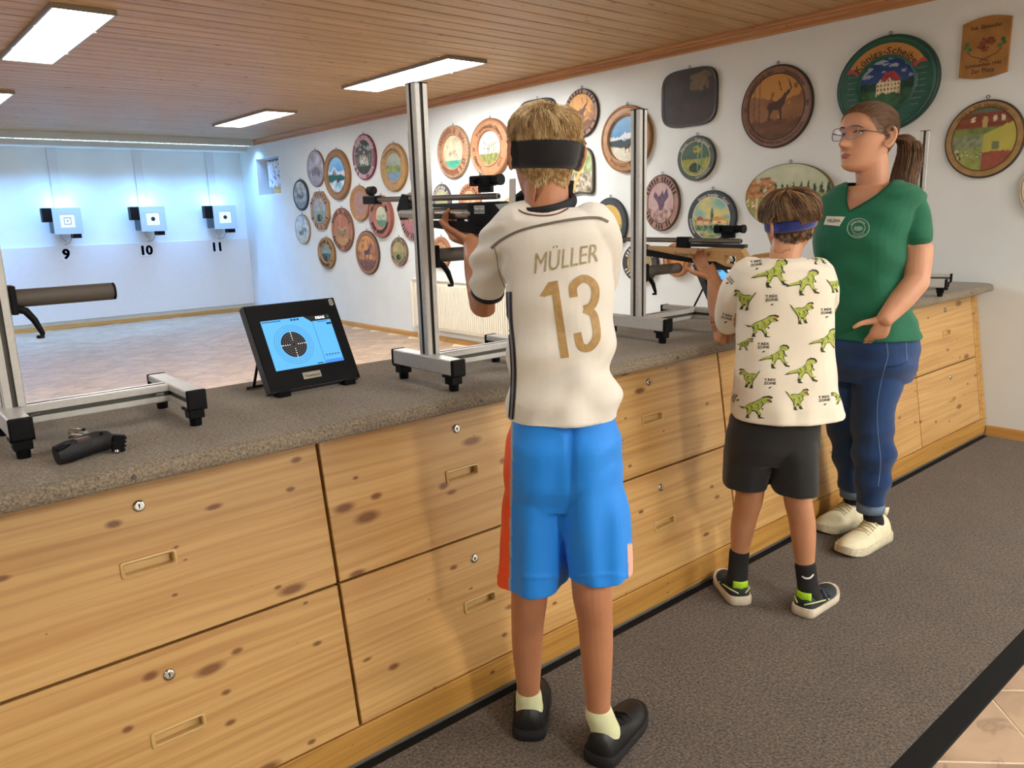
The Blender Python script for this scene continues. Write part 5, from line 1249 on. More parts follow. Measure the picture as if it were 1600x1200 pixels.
def band_mesh(bvh, M, z_of, half, th, parent, name, mat, n=96, rmax=.2, sub=6, ang0=0, ang1=360):
    """headband hugging the head: rays towards the head axis at local height z_of(angle)"""
    V = []; F = []; rows = sub+1; inner = []
    for k in range(n):
        a = R_(ang0+(ang1-ang0)*k/(n if ang1-ang0 >= 360 else n-1))
        for j in range(rows):
            zz = z_of(a)+half*(2*j/sub-1); o = M @ Vector((rmax*math.cos(a), rmax*math.sin(a), zz)); c = M @ Vector((0, 0, zz)); d = (c-o).normalized()
            h = bvh.ray_cast(o, d); p = h[0] if h[0] is not None else c-d*.08
            e = th*(1-.35*abs(2*j/sub-1)**4); V.append(p-d*e)
    for k in range(n if ang1-ang0 >= 360 else n-1):
        l = (k+1) % n
        for j in range(sub): F.append((k*rows+j, l*rows+j, l*rows+j+1, k*rows+j+1))
    # even out bumps along the band
    A = np.array([tuple(p) for p in V]).reshape(n, rows, 3)
    for _ in range(3):
        B = (np.roll(A, 1, 0)+np.roll(A, -1, 0)+2*A)/4
        if ang1-ang0 < 360: B[0] = A[0]; B[-1] = A[-1]
        A = B
    me = bpy.data.meshes.new(name); me.from_pydata([tuple(p) for p in A.reshape(-1, 3)], [], F)
    o = place(name, me, mat, parent); m = o.modifiers.new('th', 'SOLIDIFY'); m.thickness = .004; m.offset = -1
    return o
# ---- shoes
SHOEP = [(0, .08, .50), (.006, .19, .62), (.02, .29, .78), (.05, .38, .92), (.09, .43, .98), (.16, .45, 1.0), (.28, .46, .97), (.40, .475, .80), (.52, .50, .63), (.66, .53, .52), (.80, .50, .46), (.91, .39, .40), (.965, .27, .31), (.99, .15, .24), (1.0, .06, .20)]
def make_shoe(parent, heel, toe, W, Ht, m_up, m_sole, sole_h=.024, m_acc=None, laces=None, tilt=0, name='shoe', extra=None):
    heel, toe = Vector(heel), Vector(toe); d = toe-heel; L = d.length; M = frame_m(heel, d)
    v = []; f = []; n = 24
    prof = []
    for i in range(len(SHOEP)-1):
        for k in range(4): t = k/4; prof.append(tuple(SHOEP[i][j]+(SHOEP[i+1][j]-SHOEP[i][j])*t for j in range(3)))
    prof.append(SHOEP[-1])
    for y, w, h in prof:
        w *= W; h = sole_h*.8+(Ht-sole_h*.8)*h
        for k in range(n):
            a = 2*math.pi*k/n; c, s = math.cos(a), math.sin(a); x = w*(abs(c)**.8)*(1 if c > 0 else -1); z = sole_h*.6+(h-sole_h*.6)*max(0, s)**.75 if s > 0 else sole_h*.6+s*.008
            v.append((x*(1-.25*max(0, s)**2), y*L, z))
    m = len(prof)
    for i in range(m-1):
        for k in range(n): l = (k+1) % n; f.append((i*n+k, i*n+l, (i+1)*n+l, (i+1)*n+k))
    f.append(tuple(range(n-1, -1, -1))); f.append(tuple(range((m-1)*n, m*n)))
    me = union_mesh([xfp((v, f), M)], .0035, 4)
    up = place(name, me, m_up, parent)
    sv = []; sf = []; ring = []
    for sgn in (1, -1):
        seq = prof if sgn > 0 else prof[::-1]
        for y, w, h in seq: ring.append((sgn*(w*W+.005), y*L+(.004 if y > .5 else -.006*(1-y*2))))
    nr = len(ring)
    for zz, g in ((.0005, .93), (.004, 1.0), (sole_h*.7, 1.0), (sole_h, .965)):
        for x, y in ring:
            toe_up = .010*max(0, (y/L-.8)/.2)**2; sv.append((x*g, L/2+(y-L/2)*(1-(1-g)*.4), zz+toe_up+(.006*max(0, 1-y/L*3) if zz > .01 else 0)))
    for i in range(3):
        for k in range(nr): l = (k+1) % nr; sf.append((i*nr+k, i*nr+l, (i+1)*nr+l, (i+1)*nr+k))
    sf.append(tuple(range(nr-1, -1, -1))); sf.append(tuple(range(3*nr, 4*nr)))
    so = MB().add([M @ Vector(p) for p in sv], sf).build('sole', m_sole, up, smooth=True, auto=50)
    bv = None
    if laces:
        lm = MB()
        for q in range(5):
            y = .36+.055*q; w = np.interp(y, [p[0] for p in SHOEP], [p[1] for p in SHOEP])*W*.62; h = sole_h*.8+(Ht-sole_h*.8)*np.interp(y, [p[0] for p in SHOEP], [p[2] for p in SHOEP])
            s = 1 if q % 2 else -1
            lm.tube([M @ Vector((-w, y*L, h-.012)), M @ Vector((-w*.4, (y+.012*s)*L, h+.001)), M @ Vector((w*.4, (y-.012*s)*L, h+.001)), M @ Vector((w, y*L, h-.012))], [.0035]*4, 8)
        lm.build('laces', laces, up, smooth=True)
    return up, M, L
# ================================================================== rifles
def rifle_common(t, F, bl, r_b, silver):
    """F(y,z,x)->world; barrel from y=0 back to y=bl muzzle"""
    pass
def make_rifle(kind, breech, muzzle, label):
    """local frame: y along the barrel towards the muzzle, z up; origin at the rear end of the barrel"""
    br, mu = Vector(breech), Vector(muzzle); d = mu-br; L = d.length; t = thing('air_rifle', label, 'air rifle', br, 0)
    M = frame_m(br, d); WM[t.name] = Matrix.Translation(br)
    def B(mb, name, mat, par=t, **k): mb.xf(M); return mb.build(name, mat, par, **k)
    grey = plain('gunmetal_barrel', '#77736a', .35, .6); rb = .0078 if kind == 'metal' else .0085
    bar = B(MB().lathe([(.0001, 0), (rb, 0), (rb, L-.07), (rb-.0008, L-.07), (rb-.0008, L), (.0001, L)], 24, (0, 0, 0), 'Y'), 'barrel', grey, smooth=True, auto=40)
    B(MB().lathe([(.0001, -.0006), (rb*.6, -.0006)], 20, (0, 0, 0), 'Y'), 'bore', M_gap, bar)
    # muzzle block and front sight
    B(MB().box((-.013, L-.055, -.013), (.013, L+.02, .012), .003), 'muzzle_block', M_black, bar)
    B(MB().box((-.005, L-.025, .011), (.005, L-.005, .02), .001).lathe([(.009, -.014), (.0125, -.014), (.0125, .014), (.009, .014), (.009, -.014)], 24, (0, L-.015, .028), 'Y').cyl((0, L-.03, .028), (0, L, .028), .0098, n=20), 'front_sight', M_black, smooth=True, auto=40)
    # rear diopter sight
    yb = .055
    rs = B(MB().box((-.016, yb-.035, .026), (.016, yb+.045, .052), .004).box((-.006, yb-.03, .010), (.006, yb+.02, .027), .001), 'rear_sight', M_black)
    B(MB().cyl((0, yb-.036, .040), (0, yb-.058, .040), .0115, n=22).cyl((0, yb-.058, .040), (0, yb-.066, .040), .014, n=22), 'eyepiece', M_black, rs, smooth=True, auto=40)
    B(MB().cyl((-.016, yb+.02, .039), (-.024, yb+.02, .039), .007, n=16), 'windage_knob', M_black, rs, smooth=True, auto=40)
    B(MB().cyl((0, yb+.012, .052), (0, yb+.012, .058), .006, n=16), 'elevation_knob', M_alu, rs, smooth=True, auto=40)
    if kind == 'metal':
        B(MB().prism([(-.02, -.012), (.10, -.014), (.30, -.016), (.30, -.024), (.10, -.030), (-.02, -.030)], -.011, .011, Matrix(((0, 1, 0, 0), (1, 0, 0, 0), (0, 0, 1, 0), (0, 0, 0, 1)))), 'receiver_rail', M_blackmetal)
        X90 = Matrix(((0, 1, 0, 0), (1, 0, 0, 0), (0, 0, 1, 0), (0, 0, 0, 1)))
        cy = B(MB().lathe([(.0001, .10), (.0145, .10), (.015, .104), (.015, .43), (.013, .445), (.0001, .446)], 28, (0, 0, -.042), 'Y'), 'air_cylinder', plain('satin_silver', '#a9a49a', .3, .55), smooth=True, auto=40)
        v, f = text_vf('Feinwerkbau', .021, bold=.0003); B(MB().add([(-.0156-.0006*0, .215-a*.95, -.046+b_) for a, b_ in v], f), 'maker_name', M_black, cy)
        for yy in (.128, .19): B(MB().lathe([(.0045, 0), (.0055, 0)], 16, (-.0157, yy, -.037), 'X'), 'gauge_ring', M_black, cy)
        B(MB().prism([(.39, -.022), (.40, .010), (.425, .014), (.44, -.005), (.455, -.028), (.44, -.060), (.40, -.056)], -.010, .010, X90), 'barrel_clamp', M_black)
        rc = B(MB().prism([(.11, -.018), (.11, -.062), (.09, -.075), (.02, -.082), (-.03, -.055), (-.07, -.075), (-.16, -.062), (-.10, -.022), (-.05, -.014)], -.014, .014, X90), 'receiver', M_black)
        B(MB().box((-.0147, .040, -.042), (-.0141, .082, -.022)), 'white_label', plain('label_white', '#dfe6ea', .5), rc)
        v, f = text_vf('RedDot', .0125, bold=.0002); B(MB().add([(-.0151, .061-a, -.0355+b_) for a, b_ in v], f), 'label_text', plain('label_ink', '#1b1d22', .5), rc)
        B(MB().box((-.0151, .043, -.0262), (-.0147, .079, -.0248)), 'label_line', MATS['label_ink'], rc)
        B(MB().prism([(-.07, -.016), (-.005, -.020), (-.045, -.050), (-.13, -.046), (-.17, -.016)], -.0165, .0165, X90), 'side_plate', plain('satin_silver_plate', '#b2b4b4', .35, .4))
        fo = B(MB().prism([(.36, -.060), (.36, -.074), (.26, -.080), (.14, -.088), (.06, -.095), (.04, -.080), (.10, -.062)], -.017, .017, X90), 'forend', M_black)
        B(MB().box((-.006, .15, -.063), (.006, .17, -.056)).box((-.006, .30, -.063), (.006, .32, -.056)), 'forend_spacer', M_black)
        B(MB().tube([(0, -.02, -.065), (0, -.035, -.10), (0, -.05, -.14), (0, -.062, -.165)], [(.02, .017), (.019, .016), (.02, .016), (.022, .018)], 16), 'pistol_grip', M_black, smooth=True, auto=50)
        B(MB().tube([(0, .03, -.085), (0, .015, -.105), (0, -.01, -.108), (0, -.03, -.10)], [.003]*4, 8), 'trigger_guard', M_alu, smooth=True)
        B(MB().tube([(0, .008, -.08), (0, .004, -.09), (0, .008, -.10)], [.003, .003, .002], 8), 'trigger', M_steel, smooth=True)
        B(MB().box((-.011, -.24, -.055), (.011, -.10, -.030), .004), 'stock_bar', M_blackmetal)
        B(MB().tube([(0, -.23, .0), (0, -.17, .010), (0, -.11, .006), (0, -.06, -.01)], [(.012, .018), (.015, .02), (.014, .019), (.008, .012)], 16), 'cheek_piece', M_black, smooth=True, auto=50)
        B(MB().tube([(0, -.245, .03), (0, -.238, -.02), (0, -.238, -.07), (0, -.25, -.11)], [(.012, .016), (.012, .017), (.012, .017), (.010, .014)], 14), 'butt_plate', M_rubber, smooth=True, auto=50)
    else:
        X90 = Matrix(((0, 1, 0, 0), (1, 0, 0, 0), (0, 0, 1, 0), (0, 0, 0, 1)))
        wood = pine('beech_stock', '#d3ab72', '#c0965c', '#b58a50', axis='Y', up='Z', knots=.2, rough=.4)
        B(MB().prism([(-.02, -.010), (.20, -.010), (.20, -.021), (-.02, -.021)], -.009, .009, X90), 'receiver_rail', M_blackmetal)
        B(MB().prism([(.205, .012), (.255, .012), (.258, -.035), (.21, -.035)], -.011, .011, X90), 'barrel_clamp', M_black)
        B(MB().lathe([(.0001, .26), (.012, .26), (.0125, .265), (.0125, .40), (.0001, .405)], 20, (0, 0, -.035), 'Y'), 'air_cylinder', grey, smooth=True, auto=40)
        # stock outline with a through hole for the trigger
        outer = [(.30, -.026), (.14, -.030), (.105, -.022), (-.005, -.022), (-.035, -.060), (-.055, -.105), (-.035, -.112), (-.018, -.082), (.0, -.088), (.03, -.086), (.055, -.080), (.085, -.062), (.13, -.060), (.30, -.036)]
        st = MB()
        hole = [(.012, -.052), (.040, -.047), (.048, -.058), (.042, -.076), (.012, -.078), (.006, -.064)]
        # body in three solid pieces around the opening, one mesh
        for poly in ([(.38, -.022), (.14, -.028), (.105, -.022), (.05, -.022), (.05, -.081), (.085, -.068), (.13, -.066), (.38, -.034)], [(.05, -.022), (.006, -.022), (.006, -.050), (.05, -.046)], [(.05, -.075), (.006, -.078), (.006, -.086), (.05, -.082)], [(.006, -.022), (-.006, -.022), (-.034, -.058), (-.058, -.118), (-.034, -.124), (-.012, -.088), (.006, -.086)]):
            st.prism(poly, -.017, .017, X90)
        sk = B(st, 'stock', wood)
        v, f = text_vf('Feinwerkbau', .0215, bold=.0002); B(MB().add([(-.0174, .205-a*.95, -.048+b_) for a, b_ in v], f), 'maker_name', plain('stock_ink', '#3a2a1c', .6), sk)
        B(MB().prism([(.39, -.034), (.13, -.066), (.10, -.072), (.11, -.082), (.39, -.058)], -.0165, .0165, X90), 'forend_riser', M_black)
        B(MB().tube([(0, .030, -.05), (0, .022, -.062), (0, .030, -.072)], [.0035, .0035, .0025], 8), 'trigger', M_black, smooth=True)
        B(MB().box((-.012, -.18, -.075), (.012, -.04, -.045), .006), 'butt_stock', wood)
        B(MB().tube([(0, -.17, -.052), (0, -.11, -.046), (0, -.05, -.052)], [(.010, .017), (.013, .018), (.01, .014)], 16), 'cheek_piece', wood, smooth=True, auto=50)
        B(MB().tube([(0, -.188, -.02), (0, -.182, -.06), (0, -.19, -.11)], [(.012, .016), (.012, .016), (.010, .014)], 14), 'butt_plate', M_rubber, smooth=True, auto=50)
    return t, M
r1, RM1 = make_rifle('metal', hang((779, 306.5), 1.28), hang((577, 312.5), 1.28), 'silver and black air rifle aimed by the blond boy')
r2, RM2 = make_rifle('wood', hang((1158, 377), 2.28), hang((958, 373.5), 2.28), 'air rifle with pale wooden stock aimed by the boy in the dinosaur shirt')
# ================================================================== boy in the football shirt
M_skin1 = plain('tanned_skin', '#b87f5c', .5, noise_amt=.08, noise_scale=12, bump=.12, bump_scale=240, sss=.12)
t = thing('person', 'blond boy in a white football shirt with number 13 and blue shorts', 'person', (1.18, 1.24, 0.009))
P1 = t
def feetp(px, py, z=.009):
    q = CFW+(px-800)/FPX*CRT-(py-600)/FPX*CUP; return CAMP+q*((z-CAMZ)/q.z)
hM = frame_m(at(850, 242, 1.735), HF*math.cos(R_(14))-HR*math.sin(R_(14)), UP, R_(-2)); hh = .198
parts = [xfp(head_vf(hh), hM)]+[xfp(e, hM) for s in (-1, 1) for e in ear_parts(hh, s)]
parts += [limb([at(856, 345, 1.70), at(854, 312, 1.705), at(853, 280, 1.72)], [(.052, .058), (.046, .048), (.046, .048)], 20)]
parts += [loft_px([(868, 332, 40, 1.70, .9), (868, 345, 72, 1.70, .75), (870, 390, 76, 1.70, .72), (874, 470, 72, 1.70, .74), (878, 560, 70, 1.70, .76), (880, 640, 78, 1.70, .78), (882, 700, 84, 1.70, .78)])]
lh = at(845, 695, 1.715); rh = at(922, 695, 1.685)
lfh = feetp(826, 1158); rfh = feetp(932, 1197)
lank = at(826, 1085, 1.775); rank = at(935, 1112, 1.675)
parts += [limb([lh, at(832, 800, 1.72), at(828, 915, 1.725), at(824, 990, 1.755), lank, lank-UP*.025], [.080, .066, .045, .0395, .0285, .024], 20)]
parts += [limb([rh, at(925, 800, 1.675), at(925, 915, 1.655), at(931, 985, 1.67), rank, rank-UP*.025], [.080, .066, .047, .0405, .029, .024], 20)]
# left arm to the fore-end of the rifle, right arm in front of the body to the grip
handL = RM1 @ Vector((-.010, .185, -.118))
el = at(756, 473, 1.86); wr = RM1 @ Vector((-.010, .098, -.114))
parts += [limb([at(800, 366, 1.71), at(778, 405, 1.77), el], [.046, .038, .036], 18), limb([el, at(748, 430, 1.93), wr], [.036, .034, .025], 18)]
HMl = frame_m(wr+(handL-wr)*.12, (handL-wr), Vector((-.5, -.3, .6)))
_hx = Matrix(((-1, 0, 0, 0), (0, 1, 0, 0), (0, 0, 1, 0), (0, 0, 0, 1)))
HMl = frame_m(wr, RM1.to_3x3() @ Vector((.03, 1, .10)), -UP)
parts += hand_parts(HMl, .88, curl=(58, 60, 62, 64), thumb=(58, 38))
er = at(940, 455, 1.90); gp_ = RM1 @ Vector((.02, -.045, -.12))
wr2 = gp_+(er-gp_).normalized()*.085
parts += [limb([at(940, 366, 1.67), at(945, 410, 1.78), er], [.046, .038, .036], 18), limb([er, (er+wr2)/2, wr2], [.036, .033, .024], 18)]
parts += hand_parts(frame_m(wr2, gp_-wr2, HR), .88, curl=(60, 60, 60, 60), thumb=(40, 30))
body = union_mesh(parts, .0034, 5)
bv1 = bvh_of(body)
rnd = random.Random(7)
BZ1, BH1 = -.002, .0275
def scalp1(q):
    x, y, z = q[0]/hh, q[1]/hh, q[2]/hh
    if abs(z) > .6 or abs(x) > .42 or abs(y) > .55: return False
    if abs(x) > .33 and -.20 < z < .14 and -.18 < y < .1: return False
    if y > .0: return z > .20+.12*max(0, y-.1)/.3 and (z > .31 or y < .27)
    return z > -.33+.55*max(0, y+.30)+.03*math.cos(x*22)
def flow1(q):
    x, y, z = q.x/hh, q.y/hh, q.z/hh
    c = Vector((x-.10, y+.10, 0)); r = max(c.length, .02)
    sw = Vector((-c.y, c.x, 0))/r*.40
    return (c/r+sw+Vector((0, 0, -.9*min(1, r*2.2)))).normalized() if z > .05 else Vector((x*.25, y*.1, -1)).normalized()
hb1 = hair_mesh('hair', body, bv1, scalp1, flow1, 9000, lambda l: .040 if l.z > .03 else .010, lambda l: .0008+.0085*max(0, min(1, (l.z-BZ1-BH1)/.045)), ['#8f6c40', '#a5814e', '#bd9760', '#d0ae76', '#e0c48e', '#ecd6a6'], t, hM, rnd, cap=.002, w0=.0009, jitter=.09, stop=lambda l: BZ1-BH1*.8 < l.z < BZ1+BH1*.85)
hband = band_mesh(bv1, hM, lambda a: BZ1+.003*math.sin(a), BH1, .0075, t, 'headband', plain('black_cloth_band', '#0e0f14', .85, bump=.5, bump_scale=400, sheen=.2), rmax=.16)
bl = MB().box((-.001, -.014, -.035), (.001, .014, .02), 0, M=hM @ Matrix.Translation((-.049, .080, -.066)) @ Matrix.Rotation(R_(14), 4, 'Z')); bl.build('eye_blinder', plain('frosted_blinder', '#e4e2dc', .5), t)
# --- shirt
def fold_s(g, q): return .012*math.sin(5*g+3*q)*q+.008*math.sin(11*g-4*q)*q
sh = [loft_px([(860, 325, 44, 1.705, 1.0), (866, 333, 62, 1.70, .80), (868, 345, 84, 1.70, .68), (869, 372, 87, 1.70, .70), (871, 420, 86, 1.70, .74), (874, 480, 83, 1.70, .78), (876, 540, 82, 1.70, .80), (878, 590, 83, 1.70, .82), (879, 630, 86, 1.70, .84), (879, 650, 87, 1.70, .84)], fold=fold_s)]
sh += [limb([at(815, 358, 1.70), at(783, 384, 1.745), at(769, 414, 1.79), at(764, 442, 1.825)], [.060, .054, .047, .044], 22)]
sh += [limb([at(925, 356, 1.69), at(938, 384, 1.715), at(939, 412, 1.80), at(936, 440, 1.87)], [.055, .050, .046, .042], 22)]
shm = union_mesh(sh, .0036, 7)
def wr1(P, N):
    px, py, dd = project_px(P); w = np.zeros(len(P))
    # diagonal drag folds in the lower back, creases on the sleeve, waist ripples
    a = (px-800)*.55+(py-560)*.85
    m = np.clip((py-520)/60, 0, 1)*np.clip((px-800)/40, 0, 1)
    w += .0055*m*np.sin(a/10+1.1*np.sin(px/37))+.004*m*np.sin(a/19)
    w += .0035*np.clip((py-600)/40, 0, 1)*np.sin(px/9+py/23)
    ms = np.clip((800-px)/18, 0, 1)*np.clip((460-py)/30, 0, 1)*np.clip((py-345)/20, 0, 1)
    w += .0062*ms*np.sin(py/6.5+px/16)
    w += .0040*np.sin(px/31+py/19)*np.sin(py/41-px/53)+.0030*np.sin((px*.4-py)/13+np.sin(px/29))*np.clip((py-420)/80, 0, 1)*(.4+.6*np.sin(px/47+py/90)**2)
    return w
wrinkle(shm, wr1)
bvs = bvh_of(shm)
M_shirt1 = plain('white_jersey', '#e9e6da', .75, noise_amt=.03, noise_scale=8, bump=.3, bump_scale=900, sheen=.25)
shirt = place('shirt', shm, M_shirt1, t)
gold = plain('faded_gold_print', '#b08f58', .55, noise_amt=.16, noise_scale=90); navy = plain('navy_trim', '#14161f', .7); greyl = plain('grey_piping', '#6f675c', .7); red = plain('red_edge', '#7a1f2c', .7)
Z2 = lambda p: (700+p[0]/3, 280+p[1]/3)
one = [Z2(p) for p in [(430, 548), (470, 484), (514, 475), (567, 834), (529, 839), (488, 540), (452, 552)]]
decal('number_one', one, [tuple(range(len(one)))], bvs, gold, shirt)
v, f = strip([Z2(p) for p in smooth_path([(590, 552), (588, 500), (634, 466), (682, 492), (690, 548), (672, 594), (638, 610)], 6)], 12.2)
v2, f2 = strip([Z2(p) for p in smooth_path([(638, 607), (678, 630), (694, 690), (694, 748), (660, 790), (622, 780), (606, 720)], 6)], 12.2)
decal('number_three', v+v2, f+[tuple(i+len(v) for i in q) for q in f2], bvs, gold, shirt)
v, f = text_vf('MÜLLER', 1.0, 'LEFT', 3, .004); wt = max(p[0] for p in v); 
def mu_(p): u = p[0]/wt; return (834+101*u+3*p[1], 412-18*u-p[1]*(47-6*u)+2)
decal('player_name', [mu_(p) for p in v], f, bvs, plain('faded_name_print', '#a89a74', .6, noise_amt=.25, noise_scale=120), shirt, maxlen=4)
v, f = strip(smooth_path([(768, 388), (786, 374), (815, 360), (860, 349), (905, 342), (935, 341), (950, 347)], 6), [4.2]*37); decal('shoulder_piping', v, f, bvs, greyl, shirt, off=.0014)
for dx, c, w in ((0, navy, 2.6), (5.5, navy, 3.4), (2.6, plain('stripe_grey', '#8d8f94', .7), 1.6)):
    path = smooth_path([(793, 456), (794, 500), (798, 540), (800, 580), (799, 615), (796, 655)], 6); path = [(p[0]+dx, p[1]) for p in path]; v, f = strip(path, w); decal('side_stripe', v, f, bvs, c, shirt, off=.0016)
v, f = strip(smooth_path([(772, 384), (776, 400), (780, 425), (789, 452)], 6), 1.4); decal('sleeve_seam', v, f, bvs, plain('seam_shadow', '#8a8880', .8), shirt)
# collar ring and cuff ring
cp = [at(856+41*math.cos(a), 321+9*math.sin(a)-8*math.cos(a), 1.705-.062*math.sin(a)) for a in [2*math.pi*k/32 for k in range(32)]]
MB().tube(cp+[cp[0]], [(.0125, .0065)]*33, 14, cap=False, ref=(0, 0, 1)).build('collar', navy, shirt, smooth=True)
v, f = strip(smooth_path([(810, 328), (822, 334), (845, 337.5), (868, 335), (888, 326), (900, 316)], 6), 2.0); decal('collar_edge', v, f, bvs, red, shirt)
def cuff(p0, p1, r, mat, par, hw=.007, name='cuff'):
    p0, p1 = Vector(p0), Vector(p1); d = (p1-p0).normalized(); a, b = frame_of(d, UP); c = p1
    mb = MB(); n = 32; v = []; prof = [(-hw, r-.002), (-hw, r+.001), (0, r+.0018), (hw, r+.001), (hw, r-.003)]
    for k in range(n):
        g = 2*math.pi*k/n
        for y, rr in prof: v.append(c+d*y+a*(rr*math.cos(g))+b*(rr*math.sin(g)))
    f = [(k*5+j, ((k+1) % n)*5+j, ((k+1) % n)*5+j+1, k*5+j+1) for k in range(n) for j in range(4)]
    return mb.add(v, f).build(name, mat, par, smooth=True)
sd = (at(764, 442, 1.825)-at(769, 414, 1.79)).normalized()
cuff(at(769, 414, 1.79), at(764, 442, 1.825)+sd*.024, .0385, navy, shirt)
# --- shorts
def fl(g, q): return .05*q*math.sin(4*g+1)+.035*q*math.sin(7*g+2)
shp = [loft_px([(879, 628, 74, 1.70, .78), (880, 655, 80, 1.70, .80), (881, 690, 90, 1.70, .84), (882, 740, 95, 1.70, .74), (882, 785, 92, 1.70, .58)])]
shp += [loft_px([(846, 690, 50, 1.712, 1.05), (844, 735, 52, 1.715, 1.15), (838, 800, 55, 1.72, 1.15), (834, 860, 55, 1.725, 1.15), (831, 905, 55, 1.725, 1.12)], fold=fl)]
shp += [loft_px([(918, 690, 50, 1.69, 1.05), (922, 735, 52, 1.685, 1.15), (930, 800, 52, 1.675, 1.15), (934, 860, 47, 1.665, 1.15), (935, 897, 45, 1.66, 1.12)], fold=fl)]
sho = union_mesh(shp, .0038, 7)
def wr2_(P, N):
    px, py, dd = project_px(P); w = .0065*np.clip((py-680)/80, 0, 1)*np.sin(px/13+.6*np.sin(py/60)); w += .005*np.sin((px+py*.4)/21)*np.clip((py-640)/60, 0, 1)
    w -= .010*np.exp(-((px-(893-.02*(py-700)))/7)**2)*np.clip((830-py)/120, 0, 1)*(dd < 1.70)
    w += .0018*np.exp(-((py-(900+.0*px))/3)**2)
    return w
wrinkle(sho, wr2_)
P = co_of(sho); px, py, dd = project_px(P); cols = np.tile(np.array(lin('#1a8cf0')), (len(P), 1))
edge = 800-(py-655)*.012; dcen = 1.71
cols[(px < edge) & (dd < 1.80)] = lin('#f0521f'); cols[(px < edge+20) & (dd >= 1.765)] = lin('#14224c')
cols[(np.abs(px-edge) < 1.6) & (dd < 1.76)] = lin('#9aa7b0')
cols[(px > 982-(890-py)*.05) & (py > 850)] = lin('#e8b8a0')
paint_verts(sho, cols)
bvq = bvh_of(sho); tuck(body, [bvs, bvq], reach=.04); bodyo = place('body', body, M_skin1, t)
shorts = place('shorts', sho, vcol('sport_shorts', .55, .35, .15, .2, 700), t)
# --- socks and shoes
M_sock = plain('lime_white_sock', '#d9dcae', .85, noise_amt=.05, bump=.5, bump_scale=500); M_shoe = plain('black_leather_shoe', '#101112', .5, bump=.3, bump_scale=200); M_sole = plain('black_sole', '#1a1a1b', .7)
hd = HF
for ank, heel, toe in ((lank, lfh, None), (rank, rfh, None)):
    pass
lt = lfh+(HF*.97+HR*.10)*.235; rt_ = feetp(996, 1112)
rt_ = rfh+(rt_-rfh).normalized()*.24
s1, m1, l1 = make_shoe(t, lfh, lt, .088, .085, M_shoe, M_sole, laces=M_black)
s2, m2, l2 = make_shoe(t, rfh, rt_, .088, .085, M_shoe, M_sole, laces=M_black)
for ank, mm, ll in ((lank, m1, l1), (rank, m2, l2)):
    foot = mm @ Vector((0, ll*.22, .06))
    me = union_mesh([limb([ank+UP*.0, ank*.5+foot*.5, foot], [.0335, .034, .036], 20)], .004, 3); place('sock', me, M_sock, t)
# ================================================================== boy in the dinosaur shirt
M_skin2 = plain('light_tan_skin', '#bd8763', .5, noise_amt=.08, noise_scale=12, bump=.12, bump_scale=240, sss=.12)
t = thing('person', 'brown haired boy in a cream dinosaur print shirt and black shorts', 'person', (2.18, 1.27, .009)); P2 = t
hh = .200; DD = 2.40
hM = frame_m(at(1234, 347, 2.43), HF*math.cos(R_(18))-HR*math.sin(R_(18)), UP+HF*.10, R_(11))
parts = [xfp(head_vf(hh), hM)]+[xfp(e, hM) for s in (-1, 1) for e in ear_parts(hh, s)]
parts += [limb([at(1224, 425, 2.40), at(1226, 402, 2.40), at(1231, 378, 2.42)], [(.05, .055), (.044, .046), (.045, .047)], 20)]
parts += [loft_px([(1224, 408, 40, DD, .9), (1224, 425, 66, DD, .72), (1226, 480, 64, DD, .74), (1226, 540, 62, DD, .76), (1224, 600, 64, DD, .78), (1212, 650, 62, DD, .8), (1206, 690, 62, DD, .8)])]
lheel, rheel = feetp(1158, 946), feetp(1251, 963)
lank = at(1155, 868, 2.455); rank = at(1258, 888, 2.355)
parts += [limb([at(1178, 690, 2.42), at(1172, 745, 2.42), at(1171, 775, 2.42), at(1162, 815, 2.44), lank, lank-UP*.025], [.070, .052, .045, .041, .028, .024], 20)]
parts += [limb([at(1236, 690, 2.37), at(1244, 745, 2.365), at(1246, 778, 2.36), at(1254, 820, 2.36), rank, rank-UP*.025], [.070, .052, .043, .041, .029, .024], 20)]
hl = RM2 @ Vector((-.004, .118, -.078)); el = at(1131, 522, 2.50); wr = at(1116, 438, 2.64)
parts += [limb([at(1160, 440, 2.41), at(1146, 480, 2.44), el], [.044, .037, .035], 18), limb([el, at(1122, 478, 2.575), wr], [.035, .0335, .0235], 18)]
parts += hand_parts(frame_m(wr+(hl-wr)*.15, (hl-wr).normalized()+Vector((0, .55, 0)), -UP+Vector((0, -.7, 0))), .86, curl=(72, 74, 76, 78), thumb=(62, 40))
gp_ = RM2 @ Vector((.0, -.030, -.078)); er = at(1290, 480, 2.62); wr2 = gp_+(er-gp_).normalized()*.08
parts += [limb([at(1285, 440, 2.38), at(1292, 465, 2.50), er], [.042, .037, .035], 18), limb([er, (er+wr2)/2, wr2], [.035, .032, .024], 18)]
parts += hand_parts(frame_m(wr2, gp_-wr2, HR*.6+UP*.6), .86, curl=(55, 58, 60, 60), thumb=(35, 30))
body = union_mesh(parts, .0036, 5); bv2 = bvh_of(body)
rnd = random.Random(11); BZ2, BH2 = -.004, .0175
def scalp2(q):
    x, y, z = q[0]/hh, q[1]/hh, q[2]/hh
    if abs(z) > .6 or abs(x) > .42 or abs(y) > .55: return False
    if abs(x) > .33 and -.18 < z < .12 and -.18 < y < .1: return False
    if y > 0: return z > .20+.1*max(0, y-.1)/.3 and (z > .31 or y < .27)
    return z > -.30+.5*max(0, y+.32)
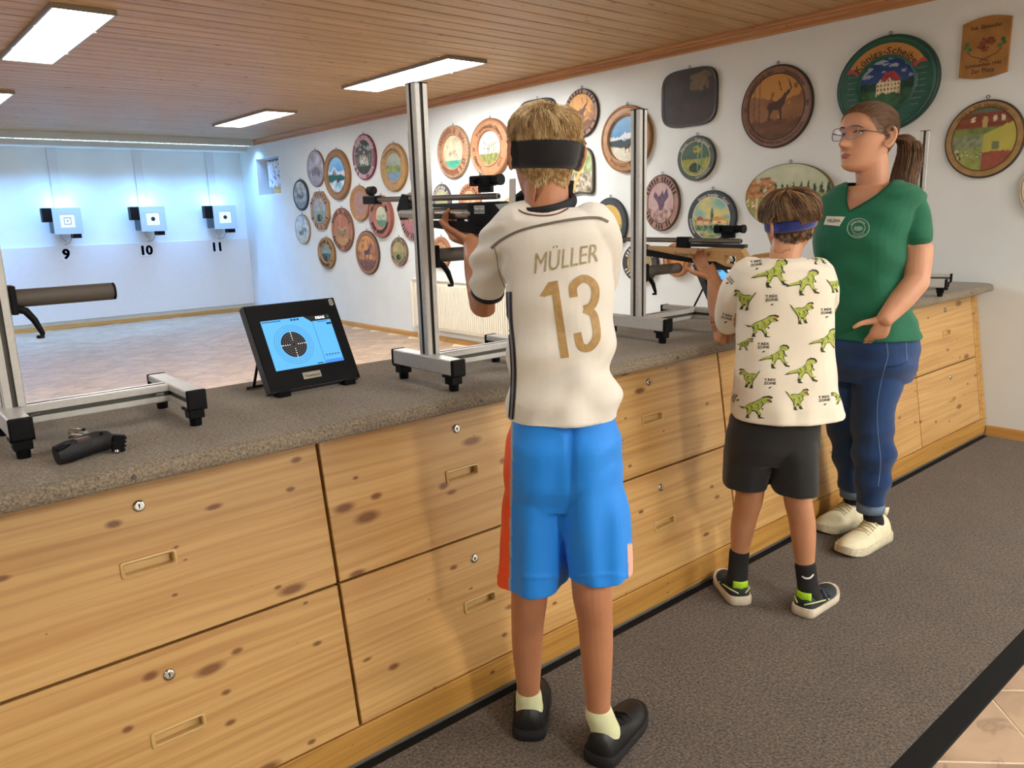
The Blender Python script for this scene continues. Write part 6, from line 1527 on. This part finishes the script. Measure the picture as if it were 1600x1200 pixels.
def flow2(q):
    x, y, z = q.x/hh, q.y/hh, q.z/hh; c = Vector((x+.04, y+.08, 0)); r = max(c.length, .02)
    return (c/r+Vector((-c.y, c.x, 0))/r*.25+Vector((0, 0, -1.2*min(1, r*2.0)))).normalized() if z > .0 else Vector((x*.2, y*.1, -1)).normalized()
hb2 = hair_mesh('hair', body, bv2, scalp2, flow2, 5200, lambda l: .095 if l.z > .03 else .012, lambda l: .0012 if l.z < BZ2-BH2 else .0055+.0040*max(0, min(1, (l.z-BZ2-.01)/.05)), ['#2c1e12', '#42301f', '#5a4028', '#74543a', '#8f6e4a', '#b08e62'], t, hM, rnd, cap=.002, w0=.0013, jitter=.10, steps=9, stop=lambda l: BZ2-BH2 < l.z < BZ2+BH2*(-.1 if l.x > -.03 else .9))
band_mesh(bv2, hM, lambda a: BZ2, BH2, .0045, t, 'headband', plain('blue_cloth_band', '#1f2f86', .8, bump=.5, bump_scale=400, sheen=.3), rmax=.16)
def fold_s(g, q): return .012*math.sin(5*g+3*q)*q+.010*math.sin(9*g-4*q)*q
sh = [loft_px([(1222, 403, 34, 2.40, 1.0), (1223, 409, 52, DD, .85), (1223, 420, 76, DD, .66), (1223, 445, 79, DD, .70), (1226, 485, 74, DD, .76), (1225, 540, 73, DD, .80), (1224, 600, 77, DD, .84), (1226, 635, 82, DD, .86), (1227, 648, 84, DD, .86)], fold=fold_s)]
sh += [limb([at(1172, 430, DD), at(1152, 452, 2.425), at(1142, 480, 2.46), at(1138, 502, 2.485)], [.058, .052, .047, .044], 22)]
sh += [limb([at(1276, 428, DD), at(1286, 450, 2.42), at(1290, 470, 2.52)], [.052, .048, .043], 22)]
shm = union_mesh(sh, .0038, 7)
def wr_(P, N):
    px, py, dd = project_px(P); w = .0035*np.clip((py-470)/80, 0, 1)*np.sin((px*.8-py*.35)/13+.7*np.sin(py/31)); w += .0020*np.sin(px/17+py/29)*np.sin(py/23)
    w += .003*np.clip((py-610)/30, 0, 1)*np.sin(px/8)
    return w
wrinkle(shm, wr_); bvs = bvh_of(shm)
shirt = place('shirt', shm, plain('cream_cotton', '#ebe4d0', .8, noise_amt=.03, noise_scale=8, bump=.35, bump_scale=700, sheen=.25), t)
# printed dinosaurs: outline in unit space (y down), facing right
DINO_A = [(-1.0,.30),(-.72,.12),(-.42,.02),(-.15,-.10),(.08,-.28),(.14,-.52),(.30,-.62),(.50,-.60),(.62,-.48),(.60,-.36),(.48,-.30),(.36,-.30),(.40,-.12),(.50,.02),(.46,.08),(.38,.02),(.34,.10),(.42,.34),(.48,.52),(.66,.60),(.62,.66),(.40,.62),(.30,.42),(.16,.20),(.0,.22),(-.10,.40),(-.20,.60),(-.06,.74),(-.30,.74),(-.34,.56),(-.26,.36),(-.30,.20),(-.55,.22),(-.80,.28)]
DINO_B = [(-1.0,-.06),(-.80,.02),(-.62,-.02),(-.40,-.18),(-.10,-.30),(.15,-.42),(.38,-.60),(.70,-.66),(.92,-.58),(.90,-.48),(.62,-.44),(.86,-.34),(.88,-.24),(.58,-.24),(.40,-.10),(.30,.06),(.40,.14),(.34,.22),(.22,.12),(.12,.24),(.26,.44),(.22,.62),(.48,.72),(.12,.72),(.08,.52),(-.08,.30),(-.26,.28),(-.34,.44),(-.44,.58),(-.36,.70),(-.62,.70),(-.54,.48),(-.52,.26),(-.58,.10),(-.80,.10)]
DINO_C = [(-.9,-.70),(-.70,-.50),(-.52,-.36),(-.30,-.42),(.0,-.40),(.22,-.50),(.42,-.78),(.72,-.86),(.84,-.70),(.60,-.60),(.84,-.40),(.78,-.30),(.50,-.34),(.40,-.10),(.46,.06),(.34,.12),(.24,.34),(.30,.60),(.40,.80),(.16,.80),(.08,.50),(-.06,.44),(-.10,.66),(.0,.88),(-.28,.86),(-.26,.60),(-.32,.24),(-.48,.0),(-.62,-.22),(-.80,-.48)]
green = plain('dino_green_print', '#a9b64c', .7, noise_amt=.28, noise_scale=140); dk = plain('dino_dark_print', '#2f3520', .7, noise_amt=.3, noise_scale=150); redm = plain('dino_mouth_red', '#b8453a', .7)
K = lambda x, y: (1060+x/4.14, 380+y/4.14)
DN = [('A', 615, 185, 145, 1), ('A', 825, 245, 130, 1), ('C', 430, 365, 82, -1), ('C', 800, 450, 88, 1), ('B', 545, 530, 112, 1), ('A', 960, 620, 120, 1), ('B', 430, 650, 60, 1), ('A', 640, 725, 120, 1), ('A', 815, 815, 128, 1), ('C', 460, 872, 78, -1), ('C', 770, 1008, 86, 1), ('B', 505, 1055, 112, 1), ('A', 905, 85, 75, 1), ('C', 1010, 270, 60, 1), ('B', 1040, 1000, 60, -1)]
for kd, cx, cy, r, sg in DN:
    sh_ = {'A': DINO_A, 'B': DINO_B, 'C': DINO_C}[kd]
    pts = [K(cx+sg*x*r, cy+y*r*.92) for x, y in sh_]; n = len(pts)
    o = decal('dinosaur_print', [K(cx+sg*(x*r*1.03), cy+y*r*.95+1) for x, y in sh_], [tuple(range(n))], bvs, dk, shirt, off=.0010, maxlen=4)
    cg = (cx, cy-.05*r)
    inn = [K(cg[0]+(cx+sg*x*r-cg[0])*.90, cg[1]+(cy+y*r*.92-cg[1])*(.86 if y < .45 else .74)) for x, y in sh_]
    decal('dinosaur_fill', inn, [tuple(range(n))], bvs, green, shirt, off=.0016, maxlen=4)
    rnd2 = random.Random(cx)
    for q in range(3):
        a = (cx+sg*r*(-.35+.3*q+.1*rnd2.random()), cy-r*(.05+.12*q)); v, f = strip([K(a[0], a[1]), K(a[0]+sg*r*.10, a[1]+r*.12), K(a[0]+sg*r*.06, a[1]+r*.26)], [1.0, 1.3, .6]); decal('dinosaur_line', v, f, bvs, dk, shirt, off=.0021, maxlen=4)
    if kd in 'BC':
        m = (.66, -.42) if kd == 'B' else (.60, -.56); v = [K(cx+sg*r*(m[0]+dx), cy+r*(m[1]+dy)*.92) for dx, dy in ((-.08, 0), (.16, -.05), (.14, .08))]; decal('dinosaur_mouth', v, [(0, 1, 2)], bvs, redm, shirt, off=.0024, maxlen=4)
ink = plain('shirt_lettering', '#1c1a18', .7)
for cx, cy, s, an in ((603, 355, 40, -3), (550, 663, 37, -2), (592, 895, 37, 0), (942, 1005, 36, -6), (955, 440, 36, -4), (314, 475, 34, 14), (503, 130, 36, -8), (338, 240, 26, 50), (362, 1000, 26, -60)):
    for k, wd in enumerate(('T.REX', 'ZONE')):
        v, f = text_vf(wd, 1, 'CENTER', 2, .03); ca, sa = math.cos(R_(an)), math.sin(R_(an)); q = s*.72
        out = []
        for p in v: x, y = p[0]*q*1.05, -p[1]*q*.82+(k-.5)*q*.82; out.append(K(cx+x*ca-y*sa, cy+x*sa+y*ca))
        decal('shirt_lettering', out, f, bvs, ink, shirt, maxlen=3)
    x, y = 0, s*1.02; decal('paw_mark', [K(cx-y*math.sin(R_(an))+dx, cy+y*math.cos(R_(an))+dy) for dx, dy in ((-12, 6), (-3, -3), (12, -5), (4, 5))], [(0, 1, 2, 3)], bvs, ink, shirt)
# shorts
def fl(g, q): return .03*q*math.sin(4*g+1)+.02*q*math.sin(7*g+2)
shp = [loft_px([(1222, 632, 66, DD, .84), (1210, 655, 68, DD, .84), (1206, 690, 71, DD, .76), (1205, 718, 70, DD, .6)])]
shp += [loft_px([(1180, 670, 38, 2.41, 1.1), (1170, 710, 37, 2.42, 1.25), (1164, 757, 33, 2.42, 1.25)], fold=fl), loft_px([(1234, 670, 38, 2.385, 1.1), (1239, 710, 36, 2.37, 1.25), (1242, 766, 34, 2.365, 1.25)], fold=fl)]
sho = union_mesh(shp, .004, 7); tuck(body, [bvs, bvh_of(sho)]); place('body', body, M_skin2, t)
shorts = place('shorts', sho, plain('black_cotton_shorts', '#0f1012', .8, bump=.3, bump_scale=500, sheen=.2), t)
# socks with a white tick, shoes with lime heel tabs
M_sock2 = plain('black_sock', '#141416', .85, bump=.5, bump_scale=500); M_shoe2 = plain('navy_mesh_shoe', '#20262e', .6, bump=.5, bump_scale=300, noise_amt=.2); M_sole2 = plain('cream_sole', '#d6cbb4', .6, noise_amt=.1); lime = plain('lime_heel_tab', '#a6d61f', .5)
ltoe = lheel+(feetp(1121, 893)-lheel).normalized()*.200; rtoe = rheel+(feetp(1306, 922)-rheel).normalized()*.215
for ank, he, to in ((lank, lheel, ltoe), (rank, rheel, rtoe)):
    up, mm, ll = make_shoe(t, he, to, .080, .080, M_shoe2, M_sole2, sole_h=.026)
    foot = mm @ Vector((0, ll*.24, .06))
    me = union_mesh([limb([ank+UP*.012, ank*.5+foot*.5, foot], [.0335, .033, .036], 20)], .004, 3); bs = bvh_of(me); so = place('sock', me, M_sock2, t)
    MB().tube([mm @ Vector((sx_*.024, .004+.020*abs(sx_)**1.5*.6, .068)) for sx_ in (-1, -.7, -.35, 0, .35, .7, 1)], [(.014, .004)]*7, 12, ref=(0, 0, 1)).build('heel_tab', lime, up, smooth=True)
    for sx in (-1, 1): MB().tube([mm @ Vector((sx*.012, -.004, .046)), mm @ Vector((sx*.034, .02, .052)), mm @ Vector((sx*.037, .06, .044)), mm @ Vector((sx*.041, .11, .034))], [.0022]*4, 8).build('lime_piping', plain('pale_lime_piping', '#d6e39a', .6), up, smooth=True)
    for yy in (.42, .56): MB().tube([mm @ Vector((-.039, ll*yy, .034)), mm @ Vector((-.022, ll*yy, .062-.02*(yy-.42)/.14)), mm @ Vector((.022, ll*yy, .062-.02*(yy-.42)/.14)), mm @ Vector((.039, ll*yy, .034))], [(.011, .003)]*4, 10, ref=(0, 0, 1)).build('strap', plain('dark_strap', '#3a424c', .6), up, smooth=True)
    if he is rheel:
        v, f = strip(smooth_path([(1253, 900), (1259, 903.5), (1266, 902.5), (1271, 897)], 5), [1.0, 1.6, 2, 2.4, 2.6, 2.7, 2.7, 2.8, 2.8, 2.8, 2.7, 2.6, 2.4, 2.2, 2.0, 1.6]); decal('sock_tick', v, f, bs, plain('white_tick', '#e8e8e6', .6), so)
# ================================================================== woman in the green shirt
M_skin3 = plain('fair_skin', '#c99473', .5, noise_amt=.06, noise_scale=12, bump=.1, bump_scale=260, sss=.12)
t = thing('person', 'young woman with glasses and ponytail in a green shirt and jeans', 'person', (2.86, 1.30, .009)); P3 = t
hh = .238; DG = 2.92
fwd = -HR*math.cos(R_(22))-HF*math.sin(R_(22)); hM = frame_m(at(1354, 216, DG), fwd+UP*.06, UP)
parts = [xfp(head_vf(hh), hM)]+[xfp(e, hM) for s in (-1, 1) for e in ear_parts(hh, s)]
parts += [limb([at(1366, 318, 2.920), at(1363, 285, 2.920), at(1362, 250, 2.920)], [(.066, .066), (.055, .055), (.056, .056)], 22)]
TY = R_(-38)    # the chest is turned half towards the photographer
parts += [loft_px([(1364, 290, 40, DG, .9), (1364, 304, 58, DG, .70), (1352, 330, 60, DG, .78), (1347, 365, 61, DG, .86), (1347, 420, 57, DG, .84), (1350, 470, 58, DG, .84), (1355, 525, 60, DG, .84), (1357, 560, 58, DG, .84)], yaw=TY)]
sL = at(1426, 322, 2.840); eL = at(1432, 440, 2.780); wL = at(1384, 497, 2.720)
parts += [limb([at(1410, 312, 2.860), sL, at(1434, 385, 2.820), eL], [.055, .056, .050, .043], 20), limb([eL, at(1412, 464, 2.755), wL], [.044, .043, .030], 20)]
hd = at(1352, 570, 2.79)-wL
parts += hand_parts(frame_m(wL, hd, -HF), .98, curl=(40, 40, 40, 40), thumb=(70, -5), spread=.9)
sR = at(1300, 325, 3.040); eR = at(1296, 430, 3.04); parts += [limb([at(1318, 312, 3.020), sR, eR], [.052, .052, .042], 18), limb([eR, at(1302, 478, 2.95), at(1318, 516, 2.88)], [.042, .038, .03], 18)]
lank = at(1363, 800, 2.865); rank = at(1332, 778, 3.055)
lheel, rheel = feetp(1380, 838), feetp(1345, 809)
parts += [limb([at(1378, 560, 2.910), at(1370, 640, 2.880), at(1364, 705, 2.865), at(1360, 760, 2.865), lank, lank-UP*.025], [.070, .066, .053, .044, .031, .028], 20)]
parts += [limb([at(1335, 560, 2.980), at(1325, 640, 3.000), at(1326, 700, 3.03), at(1331, 750, 3.05), rank, rank-UP*.025], [.08, .068, .052, .044, .031, .032], 20)]
body = union_mesh(parts, .0034, 4); bv3 = bvh_of(body)
# hair combed back into a ponytail
rnd = random.Random(21)
knot = Vector((0, -.47, .06))*hh
def scalp3(q):
    x, y, z = q[0]/hh, q[1]/hh, q[2]/hh
    if abs(z) > .6 or abs(x) > .42 or abs(y) > .56: return False
    if abs(x) > .322 and -.22 < z < .055 and -.16 < y < .055: return False
    if y > -.03: return z > float(np.interp(y, [-.03, .06, .14, .20, .26, .33, .40], [-.02, .0, .06, .15, .24, .335, .40]))
    return z > -.26+.5*max(0, y+.35)
def flow3(q):
    d = knot-q; return (d.normalized()+Vector((0, 0, .10 if q.y > 0 else 0))).normalized()
hcol = ['#6e5138', '#86664a', '#5a4030', '#9a7a58', '#4a3426', '#7c5c40']
hair = hair_mesh('hair', body, bv3, scalp3, flow3, 5200, lambda l: min(.13, (knot-l).length*.95), lambda l: .004, hcol, t, hM, rnd, cap=.003, w0=.0010, jitter=.05, steps=9)
kw = hM @ Vector((0, -.50*hh, .03*hh)); tail = [kw, at(1419, 222, DG+.03), at(1420, 250, DG+.02), at(1412, 280, DG), at(1410, 310, DG-.01)]
paths = []
for _ in range(1500):
    a = rnd.random()*6.283; r = math.sqrt(rnd.random()); off = (HR*math.cos(a)*1.0+HF*math.sin(a))*r; c = vlerp(lin(hcol[rnd.randrange(6)]), lin(hcol[rnd.randrange(6)]), rnd.random())
    ln = .8+.2*rnd.random(); pts = []
    for k in range(12):
        s = k/11*ln*4; i = min(int(s), 3); f_ = s-i; w = .016+.032*math.sin(min(1, k/11)*2.0); pts.append(Vector(smooth_path([tuple(q) for q in tail], 4)[min(int(s*4), 16)])+off*w*(1 if k else .6)+Vector((rnd.gauss(0, .001), rnd.gauss(0, .001), 0)))
    paths.append((pts, c))
v, f, c = strands_vf(paths, .0017); me = bpy.data.meshes.new('ponytail'); me.from_pydata([tuple(p) for p in v], [], f); paint_verts(me, np.array(c)); place('ponytail', me, vcol('hair_strands'), t)
pc = union_mesh([limb([tuple(p) for p in tail], [.009, .026, .036, .032, .014], 16)], .004, 3); paint_verts(pc, np.tile(np.array(lin('#5a4030')), (len(pc.vertices), 1))); place('ponytail_core', pc, vcol('hair_strands'), t)
MB().lathe([(.014, -.006), (.019, -.003), (.019, .003), (.014, .006)], 20, (0, 0, 0), 'Y').xf(frame_m(kw, Vector(tail[1])-kw)).build('hair_tie', plain('dark_hair_tie', '#3a2a2a', .7), t, smooth=True)
# face details: eyes, brows, lips
def fp(x, z, y0=.75): 
    o = hM @ Vector((x*hh, y0*hh, z*hh)); d = (hM.to_3x3() @ Vector((0, -1, 0))); h = bv3.ray_cast(o, d); return h[0] if h[0] is not None else o
for s in (-1, 1):
    c = fp(s*.145, .042)-(hM.to_3x3() @ Vector((0, 1, 0)))*.0085; e = MB(); v, f = ball(c, .0118, 12); e.add(v, f); eo = e.build('eye', plain('eye_white', '#e6e0da', .25), t, smooth=True)
    fw_ = hM.to_3x3() @ Vector((0, 1, 0)); MB().lathe([(.0001, .0124), (.0050, .0118), (.0066, .0102)], 18, (0, 0, 0), 'Y').xf(frame_m(c, fw_)).build('iris', plain('blue_grey_iris', '#4a5a66', .3), eo, smooth=True)
    bm_ = MB(); pts = [fp(s*x, z)+fw_*.001 for x, z in ((.055, .128), (.11, .140), (.17, .134), (.225, .108))]; bm_.tube(pts, [(.0022, .0035), (.0025, .004), (.0022, .0035), (.0012, .002)], 8); bm_.build('eyebrow', plain('brow_brown', '#5d4230', .8), t, smooth=True)
    ld = MB(); pts = [fp(s*x, z)+fw_*.0015 for x, z in ((.085, .045), (.12, .068), (.165, .070), (.21, .048))]; ld.tube(pts, [.0016, .002, .002, .0014], 8); ld.build('eyelash', plain('lash_dark', '#2b211c', .8), t, smooth=True)
lp = MB()
for z, r, wd in ((-.262, .0034, .10), (-.300, .0042, .09)):
    pts = [fp(x*wd, -.283+(z+.283)*(1-abs(x)**2)+.010*abs(x)**3+.006*(1-abs(x))*(1 if z > -.28 else -.5))+fw_*.0002 for x in (-1, -.6, -.25, 0, .25, .6, 1)]; lp.tube(pts, [.0012, r*.8, r, r*.92, r, r*.8, .0012], 10)
lp.build('lips', plain('rose_lips', '#a8625a', .4), t, smooth=True)
# glasses
g = MB(); fr = plain('violet_grey_frame', '#8d7f92', .3); lens_m, ntl, bl_ = nodes_of('spectacle_lens'); bl_.inputs['Transmission Weight'].default_value = 1; bl_.inputs['IOR'].default_value = 1.12; bl_.inputs['Roughness'].default_value = .02; bl_.inputs['Base Color'].default_value = (.97, .96, 1, 1)
yl = .448*hh
def rim(cx):
    pts = []
    for k in range(28):
        a = 2*math.pi*k/28; ca, sa = math.cos(a), math.sin(a); q = 1/(abs(ca)**3.2+abs(sa)**3.2)**(1/3.2); x = .0262*q*ca; z = .0215*q*sa
        pts.append(hM @ Vector((cx+x, yl-.35*abs(cx+x)**2/.06*.18, .030*hh+z)))
    return pts
for s in (-1, 1):
    pts = rim(s*.0335); g.tube(pts+[pts[0], pts[1]], [.0016]*30, 8, cap=False)
g.tube([hM @ Vector((-.009, yl, .036*hh)), hM @ Vector((0, yl+.002, .046*hh)), hM @ Vector((.009, yl, .036*hh))], [.0014]*3, 8)
go = g.build('glasses', fr, t, smooth=True)
for s in (-1, 1):
    pts = rim(s*.0335); MB().add(pts+[p+(hM.to_3x3() @ Vector((0, -.0012, 0))) for p in pts], [tuple(range(28)), tuple(range(55, 27, -1))]+[(k, 28+k, 28+(k+1) % 28, (k+1) % 28) for k in range(28)]).build('lens', lens_m, go)
    MB().tube([hM @ Vector((s*.059, yl-.006, .055*hh)), hM @ Vector((s*.070, yl-.03, .058*hh)), hM @ Vector((s*.0795, .05*hh, .045*hh)), hM @ Vector((s*.0805, -.05*hh, .0*hh))], [.0022, .002, .0016, .0014], 8).build('temple', plain('tortoise_temple', '#4a3a3a', .35, noise_amt=.8, noise_scale=120), go, smooth=True)
# shirt with a V neck
def fs(g_, q): return .010*math.sin(4*g_+2*q)*q+.008*math.sin(9*g_-3*q)*q
sh = [loft_px([(1364, 283, 40, DG, .95), (1365, 295, 60, DG, .78), (1362, 308, 70, DG, .70), (1352, 335, 69, DG, .82), (1345, 368, 68, DG, .92), (1346, 420, 63, DG, .88), (1350, 470, 65, DG, .88), (1355, 510, 70, DG, .90), (1356, 524, 71, DG, .90)], yaw=TY, fold=fs)]
sh += [limb([at(1402, 309, 2.880), at(1421, 323, 2.850), at(1430, 346, 2.835), at(1433, 366, 2.820)], [.050, .055, .056, .055], 24)]
sh += [limb([at(1318, 310, 3.000), at(1303, 325, 3.030), at(1298, 360, 3.060)], [.056, .058, .055], 22)]
shm = union_mesh(sh, .0034, 6)
def wg(P, N):
    px, py, dd = project_px(P); w = .0085*np.clip((py-385)/40, 0, 1)*np.sin((py*.8+px*.35)/9+.9*np.sin(px/23)); w += .005*np.sin(px/15-py/21)*np.sin(py/17)
    w += .004*np.clip((px-1385)/20, 0, 1)*np.clip((py-400)/30, 0, 1)*np.sin((px*.5+py)/6)
    return w
wrinkle(shm, wg)
Vp = [(1322, 262), (1324.5, 296), (1322, 312), (1327, 330.5), (1345, 320), (1372, 303), (1399, 280), (1392, 262)]
bm = bmesh.new(); bm.from_mesh(shm); kill = []
for f_ in bm.faces:
    c = f_.calc_center_median(); d = c-CAMP; z = d.dot(CFW); px, py = 800+FPX*d.dot(CRT)/z, 600-FPX*d.dot(CUP)/z
    if inpoly(px, py, Vp) and f_.normal.dot(d) < .2*d.length: kill.append(f_)
bvs = bvh_of(shm)
bmesh.ops.delete(bm, geom=kill, context='FACES'); bm.to_mesh(shm); bm.free()
# jeans
jp = [loft_px([(1356, 505, 64, DG, .90), (1357, 530, 68, DG, .90), (1360, 560, 67, DG, .92), (1356, 590, 60, 2.94, .85)], yaw=TY)]
jp += [loft_px([(1372, 545, 50, 2.91, 1.0), (1368, 590, 38, 2.89, 1.2), (1363, 640, 29, 2.88, 1.35), (1363, 675, 29, 2.87, 1.25), (1365, 705, 30, 2.865, 1.1), (1363, 740, 26, 2.865, 1.1), (1360, 785, 20, 2.865, 1.15)])]
jp += [loft_px([(1332, 545, 46, 2.98, 1.0), (1322, 600, 36, 3.00, 1.2), (1322, 650, 30, 3.02, 1.2), (1326, 700, 25, 3.035, 1.1), (1331, 765, 17, 3.05, 1.15)])]
je = union_mesh(jp, .0036, 6)
def wj(P, N):
    px, py, dd = project_px(P); w = .0048*np.sin(py/7+.8*np.sin(px/13))*(np.clip((py-530)/20, 0, 1)*np.clip((600-py)/30, 0, 1)+np.clip((py-660)/20, 0, 1)*np.clip((790-py)/30, 0, 1)); w += .0015*np.sin(px/11+py/19)
    return w
wrinkle(je, wj)
P = co_of(je); px, py, dd = project_px(P); fade = .5+.5*np.sin(px/19+py/37); cols = np.array(lin('#1f3a66'))[None]*(1-fade[:, None]*.35)+np.array(lin('#35588c'))[None]*(fade[:, None]*.35); paint_verts(je, cols)
bvj = bvh_of(je); hc_ = wL+hd.normalized()*.05; near = lambda p: (p-hc_).length < .095; tuck(body, [bvs], reach=.012, skip=near); tuck(body, [bvj], reach=.05, skip=near); 
# open the body again under the V neck is not needed: skin lies just below the cloth
bodyo = place('body', body, M_skin3, t)
M_green = plain('bottle_green_cotton', '#0a6446', .8, noise_amt=.04, noise_scale=9, bump=.3, bump_scale=800, sheen=.08)
shirt = place('shirt', shm, M_green, t)
jeans = place('jeans', je, vcol('denim', .85, .2, .2, .5, 900), t)
v, f = strip(smooth_path([(1325, 290), (1322.5, 305), (1323, 318), (1327, 331)], 5), 3.0); decal('neck_rib', v, f, bvs, plain('green_rib', '#0a4a32', .8), shirt, off=.0016)
v, f = strip(smooth_path([(1327, 331), (1345, 321), (1372, 304), (1399, 280)], 5), 3.0); decal('neck_rib', v, f, bvs, MATS['green_rib'], shirt, off=.0016)
# name tag and club emblem
G = lambda x, y: (1280+x/13.333, 310+y/13.333)
tg = decal('name_tag', [G(*p) for p in ((100, 545), (160, 370), (545, 385), (425, 580))], [(0, 1, 2, 3)], bvs, plain('tag_white', '#d9d6c6', .6), shirt, off=.0018, maxlen=3)
v, f = text_vf('HELENA', 1, 'CENTER', 2, .02); decal('tag_writing', [G(310+p[0]*74, 470-p[1]*95) for p in v], f, bvs, plain('tag_ink', '#4a4440', .6), shirt, off=.0026, maxlen=3)
pale = plain('emblem_thread', '#b9cbbb', .7)
def EM(u, w): return G(815+232*u+18*w*0-60*w*.35, 618-205*w-75*u*.35*0-28*u)
for r, wd in ((.97, .05), (.60, .035)):
    v = []; f = []; n = 48
    for k in range(n):
        a = 2*math.pi*k/n
        for q in (r+wd/2, r-wd/2): v.append(EM(q*math.cos(a), q*math.sin(a)))
    f = [(2*k, 2*k+1, 2*((k+1) % n)+1, 2*((k+1) % n)) for k in range(n)]; decal('emblem_ring', v, f, bvs, pale, shirt, off=.0016, maxlen=3)
mb = MB(); arc_text(mb, 'Schloss Schützen', .72, .21, 90, 0, bold=.015); arc_text(mb, 'Amerang e.V.', .80, .19, 270, 0, inward=True, bold=.015)
decal('emblem_lettering', [EM(p[0], p[2]) for p in mb.v], mb.f, bvs, pale, shirt, off=.0018, maxlen=3)
cs = [(-.42, -.18), (-.42, .02), (-.22, .26), (-.10, .10), (.0, .22), (.16, .10), (.36, .12), (.40, -.20), (.1, -.30), (-.2, -.28)]; decal('emblem_castle', [EM(*p) for p in cs], [tuple(range(len(cs)))], bvs, plain('emblem_grey', '#7f9488', .7, noise_amt=.4, noise_scale=200), shirt, off=.0016, maxlen=3)
# jeans details: pocket edge, seams, turn-ups
tan = plain('jeans_stitch', '#6f84a8', .8); J = lambda x, y: (1280+x/6, 440+y/6)
v, f = strip(smooth_path([J(355, 530), J(400, 555), J(480, 560), J(560, 548), J(622, 525)], 5), 1.6); decal('pocket_edge', v, f, bvj, plain('dark_denim', '#16294a', .9), jeans, off=.002)
for pth, wd in (([J(625, 530), J(640, 640), J(640, 720), J(600, 860), J(570, 1000), J(545, 1190), (1372, 680), (1376, 720), (1372, 760)], 1.1), ([J(812, 520), J(815, 620), J(822, 740)], 1.0), ([J(640, 800), J(720, 790), J(820, 760)], 1.6)):
    v, f = strip(smooth_path(pth, 5), wd); decal('seam', v, f, bvj, tan if wd < 1.5 else MATS['dark_denim'], jeans, off=.0014)
cd = plain('turned_up_denim', '#6f84a0', .9, bump=.5, bump_scale=600)
for c, r0 in ((at(1360, 791, 2.865), .050), (at(1331.5, 768, 3.05), .047)):
    MB().lathe([(r0-.004, -.020), (r0, -.021), (r0+.0015, 0), (r0, .021), (r0-.005, .021)], 32, (0, 0, 0), 'Z').xf(Matrix.Translation(c)).build('turn_up', cd, jeans, smooth=True)
# shoes
M_ssk = plain('black_ankle_sock', '#17171a', .85); M_sn = plain('cream_sneaker', '#e0d8b6', .6, noise_amt=.05, bump=.3, bump_scale=200); M_sns = plain('cream_sneaker_sole', '#cfc7ab', .6, noise_amt=.2, noise_scale=120)
ltoe = lheel+(feetp(1310, 872)-lheel).normalized()*.292; rtoe = rheel+(feetp(1284, 832)-rheel).normalized()*.280
for ank, he, to in ((lank, lheel, ltoe), (rank, rheel, rtoe)):
    up, mm, ll = make_shoe(t, he, to, .105, .105, M_sn, M_sns, sole_h=.032, laces=plain('cream_laces', '#c9bd98', .8))
    foot = mm @ Vector((0, ll*.25, .07)); me = union_mesh([limb([ank-UP*.012, ank*.4+foot*.6, foot-UP*.01], [.0345, .037, .038], 20)], .004, 3); place('sock', me, M_ssk, t)
    MB().tube([mm @ Vector((0, -.004, .09)), mm @ Vector((0, -.013, .105)), mm @ Vector((0, -.016, .118))], [(.018, .004)]*3, 10, ref=(1, 0, 0)).build('heel_pull', M_sn, up, smooth=True)
